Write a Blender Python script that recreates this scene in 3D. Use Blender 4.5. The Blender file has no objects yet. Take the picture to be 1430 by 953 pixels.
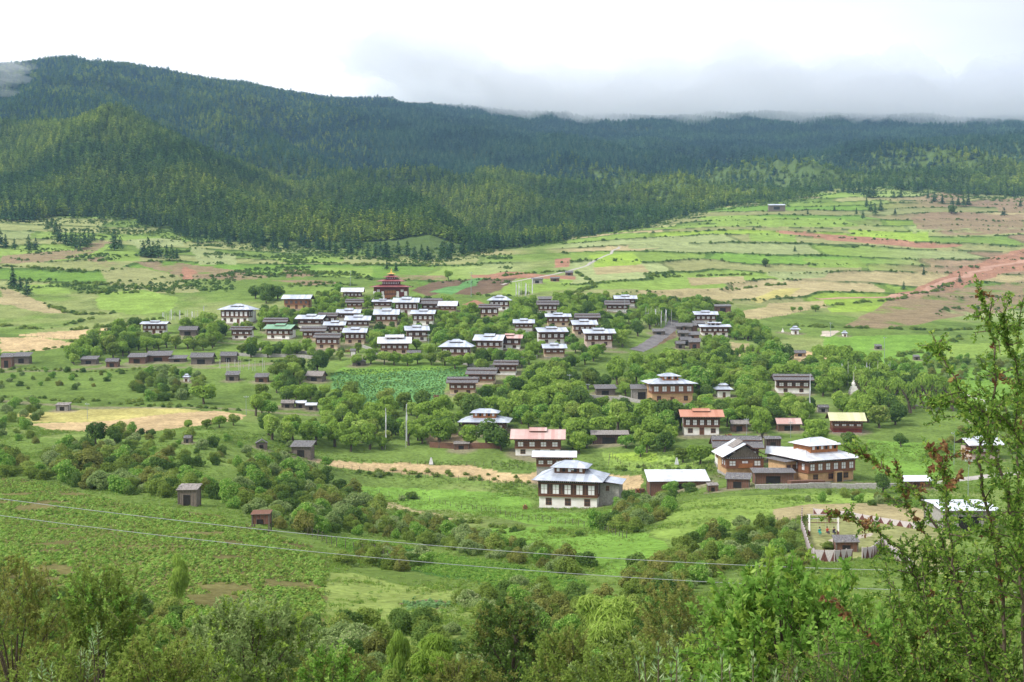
import bpy, math, random
import numpy as np
from mathutils import Vector, Matrix
R = math.radians
sc = bpy.context.scene
C = sc.collection
# ------------------------------------------------------------------ camera, world, sun, exposure
F = 1726.0; PITCH = 2.54
cam = bpy.data.objects.new('camera', bpy.data.cameras.new('camera')); C.objects.link(cam)
cam.data.sensor_width = 36; cam.data.lens = 36 * F / 1430
cam.data.clip_start = 0.1; cam.data.clip_end = 30000
cam.location = (0, 0, 0); cam.rotation_euler = (R(90 - PITCH), 0, 0)
sc.camera = cam
w = bpy.data.worlds.new('World'); sc.world = w; w.use_nodes = True
nt = w.node_tree; nt.nodes.clear()
SUN_EL, SUN_AZ = 46, 245      # azimuth clockwise from +Y: behind the viewer, to the left
sky = nt.nodes.new('ShaderNodeTexSky'); sky.sky_type = 'NISHITA'; sky.sun_disc = False
sky.sun_elevation = R(SUN_EL); sky.sun_rotation = R(SUN_AZ)
tc = nt.nodes.new('ShaderNodeTexCoord')
mp = nt.nodes.new('ShaderNodeMapping'); mp.inputs['Scale'].default_value = (1.0, 1.0, 4.0)
nz = nt.nodes.new('ShaderNodeTexNoise'); nz.inputs['Scale'].default_value = 1.1; nz.inputs['Detail'].default_value = 6
cr = nt.nodes.new('ShaderNodeValToRGB')
cr.color_ramp.elements[0].position = 0.35; cr.color_ramp.elements[0].color = (0.56, 0.555, 0.60, 1)
cr.color_ramp.elements[1].position = 0.62; cr.color_ramp.elements[1].color = (0.98, 0.98, 1.0, 1)
vm = nt.nodes.new('ShaderNodeVectorMath'); vm.operation = 'SCALE'; vm.inputs['Scale'].default_value = 9.6
mx = nt.nodes.new('ShaderNodeMix'); mx.data_type = 'RGBA'; mx.inputs[0].default_value = 0.98
bg = nt.nodes.new('ShaderNodeBackground'); bg.inputs['Strength'].default_value = 0.10
wo = nt.nodes.new('ShaderNodeOutputWorld')
L = nt.links.new
L(tc.outputs['Generated'], mp.inputs['Vector']); L(mp.outputs['Vector'], nz.inputs['Vector'])
sx_ = nt.nodes.new('ShaderNodeSeparateXYZ'); L(tc.outputs['Generated'], sx_.inputs[0])      # the cloud deck is thicker, so greyer, towards the right
ma_ = nt.nodes.new('ShaderNodeMath'); ma_.operation = 'MULTIPLY_ADD'; ma_.inputs[1].default_value = -0.55; L(sx_.outputs['X'], ma_.inputs[0]); L(nz.outputs['Fac'], ma_.inputs[2])
L(ma_.outputs[0], cr.inputs['Fac']); L(cr.outputs['Color'], vm.inputs[0])
L(sky.outputs['Color'], mx.inputs[6]); L(vm.outputs['Vector'], mx.inputs[7])
L(mx.outputs[2], bg.inputs['Color']); L(bg.outputs['Background'], wo.inputs['Surface'])
sd = bpy.data.lights.new('sun', 'SUN'); sd.energy = 2.1; sd.angle = R(12); sd.color = (1.0, 0.96, 0.9)
sun = bpy.data.objects.new('sun', sd); C.objects.link(sun)
az = R(SUN_AZ); el = R(SUN_EL)
sdir = Vector((math.sin(az) * math.cos(el), math.cos(az) * math.cos(el), math.sin(el)))
sun.rotation_euler = (-sdir).to_track_quat('-Z', 'Y').to_euler()
sc.view_settings.view_transform = 'Standard'; sc.view_settings.look = 'None'
sc.view_settings.gamma = 1; sc.view_settings.exposure = 0.80; sc.view_settings.use_curve_mapping = False
sc.render.engine = 'CYCLES'
cy = sc.cycles
cy.max_bounces = 8; cy.diffuse_bounces = 3; cy.glossy_bounces = 2; cy.transmission_bounces = 4
cy.transparent_max_bounces = 6; cy.volume_bounces = 16; cy.use_denoising = True
try:
    cy.denoiser = 'OPENIMAGEDENOISE'; cy.denoising_prefilter = 'ACCURATE'; cy.denoising_input_passes = 'RGB_ALBEDO_NORMAL'
except Exception: pass
cy.caustics_reflective = False; cy.caustics_refractive = False
rng = np.random.default_rng(7); random.seed(7)
CT, ST = math.cos(R(PITCH)), math.sin(R(PITCH))
def ray(px, py):
    a = (px - 715) / F; b = (476.5 - py) / F
    return np.array([a, CT + b * ST, -ST + b * CT])
def project(p):
    x, y, z = p[0], p[1], p[2]
    dz = y * CT - z * ST; dy = y * ST + z * CT
    return 715 + F * x / dz, 476.5 - F * dy / dz
def tslope(row):                 # z / y of a picture row
    b = (476.5 - row) / F
    return (-ST + b * CT) / (CT + b * ST)

# ------------------------------------------------------------------ noise (numpy)
def _hash(ix, iy, s):
    h = (ix.astype(np.int64) * 374761393 + iy.astype(np.int64) * 668265263 + s * 1274126177) & 0x7fffffff
    h = ((h ^ (h >> 13)) * 1103515245) & 0x7fffffff
    return ((h ^ (h >> 16)) & 0xffff) / 65535.0
def vnoise(x, y, s=0):
    x = np.asarray(x, float); y = np.asarray(y, float)
    ix = np.floor(x); iy = np.floor(y); fx = x - ix; fy = y - iy
    fx = fx * fx * (3 - 2 * fx); fy = fy * fy * (3 - 2 * fy)
    a = _hash(ix, iy, s); b = _hash(ix + 1, iy, s); c = _hash(ix, iy + 1, s); d = _hash(ix + 1, iy + 1, s)
    return (a * (1 - fx) + b * fx) * (1 - fy) + (c * (1 - fx) + d * fx) * fy
def fbm(x, y, s=0, o=4):
    t = 0; amp = 0.5
    for k in range(o):
        t = t + amp * (vnoise(x, y, s + k * 17) - 0.5) * 2; x = x * 2.03 + 11.3; y = y * 2.03 - 7.1; amp *= 0.5
    return t
def sstep(a, b, x):
    t = np.clip((x - a) / (b - a), 0, 1); return t * t * (3 - 2 * t)

# ------------------------------------------------------------------ the lie of the land: (distance, picture row) down each column
CL = [(60, 975), (78, 920), (95, 880), (115, 828), (150, 762), (200, 703), (235, 674), (270, 642), (320, 602), (360, 575), (410, 541), (460, 508), (530, 470), (590, 441), (690, 402)]
CM = [(60, 975), (85, 905), (110, 853), (140, 808), (190, 762), (240, 732), (284, 711), (305, 688), (335, 637), (360, 607), (400, 563), (470, 500), (550, 450), (620, 418), (700, 398)]
CR = [(60, 975), (85, 905), (110, 853), (140, 808), (165, 784), (185, 750), (225, 711), (276, 674), (310, 640), (350, 600), (420, 550), (500, 500), (580, 462), (680, 432)]
PROF = {
 -400: CL + [(820, 362), (950, 325), (1100, 290), (1300, 240), (1600, 190), (2000, 160), (2600, 140), (3200, 150)],
 0: CL + [(820, 362), (950, 325), (1100, 296), (1300, 245), (1500, 202), (1700, 226), (2000, 165), (2400, 125), (2800, 106), (3300, 116)],
 90: CL + [(820, 363), (950, 330), (1090, 300), (1280, 245), (1480, 186), (1680, 224), (2000, 160), (2400, 108), (2700, 78), (3200, 96)],
 150: CL + [(820, 364), (950, 335), (1080, 307), (1250, 245), (1450, 174), (1650, 216), (1900, 166), (2300, 125), (2700, 93), (3200, 104)],
 220: CL + [(810, 368), (930, 345), (1050, 318), (1200, 258), (1420, 192), (1600, 244), (1900, 185), (2400, 130), (2800, 106), (3300, 116)],
 320: CL + [(800, 372), (900, 356), (1000, 342), (1100, 318), (1250, 260), (1400, 213), (1600, 268), (1900, 212), (2400, 160), (2900, 122), (3400, 132)],
 500: CM[:-1] + [(690, 398), (800, 373), (900, 360), (1000, 340), (1120, 300), (1220, 284), (1400, 322), (1600, 275), (2000, 215), (2500, 178), (3000, 145), (3500, 152)],
 620: CM[:-1] + [(690, 400), (800, 378), (900, 362), (990, 350), (1100, 340), (1250, 335), (1500, 290), (1900, 240), (2400, 198), (3000, 165), (3500, 146), (4000, 150)],
 720: CM + [(800, 378), (900, 358), (960, 352), (1080, 352), (1250, 330), (1500, 292), (1900, 246), (2400, 208), (3000, 180), (3500, 166), (4200, 176)],
 850: CM + [(800, 372), (900, 350), (1000, 330), (1080, 322), (1250, 330), (1500, 300), (1900, 260), (2400, 222), (3000, 192), (3650, 172), (4300, 182)],
 1000: [*CR[:-1], (660, 432), (740, 408), (850, 378), (950, 350), (1050, 325), (1200, 300), (1350, 288), (1550, 286), (1800, 266), (2100, 250), (2500, 226), (3000, 194), (3650, 166), (4300, 178)],
 1200: CR + [(760, 414), (850, 392), (950, 362), (1080, 330), (1250, 297), (1400, 275), (1550, 258), (1800, 236), (2050, 228), (2350, 234), (2700, 212), (3200, 184), (3700, 168), (4300, 178)],
 1430: CR[:-1] + [(620, 458), (700, 445), (800, 420), (900, 392), (1020, 352), (1200, 310), (1400, 284), (1600, 262), (1850, 232), (2100, 214), (2450, 219), (3000, 194), (3600, 174), (4300, 180)],
 1900: CR[:-1] + [(620, 458), (700, 440), (800, 415), (900, 380), (1020, 340), (1200, 300), (1400, 270), (1700, 225), (2100, 195), (2600, 190), (3200, 170), (4300, 135)],
}
LD = np.linspace(math.log(5), math.log(6500), 900)
cols = sorted(PROF)
ucol = np.array([(c - 715) / F for c in cols])
tab = []
for c in cols:
    k = [(5, None), (20, None), (40, None)] + PROF[c]
    xs = []; ts = []
    for d, r in k:
        t = (-1.7 - 0.30 * d) / d if r is None else tslope(r)
        xs.append(math.log(d)); ts.append(t)
    d_end, t_end = k[-1][0], ts[-1]
    xs.append(math.log(6500)); ts.append(t_end * d_end / 6500 * 0.9)
    tab.append(np.interp(LD, xs, ts))
tab = np.array(tab)
UG = np.linspace(-0.65, 0.65, 261)
T = np.array([np.interp(UG, ucol, tab[:, j]) for j in range(len(LD))]).T      # (u, D)
def blur(a, sig, ax):
    n = int(sig * 3) + 1; k = np.exp(-0.5 * (np.arange(-n, n + 1) / sig) ** 2); k /= k.sum()
    p = [(0, 0), (0, 0)]; p[ax] = (n, n)
    b = np.pad(a, p, mode='edge')
    return np.apply_along_axis(lambda v: np.convolve(v, k, 'valid'), ax, b)
T = blur(blur(T, 2.2, 1), 7, 0)
Z = T * np.exp(LD)[None, :]
def zbase(x, y):
    x = np.asarray(x, float); y = np.asarray(y, float)
    yy = np.maximum(y, 5.0); u = np.clip(x / np.maximum(y, 25.0), -0.649, 0.649)
    fu = (u + 0.65) / 1.3 * 260; fd = np.clip((np.log(yy) - LD[0]) / (LD[1] - LD[0]), 0, 898.999)
    iu = np.clip(fu.astype(int), 0, 259); jd = fd.astype(int); a = fu - iu; b = fd - jd
    z = Z[iu, jd] * (1 - a) * (1 - b) + Z[iu + 1, jd] * a * (1 - b) + Z[iu, jd + 1] * (1 - a) * b + Z[iu + 1, jd + 1] * a * b
    return np.where(y < 5, -1.7 - 0.30 * y, z)
# tree line: the distance at which the forest starts, by column
TLROW = [(-400, 300), (0, 303), (60, 303), (110, 300), (180, 306), (235, 318), (300, 336), (400, 346), (500, 354), (600, 362), (680, 352), (700, 346), (780, 338)]
TLD = [(800, 1180), (900, 1230), (1000, 1380), (1100, 1420), (1180, 1560), (1250, 1500), (1330, 1480), (1430, 1450), (1900, 1400)]
def _row2d(px, row):
    j = np.argmin(abs(UG - (px - 715) / F)); r = T[j]
    idx = np.where(r >= tslope(row))[0]
    return math.exp(LD[idx[0]]) if len(idx) else 1500
tl = sorted([((p - 715) / F, _row2d(p, r)) for p, r in TLROW] + [((p - 715) / F, d) for p, d in TLD])
TLU = np.array([t[0] for t in tl]); TLV = np.array([t[1] for t in tl])
def treeline(u): return np.interp(u, TLU, TLV)
TH = 7.5
def terr_w(x, y):
    u = x / np.maximum(y, 20)
    wgt = sstep(640, 720, y) * (1 - sstep(-20, 30, y - treeline(u)))
    return wgt * np.maximum(sstep(0.02, 0.06, u), 0.8 * sstep(0.03, -0.02, u))
def terr_q(x, y, z): return (z + 13 * fbm(x / 150, y / 150, 5, 3)) / TH
def zt(x, y):
    x = np.asarray(x, float); y = np.asarray(y, float)
    z = zbase(x, y); u = x / np.maximum(y, 20)
    far = sstep(-60, 200, y - treeline(u))
    z = z + 0.25 * fbm(x / 9, y / 9, 1, 2) * sstep(10, 40, y) + 0.9 * fbm(x / 38, y / 38, 2, 3) * sstep(60, 160, y) * (1 - far)
    z = z + far * (105 * (1 - 0.68 * sstep(2200, 2800, y)) * (0.28 - np.abs(fbm(x / 240 + 0.4 * y / 240, y / 620, 3, 3))) * sstep(0, 260, y - treeline(u)) + 14 * fbm(x / 120, y / 160, 8, 3) + 2)
    tw = terr_w(x, y); q = terr_q(x, y, z); fr = q - np.floor(q)
    st = np.floor(q) + sstep(0.78, 1.0, fr)
    return z + 0.30 * tw * TH * (st - q)
def zg(x, y): return float(zt(np.array([x]), np.array([y]))[0])
SL = np.exp(np.linspace(math.log(3), math.log(5500), 3000))
def hit(px, py):                 # where the sight line through a picture point meets the ground
    d = ray(px, py); xs = d[0] / d[1] * SL; zs = d[2] / d[1] * SL
    g = zt(xs, SL); k = np.where(g >= zs)[0]
    i = k[0] if len(k) else len(SL) - 1
    if i > 0:
        a = zs[i - 1] - g[i - 1]; b = zs[i] - g[i]; t = a / (a - b) if a != b else 0
        y = SL[i - 1] + t * (SL[i] - SL[i - 1])
    else: y = SL[0]
    x = d[0] / d[1] * y
    return float(x), float(y), zg(x, y)

# ------------------------------------------------------------------ object helpers
def tag(o, label, cat, group=None, kind=None):
    if label: o['label'] = label
    if cat: o['category'] = cat
    if group: o['group'] = group
    if kind: o['kind'] = kind
    return o
def empty(name, loc, rz=0, s=1.0):
    o = bpy.data.objects.new(name, None); C.objects.link(o); o.location = loc; o.rotation_euler = (0, 0, rz)
    o.scale = (s, s, s); o.empty_display_size = 0.5
    return o
def link(name, me, parent=None, loc=None):
    o = bpy.data.objects.new(name, me); C.objects.link(o)
    if parent: o.parent = parent
    if loc: o.location = loc
    return o
def mesh_np(name, V, faces_n, idx, mats, mat_idx=None, tone=None, smooth=False):
    """V (n,3); idx flat loop indices; faces_n verts per face (int)"""
    me = bpy.data.meshes.new(name); V = np.asarray(V, np.float32)
    nf = len(idx) // faces_n
    me.vertices.add(len(V)); me.vertices.foreach_set('co', V.ravel())
    me.loops.add(len(idx)); me.loops.foreach_set('vertex_index', np.asarray(idx, np.int32))
    me.polygons.add(nf); me.polygons.foreach_set('loop_start', np.arange(nf, dtype=np.int32) * faces_n)
    me.polygons.foreach_set('loop_total', np.full(nf, faces_n, np.int32))
    for m in mats: me.materials.append(m)
    if mat_idx is not None: me.polygons.foreach_set('material_index', np.asarray(mat_idx, np.int32))
    me.polygons.foreach_set('use_smooth', np.full(nf, smooth))
    if tone is not None:
        at = me.attributes.new('tone', 'FLOAT', 'POINT'); at.data.foreach_set('value', np.asarray(tone, np.float32))
    me.update(calc_edges=True); return me
class MB:
    def __init__(s): s.v = []; s.f = []; s.m = []; s.mats = []
    def mi(s, m):
        if m not in s.mats: s.mats.append(m)
        return s.mats.index(m)
    def add(s, vs, fs, m):
        b = len(s.v); s.v += [tuple(v) for v in vs]; k = s.mi(m)
        for f in fs: s.f.append([b + i for i in f]); s.m.append(k)
        return s
    def box(s, x0, x1, y0, y1, z0, z1, m, rot=None, o=(0, 0, 0)):
        vs = [(x, y, z) for z in (z0, z1) for y in (y0, y1) for x in (x0, x1)]
        if rot is not None: vs = [tuple(rot @ Vector(v) + Vector(o)) for v in vs]
        return s.add(vs, [(0, 2, 3, 1), (4, 5, 7, 6), (0, 1, 5, 4), (2, 6, 7, 3), (0, 4, 6, 2), (1, 3, 7, 5)], m)
    def slab(s, quad, t, m, m2=None):      # a thick sheet from a 3- or 4-cornered top face, thickness t downwards
        n = len(quad); vs = [tuple(q) for q in quad] + [(q[0], q[1], q[2] - t) for q in quad]
        s.add(vs, [tuple(range(n))], m)
        s.add(vs, [tuple(range(2 * n - 1, n - 1, -1))] + [(i, i + n, (i + 1) % n + n, (i + 1) % n) for i in range(n)], m2 or m)
        return s
    def tube(s, p, r, m, n=6, caps=True):
        p = [Vector(q) for q in p]; r = r if isinstance(r, (list, tuple)) else [r] * len(p); vs = []
        for i, q in enumerate(p):
            d = (p[min(i + 1, len(p) - 1)] - p[max(i - 1, 0)]).normalized()
            a = d.orthogonal().normalized(); b = d.cross(a)
            if i and abs(d.dot(last_d)) > 0.2:
                a = (last_a - d * last_a.dot(d)).normalized(); b = d.cross(a)
            last_a, last_d = a, d
            vs += [tuple(q + (a * math.cos(2 * math.pi * k / n) + b * math.sin(2 * math.pi * k / n)) * r[i]) for k in range(n)]
        fs = [(i * n + k, i * n + (k + 1) % n, (i + 1) * n + (k + 1) % n, (i + 1) * n + k) for i in range(len(p) - 1) for k in range(n)]
        if caps: fs += [tuple(range(n))[::-1], tuple(range((len(p) - 1) * n, len(p) * n))]
        return s.add(vs, fs, m)
    def lathe(s, prof, m, n=12, c=(0, 0)):
        vs = [(c[0] + r * math.cos(2 * math.pi * k / n), c[1] + r * math.sin(2 * math.pi * k / n), z) for r, z in prof for k in range(n)]
        fs = [(i * n + k, i * n + (k + 1) % n, (i + 1) * n + (k + 1) % n, (i + 1) * n + k) for i in range(len(prof) - 1) for k in range(n)]
        return s.add(vs, fs + [tuple(range(n))[::-1], tuple(range((len(prof) - 1) * n, len(prof) * n))], m)
    def mesh(s, name):
        me = bpy.data.meshes.new(name); me.from_pydata(s.v, [], s.f)
        for m in s.mats: me.materials.append(m)
        me.polygons.foreach_set('material_index', s.m); me.update(); return me
    def build(s, name, parent=None, loc=None): return link(name, s.mesh(name), parent, loc)
def copy_tree(o, parent=None):
    c = o.copy(); C.objects.link(c)
    if parent is not None: c.parent = parent
    for ch in o.children: copy_tree(ch, c)
    return c

# ------------------------------------------------------------------ materials
def newmat(name):
    m = bpy.data.materials.new(name); m.use_nodes = True; t = m.node_tree; t.nodes.clear()
    return m, t, t.nodes.new, t.links.new
def solid(name, col, rough=0.8, var=0.25, scale=1.5, col2=None, metal=0.0, stretch=(1, 1, 1), bump=0.0, detail=6, spec=0.3):
    m, t, N, K = newmat(name)
    co = N('ShaderNodeTexCoord'); ma = N('ShaderNodeMapping'); ma.inputs['Scale'].default_value = stretch
    n1 = N('ShaderNodeTexNoise'); n1.inputs['Scale'].default_value = scale; n1.inputs['Detail'].default_value = detail; n1.inputs['Roughness'].default_value = 0.65
    rp = N('ShaderNodeValToRGB'); c2 = col2 or tuple(c * (1 - var) for c in col); c1 = col if col2 else tuple(min(1, c * (1 + var)) for c in col)
    rp.color_ramp.elements[0].position = 0.36; rp.color_ramp.elements[0].color = (*c2, 1)
    rp.color_ramp.elements[1].position = 0.64; rp.color_ramp.elements[1].color = (*c1, 1)
    p = N('ShaderNodeBsdfPrincipled'); p.inputs['Roughness'].default_value = rough; p.inputs['Metallic'].default_value = metal
    p.inputs['Specular IOR Level'].default_value = spec
    o = N('ShaderNodeOutputMaterial')
    K(co.outputs['Object'], ma.inputs['Vector']); K(ma.outputs['Vector'], n1.inputs['Vector']); K(n1.outputs['Fac'], rp.inputs['Fac'])
    K(rp.outputs['Color'], p.inputs['Base Color']); K(p.outputs['BSDF'], o.inputs['Surface'])
    if bump:
        b = N('ShaderNodeBump'); b.inputs['Strength'].default_value = bump; K(n1.outputs['Fac'], b.inputs['Height']); K(b.outputs['Normal'], p.inputs['Normal'])
    return m
def ribbed(name, c1, c2, rough=0.45, metal=0.25, ribs=9.0, sheet=1.1, axis='X', rust=None):
    """metal sheeting: ribs down the slope, every sheet its own tone, some rust"""
    m, t, N, K = newmat(name)
    co = N('ShaderNodeTexCoord'); sp = N('ShaderNodeSeparateXYZ'); K(co.outputs['Object'], sp.inputs[0])
    fl = N('ShaderNodeMath'); fl.operation = 'MULTIPLY'; fl.inputs[1].default_value = sheet; K(sp.outputs[axis], fl.inputs[0])
    fo = N('ShaderNodeMath'); fo.operation = 'FLOOR'; K(fl.outputs[0], fo.inputs[0])
    wn = N('ShaderNodeTexWhiteNoise'); wn.noise_dimensions = '1D'; K(fo.outputs[0], wn.inputs['W'])
    n1 = N('ShaderNodeTexNoise'); n1.inputs['Scale'].default_value = 0.9; n1.inputs['Detail'].default_value = 5; K(co.outputs['Object'], n1.inputs['Vector'])
    ad = N('ShaderNodeMath'); ad.operation = 'ADD'; K(wn.outputs['Value'], ad.inputs[0]); K(n1.outputs['Fac'], ad.inputs[1])
    mr = N('ShaderNodeMapRange'); mr.inputs['From Min'].default_value = 0.3; mr.inputs['From Max'].default_value = 1.7; K(ad.outputs[0], mr.inputs['Value'])
    mi = N('ShaderNodeMix'); mi.data_type = 'RGBA'; mi.inputs[6].default_value = (*c1, 1); mi.inputs[7].default_value = (*c2, 1); K(mr.outputs[0], mi.inputs[0])
    last = mi.outputs[2]
    if rust:
        n2 = N('ShaderNodeTexNoise'); n2.inputs['Scale'].default_value = 0.5; n2.inputs['Detail'].default_value = 8; K(co.outputs['Object'], n2.inputs['Vector'])
        r2 = N('ShaderNodeValToRGB'); r2.color_ramp.elements[0].position = 0.50; r2.color_ramp.elements[1].position = 0.80; K(n2.outputs['Fac'], r2.inputs['Fac'])
        m2 = N('ShaderNodeMix'); m2.data_type = 'RGBA'; m2.inputs[7].default_value = (*rust, 1); K(last, m2.inputs[6]); K(r2.outputs['Color'], m2.inputs[0]); last = m2.outputs[2]
    wv = N('ShaderNodeMath'); wv.operation = 'MULTIPLY'; wv.inputs[1].default_value = ribs * 6.283; K(sp.outputs[axis], wv.inputs[0])
    si = N('ShaderNodeMath'); si.operation = 'SINE'; K(wv.outputs[0], si.inputs[0])
    bu = N('ShaderNodeBump'); bu.inputs['Strength'].default_value = 0.25; bu.inputs['Distance'].default_value = 0.02; K(si.outputs[0], bu.inputs['Height'])
    p = N('ShaderNodeBsdfPrincipled'); p.inputs['Roughness'].default_value = rough; p.inputs['Metallic'].default_value = metal
    o = N('ShaderNodeOutputMaterial'); K(last, p.inputs['Base Color']); K(bu.outputs['Normal'], p.inputs['Normal']); K(p.outputs['BSDF'], o.inputs['Surface'])
    return m
def leafmat(name, c1, c2, c3=None, trans=0.35, patch=None, rough=0.6, rnd=0.5):
    """foliage: tone per leaf, per tree and per patch of wood"""
    m, t, N, K = newmat(name)
    at = N('ShaderNodeAttribute'); at.attribute_name = 'tone'
    oi = N('ShaderNodeObjectInfo')
    a1 = N('ShaderNodeMath'); a1.operation = 'MULTIPLY_ADD'; a1.inputs[1].default_value = rnd; K(oi.outputs['Random'], a1.inputs[0])
    a2 = N('ShaderNodeMath'); a2.operation = 'MULTIPLY'; a2.inputs[1].default_value = 1 - rnd; K(at.outputs['Fac'], a2.inputs[0]); K(a2.outputs[0], a1.inputs[2])
    rp = N('ShaderNodeValToRGB'); e = rp.color_ramp.elements
    e[0].position = 0.1; e[0].color = (*c1, 1); e[1].position = 0.75; e[1].color = (*c2, 1)
    if c3: x = e.new(0.93); x.color = (*c3, 1)
    K(a1.outputs[0], rp.inputs['Fac']); last = rp.outputs['Color']
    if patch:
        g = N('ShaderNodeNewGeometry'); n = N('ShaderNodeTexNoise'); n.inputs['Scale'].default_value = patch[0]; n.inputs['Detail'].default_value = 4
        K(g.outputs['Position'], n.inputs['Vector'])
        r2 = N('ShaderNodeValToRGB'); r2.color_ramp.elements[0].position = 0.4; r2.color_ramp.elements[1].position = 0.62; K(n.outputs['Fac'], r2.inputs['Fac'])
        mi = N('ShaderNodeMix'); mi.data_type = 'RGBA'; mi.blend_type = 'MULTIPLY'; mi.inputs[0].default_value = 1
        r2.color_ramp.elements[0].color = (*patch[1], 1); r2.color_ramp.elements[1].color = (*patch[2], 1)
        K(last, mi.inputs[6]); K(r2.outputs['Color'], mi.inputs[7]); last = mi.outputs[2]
    d = N('ShaderNodeBsdfDiffuse'); tr = N('ShaderNodeBsdfTranslucent'); ms = N('ShaderNodeMixShader'); ms.inputs[0].default_value = trans
    K(last, d.inputs['Color']); K(last, tr.inputs['Color']); K(d.outputs[0], ms.inputs[1]); K(tr.outputs[0], ms.inputs[2])
    o = N('ShaderNodeOutputMaterial'); K(ms.outputs[0], o.inputs['Surface'])
    return m
M = {}
M['white'] = solid('whitewash', (0.86, 0.85, 0.82), 0.9, scale=0.7, col2=(0.72, 0.69, 0.63))
M['cream'] = solid('cream_wall', (0.66, 0.52, 0.36), 0.9, scale=0.8, col2=(0.52, 0.40, 0.27))
M['pink'] = solid('pink_wall', (0.62, 0.50, 0.43), 0.9, scale=0.8, col2=(0.50, 0.38, 0.32))
M['stone'] = solid('stone_wall', (0.42, 0.40, 0.37), 0.95, scale=2.6, col2=(0.25, 0.235, 0.22), bump=0.4)
M['tan'] = solid('tan_wall', (0.56, 0.36, 0.19), 0.9, scale=1.2, col2=(0.40, 0.25, 0.13))
M['timber'] = solid('dark_timber', (0.085, 0.042, 0.028), 0.7, scale=2.0, col2=(0.045, 0.024, 0.018))
M['timber2'] = solid('red_brown_timber', (0.155, 0.066, 0.036), 0.7, scale=2.0, col2=(0.085, 0.038, 0.022))
M['orange'] = solid('orange_timber', (0.42, 0.165, 0.055), 0.65, scale=2.0, col2=(0.27, 0.10, 0.035))
M['trim'] = solid('painted_trim', (0.27, 0.115, 0.06), 0.6, scale=8, col2=(0.16, 0.065, 0.035))
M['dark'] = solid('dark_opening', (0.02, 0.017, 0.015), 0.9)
M['pane'] = solid('white_window_panel', (0.74, 0.74, 0.76), 0.6, var=0.06)
M['glass'] = solid('window_glass', (0.03, 0.035, 0.045), 0.12, var=0.3, spec=0.6)
M['metal'] = ribbed('pale_roof_sheet', (0.38, 0.43, 0.52), (0.66, 0.71, 0.78), rust=(0.30, 0.32, 0.36))
M['metalw'] = ribbed('white_roof_sheet', (0.50, 0.55, 0.62), (0.78, 0.80, 0.83), metal=0.1, rust=(0.36, 0.33, 0.31))
M['shingle'] = solid('grey_shingle', (0.20, 0.195, 0.20), 0.9, scale=3.0, col2=(0.085, 0.08, 0.085), stretch=(1.5, 0.5, 1), bump=0.4)
M['shingle2'] = solid('pale_shingle', (0.33, 0.30, 0.28), 0.9, scale=3.0, col2=(0.15, 0.13, 0.12), stretch=(1.5, 0.5, 1), bump=0.4)
M['green'] = ribbed('green_roof_sheet', (0.13, 0.30, 0.17), (0.24, 0.42, 0.27))
M['red'] = ribbed('orange_red_roof_sheet', (0.42, 0.17, 0.10), (0.54, 0.27, 0.18), metal=0.0, rough=0.6)
M['pinkroof'] = ribbed('faded_red_roof_sheet', (0.46, 0.25, 0.22), (0.58, 0.46, 0.42), metal=0.0, rough=0.6)
M['yellow'] = ribbed('yellow_green_roof_sheet', (0.46, 0.46, 0.24), (0.62, 0.62, 0.40), metal=0.0, rough=0.6)
M['temple'] = ribbed('crimson_roof_sheet', (0.26, 0.07, 0.075), (0.37, 0.12, 0.12), metal=0.0, rough=0.5)
M['gold'] = solid('gilt', (0.75, 0.50, 0.12), 0.35, metal=0.7, var=0.1)
M['maroon'] = solid('maroon_band', (0.16, 0.035, 0.03), 0.8)
M['plank'] = solid('grey_plank', (0.22, 0.18, 0.15), 0.9, scale=3, col2=(0.10, 0.08, 0.065), stretch=(4, 4, 0.5))
M['plankr'] = solid('reddish_plank', (0.22, 0.11, 0.07), 0.9, scale=3, col2=(0.11, 0.055, 0.04), stretch=(4, 4, 0.5))
M['postm'] = solid('weathered_post', (0.13, 0.11, 0.09), 0.9, scale=4)
M['rock'] = solid('rock', (0.36, 0.34, 0.32), 0.9, scale=3)
M['bark'] = solid('bark', (0.13, 0.10, 0.075), 0.95, scale=6, col2=(0.06, 0.045, 0.035), stretch=(1, 1, 0.3))
M['barkp'] = solid('pale_bark', (0.38, 0.34, 0.28), 0.95, scale=5, col2=(0.2, 0.17, 0.14), stretch=(1, 1, 0.3))
M['flagw'] = solid('white_cloth', (0.72, 0.73, 0.78), 0.9, var=0.1)
M['polem'] = solid('pale_pole', (0.48, 0.47, 0.45), 0.7, var=0.15)
M['steel'] = solid('steel', (0.33, 0.38, 0.40), 0.5, metal=0.4, var=0.1)
M['wire'] = solid('cable', (0.42, 0.44, 0.46), 0.5, var=0.05)
M['concrete'] = solid('concrete', (0.42, 0.40, 0.38), 0.9, scale=2, var=0.2)
M['redc'] = solid('red_paint', (0.45, 0.05, 0.04), 0.6, var=0.15)
M['brownp'] = solid('brown_painted_board', (0.13, 0.05, 0.04), 0.8, scale=4, var=0.25, stretch=(4, 4, 1))
M['palep'] = solid('pale_painted_board', (0.50, 0.45, 0.45), 0.8, scale=4, var=0.2, stretch=(4, 4, 1))
M['teal'] = solid('teal_cloth', (0.02, 0.32, 0.27), 0.8)
M['redcl'] = solid('red_cloth', (0.50, 0.07, 0.035), 0.8)
M['skin'] = solid('skin', (0.40, 0.22, 0.14), 0.6, var=0.05)
M['hair'] = solid('black_hair', (0.012, 0.01, 0.01), 0.5)
M['darkcl'] = solid('dark_trousers', (0.03, 0.03, 0.05), 0.9)
M['plastic'] = solid('blue_white_tarp', (0.55, 0.62, 0.72), 0.4, col2=(0.75, 0.77, 0.80), scale=0.6)
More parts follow.
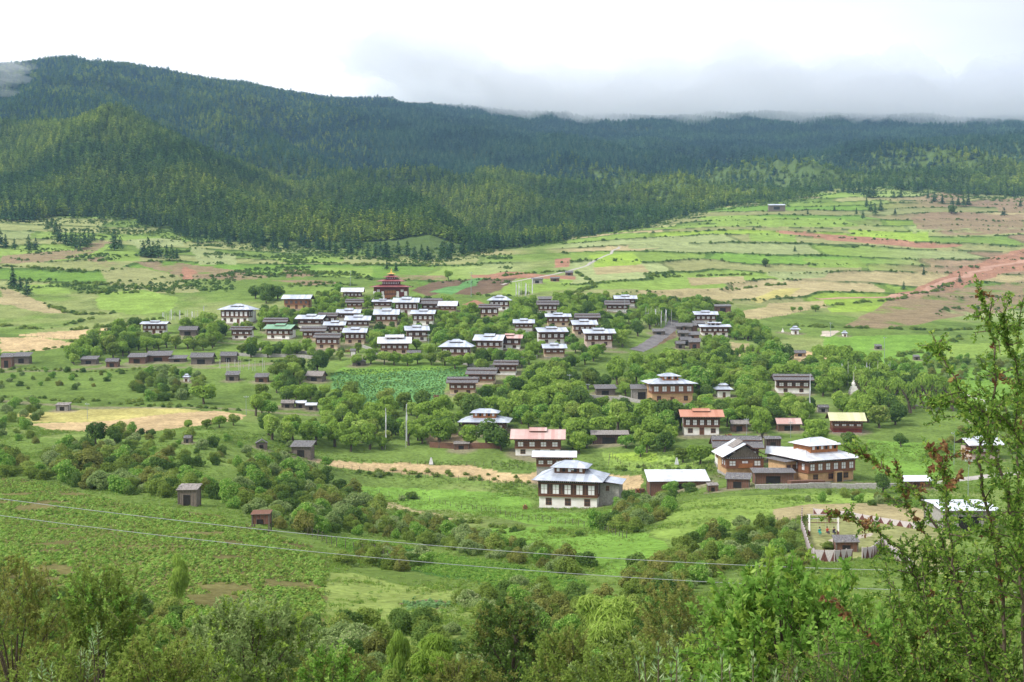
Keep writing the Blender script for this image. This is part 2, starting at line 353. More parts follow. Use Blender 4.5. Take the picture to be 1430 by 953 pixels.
# foliage
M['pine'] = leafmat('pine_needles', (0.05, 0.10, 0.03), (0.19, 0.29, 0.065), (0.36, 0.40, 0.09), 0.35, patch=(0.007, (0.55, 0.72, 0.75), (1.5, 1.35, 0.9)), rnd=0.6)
M['shaded_conifer'] = leafmat('cloud_shaded_needles', (0.022, 0.07, 0.06), (0.08, 0.17, 0.115), (0.16, 0.24, 0.10), 0.3, patch=(0.006, (0.6, 0.75, 0.9), (1.3, 1.3, 1.1)), rnd=0.6)  # blue-dark needle tone: cloud shade on the far slopes put into the colour
M['pined'] = leafmat('dark_pine_needles', (0.025, 0.065, 0.03), (0.075, 0.15, 0.05), (0.13, 0.20, 0.06), 0.3)
M['willow'] = leafmat('willow_leaves', (0.17, 0.275, 0.045), (0.33, 0.48, 0.09), (0.45, 0.56, 0.14), 0.45)
M['willowy'] = leafmat('yellow_willow_leaves', (0.19, 0.31, 0.045), (0.36, 0.50, 0.10), (0.45, 0.56, 0.16), 0.45)
M['dkleaf'] = leafmat('dark_broad_leaves', (0.065, 0.125, 0.03), (0.145, 0.235, 0.055), (0.22, 0.31, 0.08), 0.42)
M['bush'] = leafmat('bush_leaves', (0.14, 0.20, 0.04), (0.27, 0.37, 0.08), (0.38, 0.42, 0.12), 0.45)
M['brush'] = leafmat('brownish_bush_leaves', (0.14, 0.16, 0.045), (0.28, 0.31, 0.08), (0.35, 0.33, 0.11), 0.45)
M['rosebush'] = leafmat('grey_green_leaves', (0.17, 0.25, 0.08), (0.33, 0.43, 0.16), (0.48, 0.52, 0.27), 0.45, rnd=0.2)
M['lush'] = leafmat('lush_shrub_leaves', (0.12, 0.26, 0.04), (0.30, 0.50, 0.10), (0.46, 0.58, 0.17), 0.5, rnd=0.1)
M['barb'] = leafmat('barberry_leaves', (0.08, 0.17, 0.035), (0.24, 0.38, 0.07), (0.40, 0.50, 0.11), 0.5, rnd=0.1)
M['redleaf'] = leafmat('red_brown_leaves', (0.16, 0.07, 0.045), (0.30, 0.17, 0.08), (0.36, 0.28, 0.10), 0.45, rnd=0.1)
M['sage'] = leafmat('silver_green_leaves', (0.20, 0.32, 0.14), (0.36, 0.50, 0.22), (0.48, 0.58, 0.34), 0.4, rnd=0.1)
M['grassb'] = leafmat('grass_blades', (0.13, 0.22, 0.04), (0.25, 0.38, 0.07), (0.38, 0.42, 0.13), 0.45)
M['crop'] = leafmat('crop_leaves', (0.13, 0.26, 0.05), (0.27, 0.42, 0.08), (0.40, 0.48, 0.13), 0.45)
M['cabbage'] = leafmat('cabbage_leaves', (0.13, 0.27, 0.10), (0.24, 0.40, 0.15), None, 0.4)
# ------------------------------------------------------------------ ground sheet
ys = np.concatenate([np.linspace(-30, 20, 26), np.linspace(21, 58, 50), np.exp(np.arange(math.log(59), math.log(1500), 0.0038)), np.exp(np.arange(math.log(1506), math.log(6000), 0.016))])
us = np.linspace(-0.56, 0.56, 1001)
GX = us[None, :] * (ys[:, None] + 40); GY = np.repeat(ys[:, None], len(us), 1)
gx, gy = GX.ravel(), GY.ravel(); gz = zt(gx, gy)
PAL = dict(grass=(0.145, 0.215, 0.052), lime=(0.25, 0.36, 0.06), lime2=(0.20, 0.29, 0.065), wheat=(0.46, 0.345, 0.19), yellow=(0.40, 0.36, 0.13), tan=(0.34, 0.29, 0.15),
 blue=(0.12, 0.25, 0.085), red=(0.31, 0.17, 0.11), dirt=(0.24, 0.175, 0.11), plough=(0.15, 0.105, 0.07), olive=(0.25, 0.26, 0.11),
 scrub=(0.05, 0.085, 0.025), pale=(0.26, 0.30, 0.13), meadow=(0.155, 0.275, 0.05), drygrass=(0.33, 0.28, 0.15), lawn=(0.21, 0.27, 0.075), rowfield=(0.15, 0.14, 0.055), grey=(0.16, 0.15, 0.15), wood=(0.035, 0.055, 0.02), sand=(0.46, 0.40, 0.33), cropg=(0.06, 0.13, 0.03))
lin = lambda *k: np.array([PAL[i] for i in k])
uu = gx / np.maximum(gy, 20)
n1 = fbm(gx / 45, gy / 60, 31, 4); n2 = fbm(gx / 12, gy / 14, 37, 3); n3 = fbm(gx / 150, gy / 200, 41, 3)
col = np.array(PAL['grass'])[None, :] * (1 + 0.35 * n1[:, None])
def mixc(msk, c, k=1.0):
    global col
    m = (np.asarray(msk, float) * k)[:, None]; col = col * (1 - m) + np.asarray(c)[None, :] * m
mixc(sstep(0.05, 0.35, n1), PAL['olive'], 0.6); mixc(sstep(0.1, 0.4, n2), PAL['scrub'], 0.35)
# terraced fields
tw = terr_w(gx, gy); zq = zbase(gx, gy) + 0
q = terr_q(gx, gy, gz - 0.3 * 0); qi = np.floor(q); fr = q - qi
wid = 120 + 130 * _hash(qi, qi * 0 + 3, 9)
ci = np.floor((gx + 25 * fbm(gy / 60, gx / 90, 6, 2)) / wid + 7.3 * _hash(qi, qi * 0, 4))
h1 = _hash(ci, qi, 11); h2 = _hash(ci, qi, 12)
pal = lin('olive', 'pale', 'lime2', 'olive', 'drygrass', 'lime', 'grass', 'lime2', 'meadow', 'olive')
palr = lin('dirt', 'olive', 'pale', 'olive', 'tan', 'grass', 'drygrass', 'dirt', 'olive', 'lime2')
cc = pal[np.minimum((h1 * 10).astype(int), 9)]; cr2 = palr[np.minimum((h1 * 10).astype(int), 9)]
pr = sstep(0.26, 0.36, uu)[:, None]; cc = cc * (1 - pr) + cr2 * pr
lft = sstep(0.0, -0.06, uu)[:, None]
cc = cc * (1 - lft) + lft * lin('olive', 'lime2', 'pale', 'olive', 'grass', 'lime2', 'olive', 'meadow', 'grass', 'pale')[np.minimum((h1 * 10).astype(int), 9)]
cc = cc * (0.85 + 0.3 * h2)[:, None] * (1 + 0.15 * n2[:, None])
col = col * (1 - tw[:, None]) + cc * tw[:, None]
rv = np.convolve
riser = sstep(0.80, 0.88, fr) * tw
mixc(riser * (0.35 + 0.65 * sstep(-0.5, 0.0, n2)), PAL['scrub'], 0.95)
edge = tw * sstep(0.0, 0.0001, 0.02 - abs(((gx + 25 * fbm(gy / 60, gx / 90, 6, 2)) / wid + 7.3 * _hash(qi, qi * 0, 4)) % 1 - 0.01))
mixc(edge, PAL['scrub'], 0.5)
def wpoly(pts): return np.array([hit(*p)[:2] for p in pts])
def inpoly(P, x, y):
    m = np.zeros(len(x), bool); bx = (x >= P[:, 0].min()) & (x <= P[:, 0].max()) & (y >= P[:, 1].min()) & (y <= P[:, 1].max())
    xi, yi = x[bx], y[bx]; r = np.zeros(len(xi), bool); n = len(P)
    for i in range(n):
        x1, y1 = P[i]; x2, y2 = P[(i + 1) % n]
        if y1 == y2: continue
        c = ((y1 > yi) != (y2 > yi)) & (xi < (x2 - x1) * (yi - y1) / (y2 - y1) + x1); r ^= c
    m[bx] = r; return m
FIELDS = [
 ('grass', [(0, 600), (110, 620), (300, 600), (470, 570), (640, 560), (720, 610), (740, 650), (430, 640), (330, 620), (200, 640), (0, 655)]),
 ('yellow', [(22, 578), (120, 573), (250, 570), (292, 574), (200, 584), (100, 590), (45, 590)]),
 ('wheat', [(40, 592), (110, 590), (200, 582), (300, 574), (345, 580), (330, 588), (250, 598), (180, 610), (160, 611), (130, 603), (60, 600)]),
 ('wheat', [(425, 640), (470, 643), (560, 647), (640, 652), (740, 659), (820, 662), (895, 664), (895, 683), (840, 682), (740, 675), (640, 668), (540, 661), (470, 653)]),
 ('wheat', [(0, 470), (60, 472), (108, 481), (60, 490), (0, 492)]),
 ('wheat', [(28, 467), (90, 463), (180, 457), (190, 461), (140, 471), (105, 475), (60, 472)]),
 ('blue', [(462, 522), (480, 517), (640, 514), (668, 524), (622, 535), (620, 558), (560, 568), (500, 566), (470, 556)]),
 ('meadow', [(465, 520), (480, 513), (560, 512), (650, 512), (660, 517), (560, 519), (490, 524)]),
 ('rowfield', [(0, 668), (60, 672), (150, 697), (240, 712), (300, 722), (380, 745), (430, 762), (458, 795), (452, 850), (440, 880), (330, 860), (200, 840), (0, 800)]),
 ('lawn', [(470, 800), (500, 800), (545, 812), (600, 818), (640, 832), (655, 860), (640, 890), (590, 905), (520, 905), (460, 890), (448, 850), (455, 818)]),
 ('plough', [(562, 842), (600, 836), (632, 846), (625, 853), (580, 853)]),
 ('cropg', [(445, 745), (520, 755), (640, 778), (760, 800), (822, 815), (800, 838), (700, 822), (600, 800), (500, 780)]),
 ('meadow', [(470, 672), (560, 680), (680, 688), (740, 695), (750, 712), (830, 716), (900, 700), (935, 690), (890, 720), (820, 745), (740, 730), (620, 712), (500, 690)]),
 ('drygrass', [(530, 700), (560, 702), (640, 722), (620, 730), (560, 716)]),
 ('lime2', [(960, 700), (1100, 690), (1220, 688), (1240, 700), (1120, 705), (1070, 720), (1020, 745), (960, 765), (905, 745)]),
 ('meadow', [(640, 740), (760, 735), (900, 745), (960, 780), (860, 805), (720, 785)]),
 ('drygrass', [(1078, 712), (1130, 704), (1230, 703), (1300, 715), (1300, 735), (1200, 722), (1120, 722), (1085, 730)]),
 ('olive', [(1122, 728), (1185, 718), (1260, 728), (1330, 735), (1330, 800), (1280, 800), (1235, 765), (1160, 785), (1138, 783)]),
 ('sand', [(1192, 748), (1222, 744), (1218, 748), (1190, 754)]), ('sand', [(1162, 752), (1180, 750), (1180, 758), (1165, 757)]),
 ('lime2', [(840, 632), (1000, 630), (1005, 655), (900, 655), (850, 650)]), ('lime', [(850, 632), (920, 631), (925, 640), (855, 642)]),
 ('meadow', [(1210, 615), (1330, 620), (1330, 668), (1225, 668)]),
 ('meadow', [(1150, 470), (1300, 468), (1340, 475), (1310, 500), (1260, 515), (1200, 515), (1150, 500)]),
 ('lime2', [(1310, 480), (1430, 478), (1430, 498), (1310, 502)]),
 ('meadow', [(1230, 520), (1430, 510), (1430, 560), (1320, 570), (1250, 545)]),
 ('wheat', [(1080, 490), (1160, 494), (1165, 502), (1120, 506), (1075, 500)]), ('sand', [(1148, 463), (1172, 463), (1160, 471), (1146, 470)]),
 ('tan', [(885, 406), (960, 403), (1022, 405), (1024, 420), (960, 424), (880, 422)]), ('olive', [(820, 405), (890, 404), (885, 420), (820, 418)]),
 ('yellow', [(908, 425), (990, 424), (990, 432), (908, 433)]),
 ('tan', [(1038, 434), (1060, 430), (1145, 431), (1100, 440), (1040, 448), (1034, 444)]),
 ('yellow', [(1050, 418), (1080, 405), (1120, 402), (1100, 414), (1060, 424)]),
 ('lime', [(1155, 430), (1230, 427), (1235, 433), (1160, 437)]), ('tan', [(1072, 424), (1150, 420), (1155, 430), (1070, 431)]),
 ('lime', [(820, 356), (884, 353), (897, 368), (832, 374)]), ('tan', [(828, 374), (898, 369), (908, 380), (832, 384)]),
 ('lime', [(1183, 322), (1240, 324), (1297, 325), (1298, 337), (1250, 336), (1205, 334)]),
 ('lime2', [(1045, 327), (1110, 326), (1112, 338), (1048, 337)]), ('lime2', [(975, 304), (1070, 303), (1180, 306), (1200, 317), (1080, 317), (1000, 313)]),
 ('lime2', [(1120, 360), (1200, 362), (1210, 374), (1130, 374)]), ('pale', [(1070, 380), (1160, 377), (1150, 388), (1090, 394)]),
 ('tan', [(960, 388), (1040, 386), (1040, 398), (965, 400)]), ('pale', [(870, 335), (960, 330), (965, 345), (880, 348)]),
 ('red', [(1080, 322), (1130, 324), (1210, 331), (1290, 340), (1345, 343), (1300, 347), (1210, 340), (1130, 331)]),
 ('red', [(1430, 347), (1390, 358), (1340, 376), (1290, 398), (1245, 414), (1250, 420), (1300, 412), (1350, 398), (1392, 385), (1430, 378)]),
 ('dirt', [(1180, 455), (1240, 420), (1300, 404), (1360, 400), (1430, 392), (1430, 430), (1350, 440), (1290, 452), (1230, 460)]),
 ('dirt', [(1270, 300), (1320, 296), (1430, 300), (1430, 325), (1330, 330), (1280, 320)]), ('dirt', [(1310, 268), (1345, 266), (1345, 280), (1300, 282)]),
 ('dirt', [(1390, 278), (1430, 276), (1430, 298), (1395, 296)]),
 ('dirt', [(0, 358), (60, 352), (105, 350), (140, 336), (158, 338), (120, 358), (60, 366), (0, 368)]),
 ('dirt', [(190, 366), (240, 364), (290, 372), (345, 378), (375, 388), (330, 392), (280, 390), (255, 392), (225, 378)]),
 ('dirt', [(150, 392), (200, 398), (240, 405), (200, 404), (160, 400)]), ('dirt', [(395, 375), (440, 380), (438, 386), (400, 388)]), ('dirt', [(380, 392), (450, 392), (480, 396), (430, 400)]), ('red', [(255, 372), (275, 378), (270, 390), (255, 392)]), ('dirt', [(122, 362), (150, 360), (165, 370), (148, 374)]),
 ('olive', [(140, 376), (200, 374), (260, 392), (280, 408), (200, 410), (150, 398)]), ('lime2', [(135, 410), (200, 405), (250, 415), (240, 435), (180, 440), (140, 432)]),
 ('lime2', [(140, 352), (185, 350), (200, 364), (150, 366)]), ('pale', [(180, 335), (250, 330), (258, 344), (190, 348)]), ('pale', [(265, 345), (330, 355), (330, 370), (280, 370)]),
 ('drygrass', [(0, 400), (40, 415), (95, 437), (60, 438), (0, 425)]), ('lime2', [(30, 398), (80, 396), (100, 410), (50, 412)]),
 ('lime2', [(440, 374), (520, 373), (520, 388), (450, 386)]), ('lime2', [(380, 360), (480, 360), (478, 366), (390, 367)]),
 ('red', [(655, 384), (720, 380), (760, 384), (805, 386), (803, 391), (740, 389), (660, 388)]), ('red', [(775, 362), (798, 360), (795, 373), (776, 374)]),
 ('red', [(645, 426), (662, 419), (682, 427)]), ('dirt', [(540, 384), (625, 385), (622, 391), (550, 391)]),
 ('plough', [(650, 398), (668, 389), (720, 389), (700, 405), (672, 412), (636, 411)]), ('plough', [(575, 406), (600, 395), (660, 390), (630, 405), (600, 414)]),
 ('blue', [(600, 408), (668, 388), (680, 388), (630, 412)]), ('lime2', [(705, 400), (725, 389), (800, 392), (790, 405), (700, 415)]),
 ('tan', [(1020, 478), (1045, 480), (1048, 500), (1025, 505)]), ('plough', [(890, 487), (925, 460), (940, 452), (946, 470), (912, 486)]),
 ('dirt', [(590, 600), (640, 603), (700, 625), (600, 622)]),
]
n4 = fbm(gx / 3.5, gy / 4.5, 45, 3); jx = 1.6 * n2 + 1.0 * n4; jy = 3.0 * n2 + 1.6 * n4
for k, pts in FIELDS:
    mk = inpoly(wpoly(pts), gx + jx, gy + jy); v = 1 + 0.18 * n2 + 0.1 * n1
    if k == 'dirt': mixc(mk * sstep(-0.65, -0.15, n2 + 0.5 * n1), PAL[k], 0.9)
    else: col = np.where(mk[:, None], np.array(PAL[k])[None, :] * v[:, None], col)
tlm = sstep(-15, 40, gy - treeline(uu)); mixc(tlm, np.array([0.075, 0.115, 0.035]), 0.92)
# rough scrub on the valley banks
EPS = (ys[1:] - ys[:-1])
V = np.stack([gx, gy, gz], 1); nr, nc = len(ys), len(us)
ii = np.arange(nr - 1)[:, None] * nc + np.arange(nc - 1)[None, :]
idx = np.stack([ii, ii + 1, ii + nc + 1, ii + nc], -1).ravel()
gm, t, N, K = newmat('meadow_and_soil')
at = N('ShaderNodeAttribute'); at.attribute_name = 'Col'
g = N('ShaderNodeNewGeometry')
def nse(scale, det, lo, hi, a, b):
    n = N('ShaderNodeTexNoise'); n.inputs['Scale'].default_value = scale; n.inputs['Detail'].default_value = det; n.inputs['Roughness'].default_value = 0.7
    K(g.outputs['Position'], n.inputs['Vector']); r = N('ShaderNodeMapRange'); r.inputs['From Min'].default_value = lo; r.inputs['From Max'].default_value = hi
    r.inputs['To Min'].default_value = a; r.inputs['To Max'].default_value = b; K(n.outputs['Fac'], r.inputs['Value']); return r.outputs[0], n.outputs['Fac']
a1, f1 = nse(0.9, 8, 0.3, 0.7, 0.62, 1.38); a2, f2 = nse(0.12, 6, 0.35, 0.65, 0.8, 1.2)
mu = N('ShaderNodeMath'); mu.operation = 'MULTIPLY'; K(a1, mu.inputs[0]); K(a2, mu.inputs[1])
vs = N('ShaderNodeVectorMath'); vs.operation = 'SCALE'; K(at.outputs['Color'], vs.inputs[0]); K(mu.outputs[0], vs.inputs['Scale'])
bu = N('ShaderNodeBump'); bu.inputs['Strength'].default_value = 0.5; bu.inputs['Distance'].default_value = 0.5; K(f1, bu.inputs['Height'])
p = N('ShaderNodeBsdfDiffuse'); o = N('ShaderNodeOutputMaterial'); K(vs.outputs['Vector'], p.inputs['Color']); K(bu.outputs['Normal'], p.inputs['Normal']); K(p.outputs[0], o.inputs['Surface'])
me = mesh_np('ground', V, 4, idx, [gm], smooth=True)
ca = me.color_attributes.new('Col', 'FLOAT_COLOR', 'POINT')
ca.data.foreach_set('color', np.concatenate([np.clip(col, 0, 1), np.ones((len(col), 1))], 1).astype(np.float32).ravel())
tag(link('ground', me), None, None, kind='structure')

def road(name, pts, wd, mat, off=0.12):
    P = [hit(*p)[:2] for p in pts]; q = []
    for a, b in zip(P[:-1], P[1:]):
        n = max(2, int(math.dist(a, b) / 3))
        q += [(a[0] + (b[0] - a[0]) * i / n, a[1] + (b[1] - a[1]) * i / n) for i in range(n)]
    q.append(P[-1]); q = np.array(q)
    for _ in range(4): q[1:-1] = (q[:-2] + q[1:-1] * 2 + q[2:]) / 4
    d = np.gradient(q, axis=0); d /= np.linalg.norm(d, axis=1)[:, None]; nrm = np.stack([-d[:, 1], d[:, 0]], 1)
    V = []
    ss = [-0.5, -0.3, 0, 0.3, 0.5]
    for s in ss:
        e = q + nrm * s * wd * (1 + 0.15 * np.sin(np.arange(len(q)) * 1.7 + s * 9))[:, None]
        V.append(np.stack([e[:, 0], e[:, 1], zt(e[:, 0], e[:, 1]) + off - (0.25 if abs(s) == 0.5 else 0)], 1))
    V = np.stack(V, 1).reshape(-1, 3); k = np.arange(len(q) - 1)[:, None] * 5 + np.arange(4)[None, :]
    idx = np.stack([k, k + 5, k + 6, k + 1], -1).ravel()
    tag(link(name, mesh_np(name, V, 4, idx, [mat], smooth=True)), None, None, kind='structure')
M['dirtroad'] = solid('red_dirt', (0.46, 0.27, 0.19), 1.0, scale=0.3, col2=(0.33, 0.19, 0.13))
M['greyroad'] = solid('grey_dirt', (0.20, 0.185, 0.18), 1.0, scale=0.4, col2=(0.13, 0.12, 0.12))
M['paleroad'] = solid('pale_gravel', (0.45, 0.42, 0.38), 1.0, scale=0.4, col2=(0.34, 0.31, 0.28))
road('dirt_road', [(1440, 361), (1400, 370), (1360, 380), (1330, 390), (1300, 402), (1275, 411), (1250, 414), (1200, 416), (1140, 418)], 6.0, M['dirtroad'], 0.3)
road('village_road', [(888, 490), (905, 482), (925, 468), (938, 458), (943, 448)], 7.5, M['greyroad'])
road('gravel_road', [(1300, 676), (1340, 670), (1380, 664), (1440, 660)], 4.0, M['paleroad'])
road('footpath', [(1330, 543), (1345, 550), (1360, 556), (1378, 561)], 1.8, M['paleroad'])
road('footpath', [(1278, 566), (1300, 571), (1312, 577)], 1.8, M['greyroad'])
road('footpath', [(700, 398), (760, 386), (800, 377), (840, 360), (865, 345)], 2.5, M['paleroad'])

# ------------------------------------------------------------------ foliage builders
def unit(v): return v / np.maximum(np.linalg.norm(v, axis=-1, keepdims=True), 1e-9)
def diamonds(Cn, Nn, size, asp, g, droop=None):
    """leaf-shaped four-corner faces; droop: preferred long axis"""
    n = len(Cn); rv = g.normal(size=(n, 3)) if droop is None else droop + 0.35 * g.normal(size=(n, 3))
    b = unit(np.cross(Nn, rv)); tt = unit(np.cross(b, Nn)); s = np.broadcast_to(np.asarray(size, float).reshape(-1, 1), (n, 1))
    V = np.stack([Cn - tt * s, Cn + b * s * asp, Cn + tt * s, Cn - b * s * asp], 1).reshape(-1, 3)
    return V
def crown_mesh(name, seed, mat, n=1500, leaf=0.085, lobes=12, lob=(0.30, 0.50), rx=0.72, rz=0.72, flat=0.0, gap=0.0, droopy=0, asp=0.6):
    g = np.random.default_rng(seed)
    d = unit(g.normal(size=(lobes, 3))); d[:, 2] *= 0.95
    Lc = d * np.array([rx, rx, rz]) * (0.45 + 0.35 * g.random((lobes, 1))); Lr = lob[0] + (lob[1] - lob[0]) * g.random(lobes)
    Lc = np.vstack([Lc, [[0, 0, 0.05]]]); Lr = np.append(Lr, 0.5)
    p = Lr ** 2; k = g.choice(len(Lr), n, p=p / p.sum())
    dd = unit(g.normal(size=(n, 3)) + 0.55 * unit(Lc[k] + 1e-3)); rr = Lr[k] * (0.70 + 0.38 * g.random(n) ** 0.8)
    P = Lc[k] + dd * rr[:, None] * np.array([1, 1, 0.9])
    if flat: P[:, 2] = np.maximum(P[:, 2], -flat + 0.1 * g.random(n))
    Nn = unit(dd + 0.55 * g.normal(size=(n, 3)) + np.array([0, 0, 0.25]))
    dr = None
    if droopy: dr = np.array([0, 0, -1.0]) + 0.2 * dd
    V = diamonds(P, Nn, leaf * (0.6 + 0.8 * g.random(n)), asp, g, dr)
    return mesh_np(name, V, 4, np.arange(4 * n), [mat], tone=np.repeat(g.random(n), 4))
def trunk_mesh(name, seed, mat, h=1.0, r=0.05, lean=0.1, limbs=4, spread=0.45, z0=0.35):
    g = random.Random(seed); b = MB(); top = (g.uniform(-lean, lean), g.uniform(-lean, lean), h * z0)
    b.tube([(0, 0, -0.06), (top[0] * 0.3, top[1] * 0.3, top[2] * 0.45), top], [r * 1.3, r * 1.05, r * 0.9], mat, 7)
    for i in range(limbs):
        a = i * 6.283 / limbs + g.uniform(-0.5, 0.5); e = spread * g.uniform(0.6, 1.0)
        tp = (top[0] + e * math.cos(a), top[1] + e * math.sin(a), h * g.uniform(0.62, 0.82))
        mid = (top[0] + e * 0.45 * math.cos(a), top[1] + e * 0.45 * math.sin(a), (top[2] + tp[2]) / 2 + 0.02)
        b.tube([top, mid, tp], [r * 0.62, r * 0.42, r * 0.15], mat, 5)
        b.tube([mid, (mid[0] + 0.12 * math.cos(a + 1), mid[1] + 0.12 * math.sin(a + 1), mid[2] + h * 0.2)], [r * 0.3, r * 0.08], mat, 4)
    return b.mesh(name)
def conifer_mesh(name, seed, mat, lv=11, per=8, slim=0.20, gaps=0.12, quad=1.0):
    g = np.random.default_rng(seed); P = []; Nn = []; S = []; D = []
    for i in range(lv):
        f = (i + 0.5) / lv; z = 0.14 + 0.86 * f; r = slim * (1 - f) ** 0.75 * (0.8 + 0.4 * g.random()) + 0.015
        m = max(3, int(per * (1 - 0.55 * f))); off = g.random() * 6.28
        for k in range(m):
            if g.random() < gaps: continue
            a = off + 6.283 * k / m + g.normal() * 0.25; rr = r * (0.7 + 0.5 * g.random())
            for s in (0.42, 0.9):
                c = np.array([math.cos(a) * rr * s, math.sin(a) * rr * s, z - 0.06 * s * (1 - f) + 0.02 * g.normal()])
                P.append(c); Nn.append([math.cos(a) * 0.55 + 0.35 * g.normal(), math.sin(a) * 0.55 + 0.35 * g.normal(), 1]); S.append((0.034 + 0.035 * (1 - f)) * quad * (1.1 if s < 0.6 else 0.85)); D.append([math.cos(a), math.sin(a), -0.35])
    P = np.array(P); V = diamonds(P, unit(np.array(Nn)), np.array(S), 0.62, g, np.array(D)); n = len(P)
    # upright sprays give the side view some body
    n2 = n // 2; k = g.choice(n, n2); Pz = P[k] * np.array([0.75, 0.75, 1]); nn = unit(np.stack([Pz[:, 0], Pz[:, 1], 0.05 + 0 * Pz[:, 0]], 1) + 0.3 * g.normal(size=(n2, 3)) * 0.1)
    V = np.vstack([V, diamonds(Pz, nn, np.array(S)[k] * 1.1, 0.55, g, np.array([0, 0, 1.0]))]); n += n2
    return mesh_np(name, V, 4, np.arange(4 * n), [mat], tone=np.repeat(g.random(n), 4))
def pine_trunk(name, mat):
    return MB().tube([(0, 0, -0.05), (0.005, 0, 0.4), (0, 0.004, 0.93)], [0.016, 0.011, 0.003], mat, 6).mesh(name)
# instanced masses (woods, crops, grass) : one object each
def stuff(name, P, rz, sc_, ix, protos, label=None, cat=None):
    me = bpy.data.meshes.new(name); n = len(P)
    me.vertices.add(n); me.vertices.foreach_set('co', np.asarray(P, np.float32).ravel())
    a = me.attributes.new('turn', 'FLOAT_VECTOR', 'POINT'); a.data.foreach_set('vector', np.stack([0 * rz, 0 * rz, rz], 1).astype(np.float32).ravel())
    a = me.attributes.new('size', 'FLOAT_VECTOR', 'POINT'); a.data.foreach_set('vector', np.asarray(sc_, np.float32).ravel())
    a = me.attributes.new('pick', 'INT', 'POINT'); a.data.foreach_set('value', np.asarray(ix, np.int32))
    o = link(name, me)
    cl = bpy.data.collections.new(name + '_kinds')
    for i, m in enumerate(protos): cl.objects.link(bpy.data.objects.new('%s_kind_%02d' % (name, i), m))
    ng = bpy.data.node_groups.new(name, 'GeometryNodeTree')
    ng.interface.new_socket('Geometry', in_out='INPUT', socket_type='NodeSocketGeometry'); ng.interface.new_socket('Geometry', in_out='OUTPUT', socket_type='NodeSocketGeometry')
    N = ng.nodes.new; K = ng.links.new
    i = N('NodeGroupInput'); oo = N('NodeGroupOutput'); ci = N('GeometryNodeCollectionInfo'); ci.inputs['Collection'].default_value = cl
    ci.inputs['Separate Children'].default_value = True; ci.inputs['Reset Children'].default_value = True
    ip = N('GeometryNodeInstanceOnPoints'); ip.inputs['Pick Instance'].default_value = True
    def na(nm, ty):
        q = N('GeometryNodeInputNamedAttribute'); q.data_type = ty; q.inputs['Name'].default_value = nm; return q.outputs['Attribute']
    K(i.outputs[0], ip.inputs['Points']); K(ci.outputs[0], ip.inputs['Instance']); K(na('pick', 'INT'), ip.inputs['Instance Index'])
    K(na('turn', 'FLOAT_VECTOR'), ip.inputs['Rotation']); K(na('size', 'FLOAT_VECTOR'), ip.inputs['Scale']); K(ip.outputs[0], oo.inputs[0])
    md = o.modifiers.new('scatter', 'NODES'); md.node_group = ng
    return tag(o, label, cat, kind='stuff')
# ------------------------------------------------------------------ the wooded mountains
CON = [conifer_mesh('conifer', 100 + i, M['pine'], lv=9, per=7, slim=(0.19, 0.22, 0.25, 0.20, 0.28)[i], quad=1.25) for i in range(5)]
SHADED_CON = [conifer_mesh('shaded_conifer', 130 + i, M['shaded_conifer'], lv=9, per=7, slim=(0.20, 0.24, 0.28)[i], quad=1.3) for i in range(3)]
BRO = [crown_mesh('broad_crown', 140 + i, M['pine'], n=130, leaf=0.16, lobes=7) for i in range(2)]
for b in BRO:
    co = np.empty(len(b.vertices) * 3, np.float32); b.vertices.foreach_get('co', co); co = co.reshape(-1, 3)
    co[:, 2] = (co[:, 2] + 0.9) * 0.36; co[:, :2] *= 0.34; b.vertices.foreach_set('co', co.ravel())
pts = []
d = 1000.0
while d < 4350:
    s = 5.2 if d < 1500 else 6.6 if d < 2200 else 8.5 if d < 3000 else 11.0
    n = int(1.04 * d / s); x = (np.arange(n) / n - 0.5) * 1.04 * d + rng.uniform(-.5, .5, n) * s; y = d + rng.uniform(-.5, .5, n) * s
    pts.append(np.stack([x, y, np.full(n, s)], 1)); d += s * (1.0 if d < 2200 else 1.15)
P = np.vstack(pts); x, y, s = P.T; u = x / y; off = y - treeline(u)
nn = fbm(x / 60, y / 60, 51, 3); nb = fbm(x / 220, y / 220, 53, 3)
keep = (off + 45 * nn > 0)
clear = (u > 0.06) & (y < 2150) & (off < 620)        # thin young wood above the right-hand terraces
keep &= ~(clear & (rng.random(len(x)) < np.clip(0.0 + 1.0 * nn + 0.3 * (1 - off / 620), 0, 0.6)))
gl = (nb > 0.28) & (off < 300) & (u < 0.05); keep &= ~(gl & (rng.random(len(x)) < 0.7))
x, y, s, u, off, nn, nb = [v[keep] for v in (x, y, s, u, off, nn, nb)]
z = zt(x, y); hgt = (9.0 + 4.5 * rng.random(len(x)) + 3 * nb) * np.where(s > 8, 1.25, 1) * np.where((u > 0.06) & (y < 2150), 0.85, 1)
hgt *= np.where(rng.random(len(x)) < 0.05, 1.25, 1) * np.where(off < 60, 0.75 + 0.3 * rng.random(len(x)), 1)
wd = hgt * (1.35 + 0.5 * rng.random(len(x))) * np.where(s > 8, 1.25, 1)
ix = rng.integers(0, 5, len(x)); ix = np.where(rng.random(len(x)) < np.where((u > 0.1) & (y < 2200), 0.35, 0.10), rng.integers(5, 7, len(x)), ix)
hi_ = sstep(50, 150, z + 60 * nb) * np.where(u < -0.03, sstep(1480, 1700, y), sstep(1600, 2000, y)) * np.clip(0.45 + 1.2 * sstep(-0.22, 0.05, u), 0, 1); ix = np.where(rng.random(len(x)) < hi_, rng.integers(7, 10, len(x)), ix)  # share of trees given the cloud-shaded tone, rising with height and distance
NFOREST = len(x)
stuff('forest', np.stack([x, y, z - 0.3], 1), rng.uniform(0, 6.28, len(x)), np.stack([wd, wd, hgt], 1), ix, CON + BRO + SHADED_CON, 'dense blue pine forest covering the mountain slopes behind the village', 'forest')
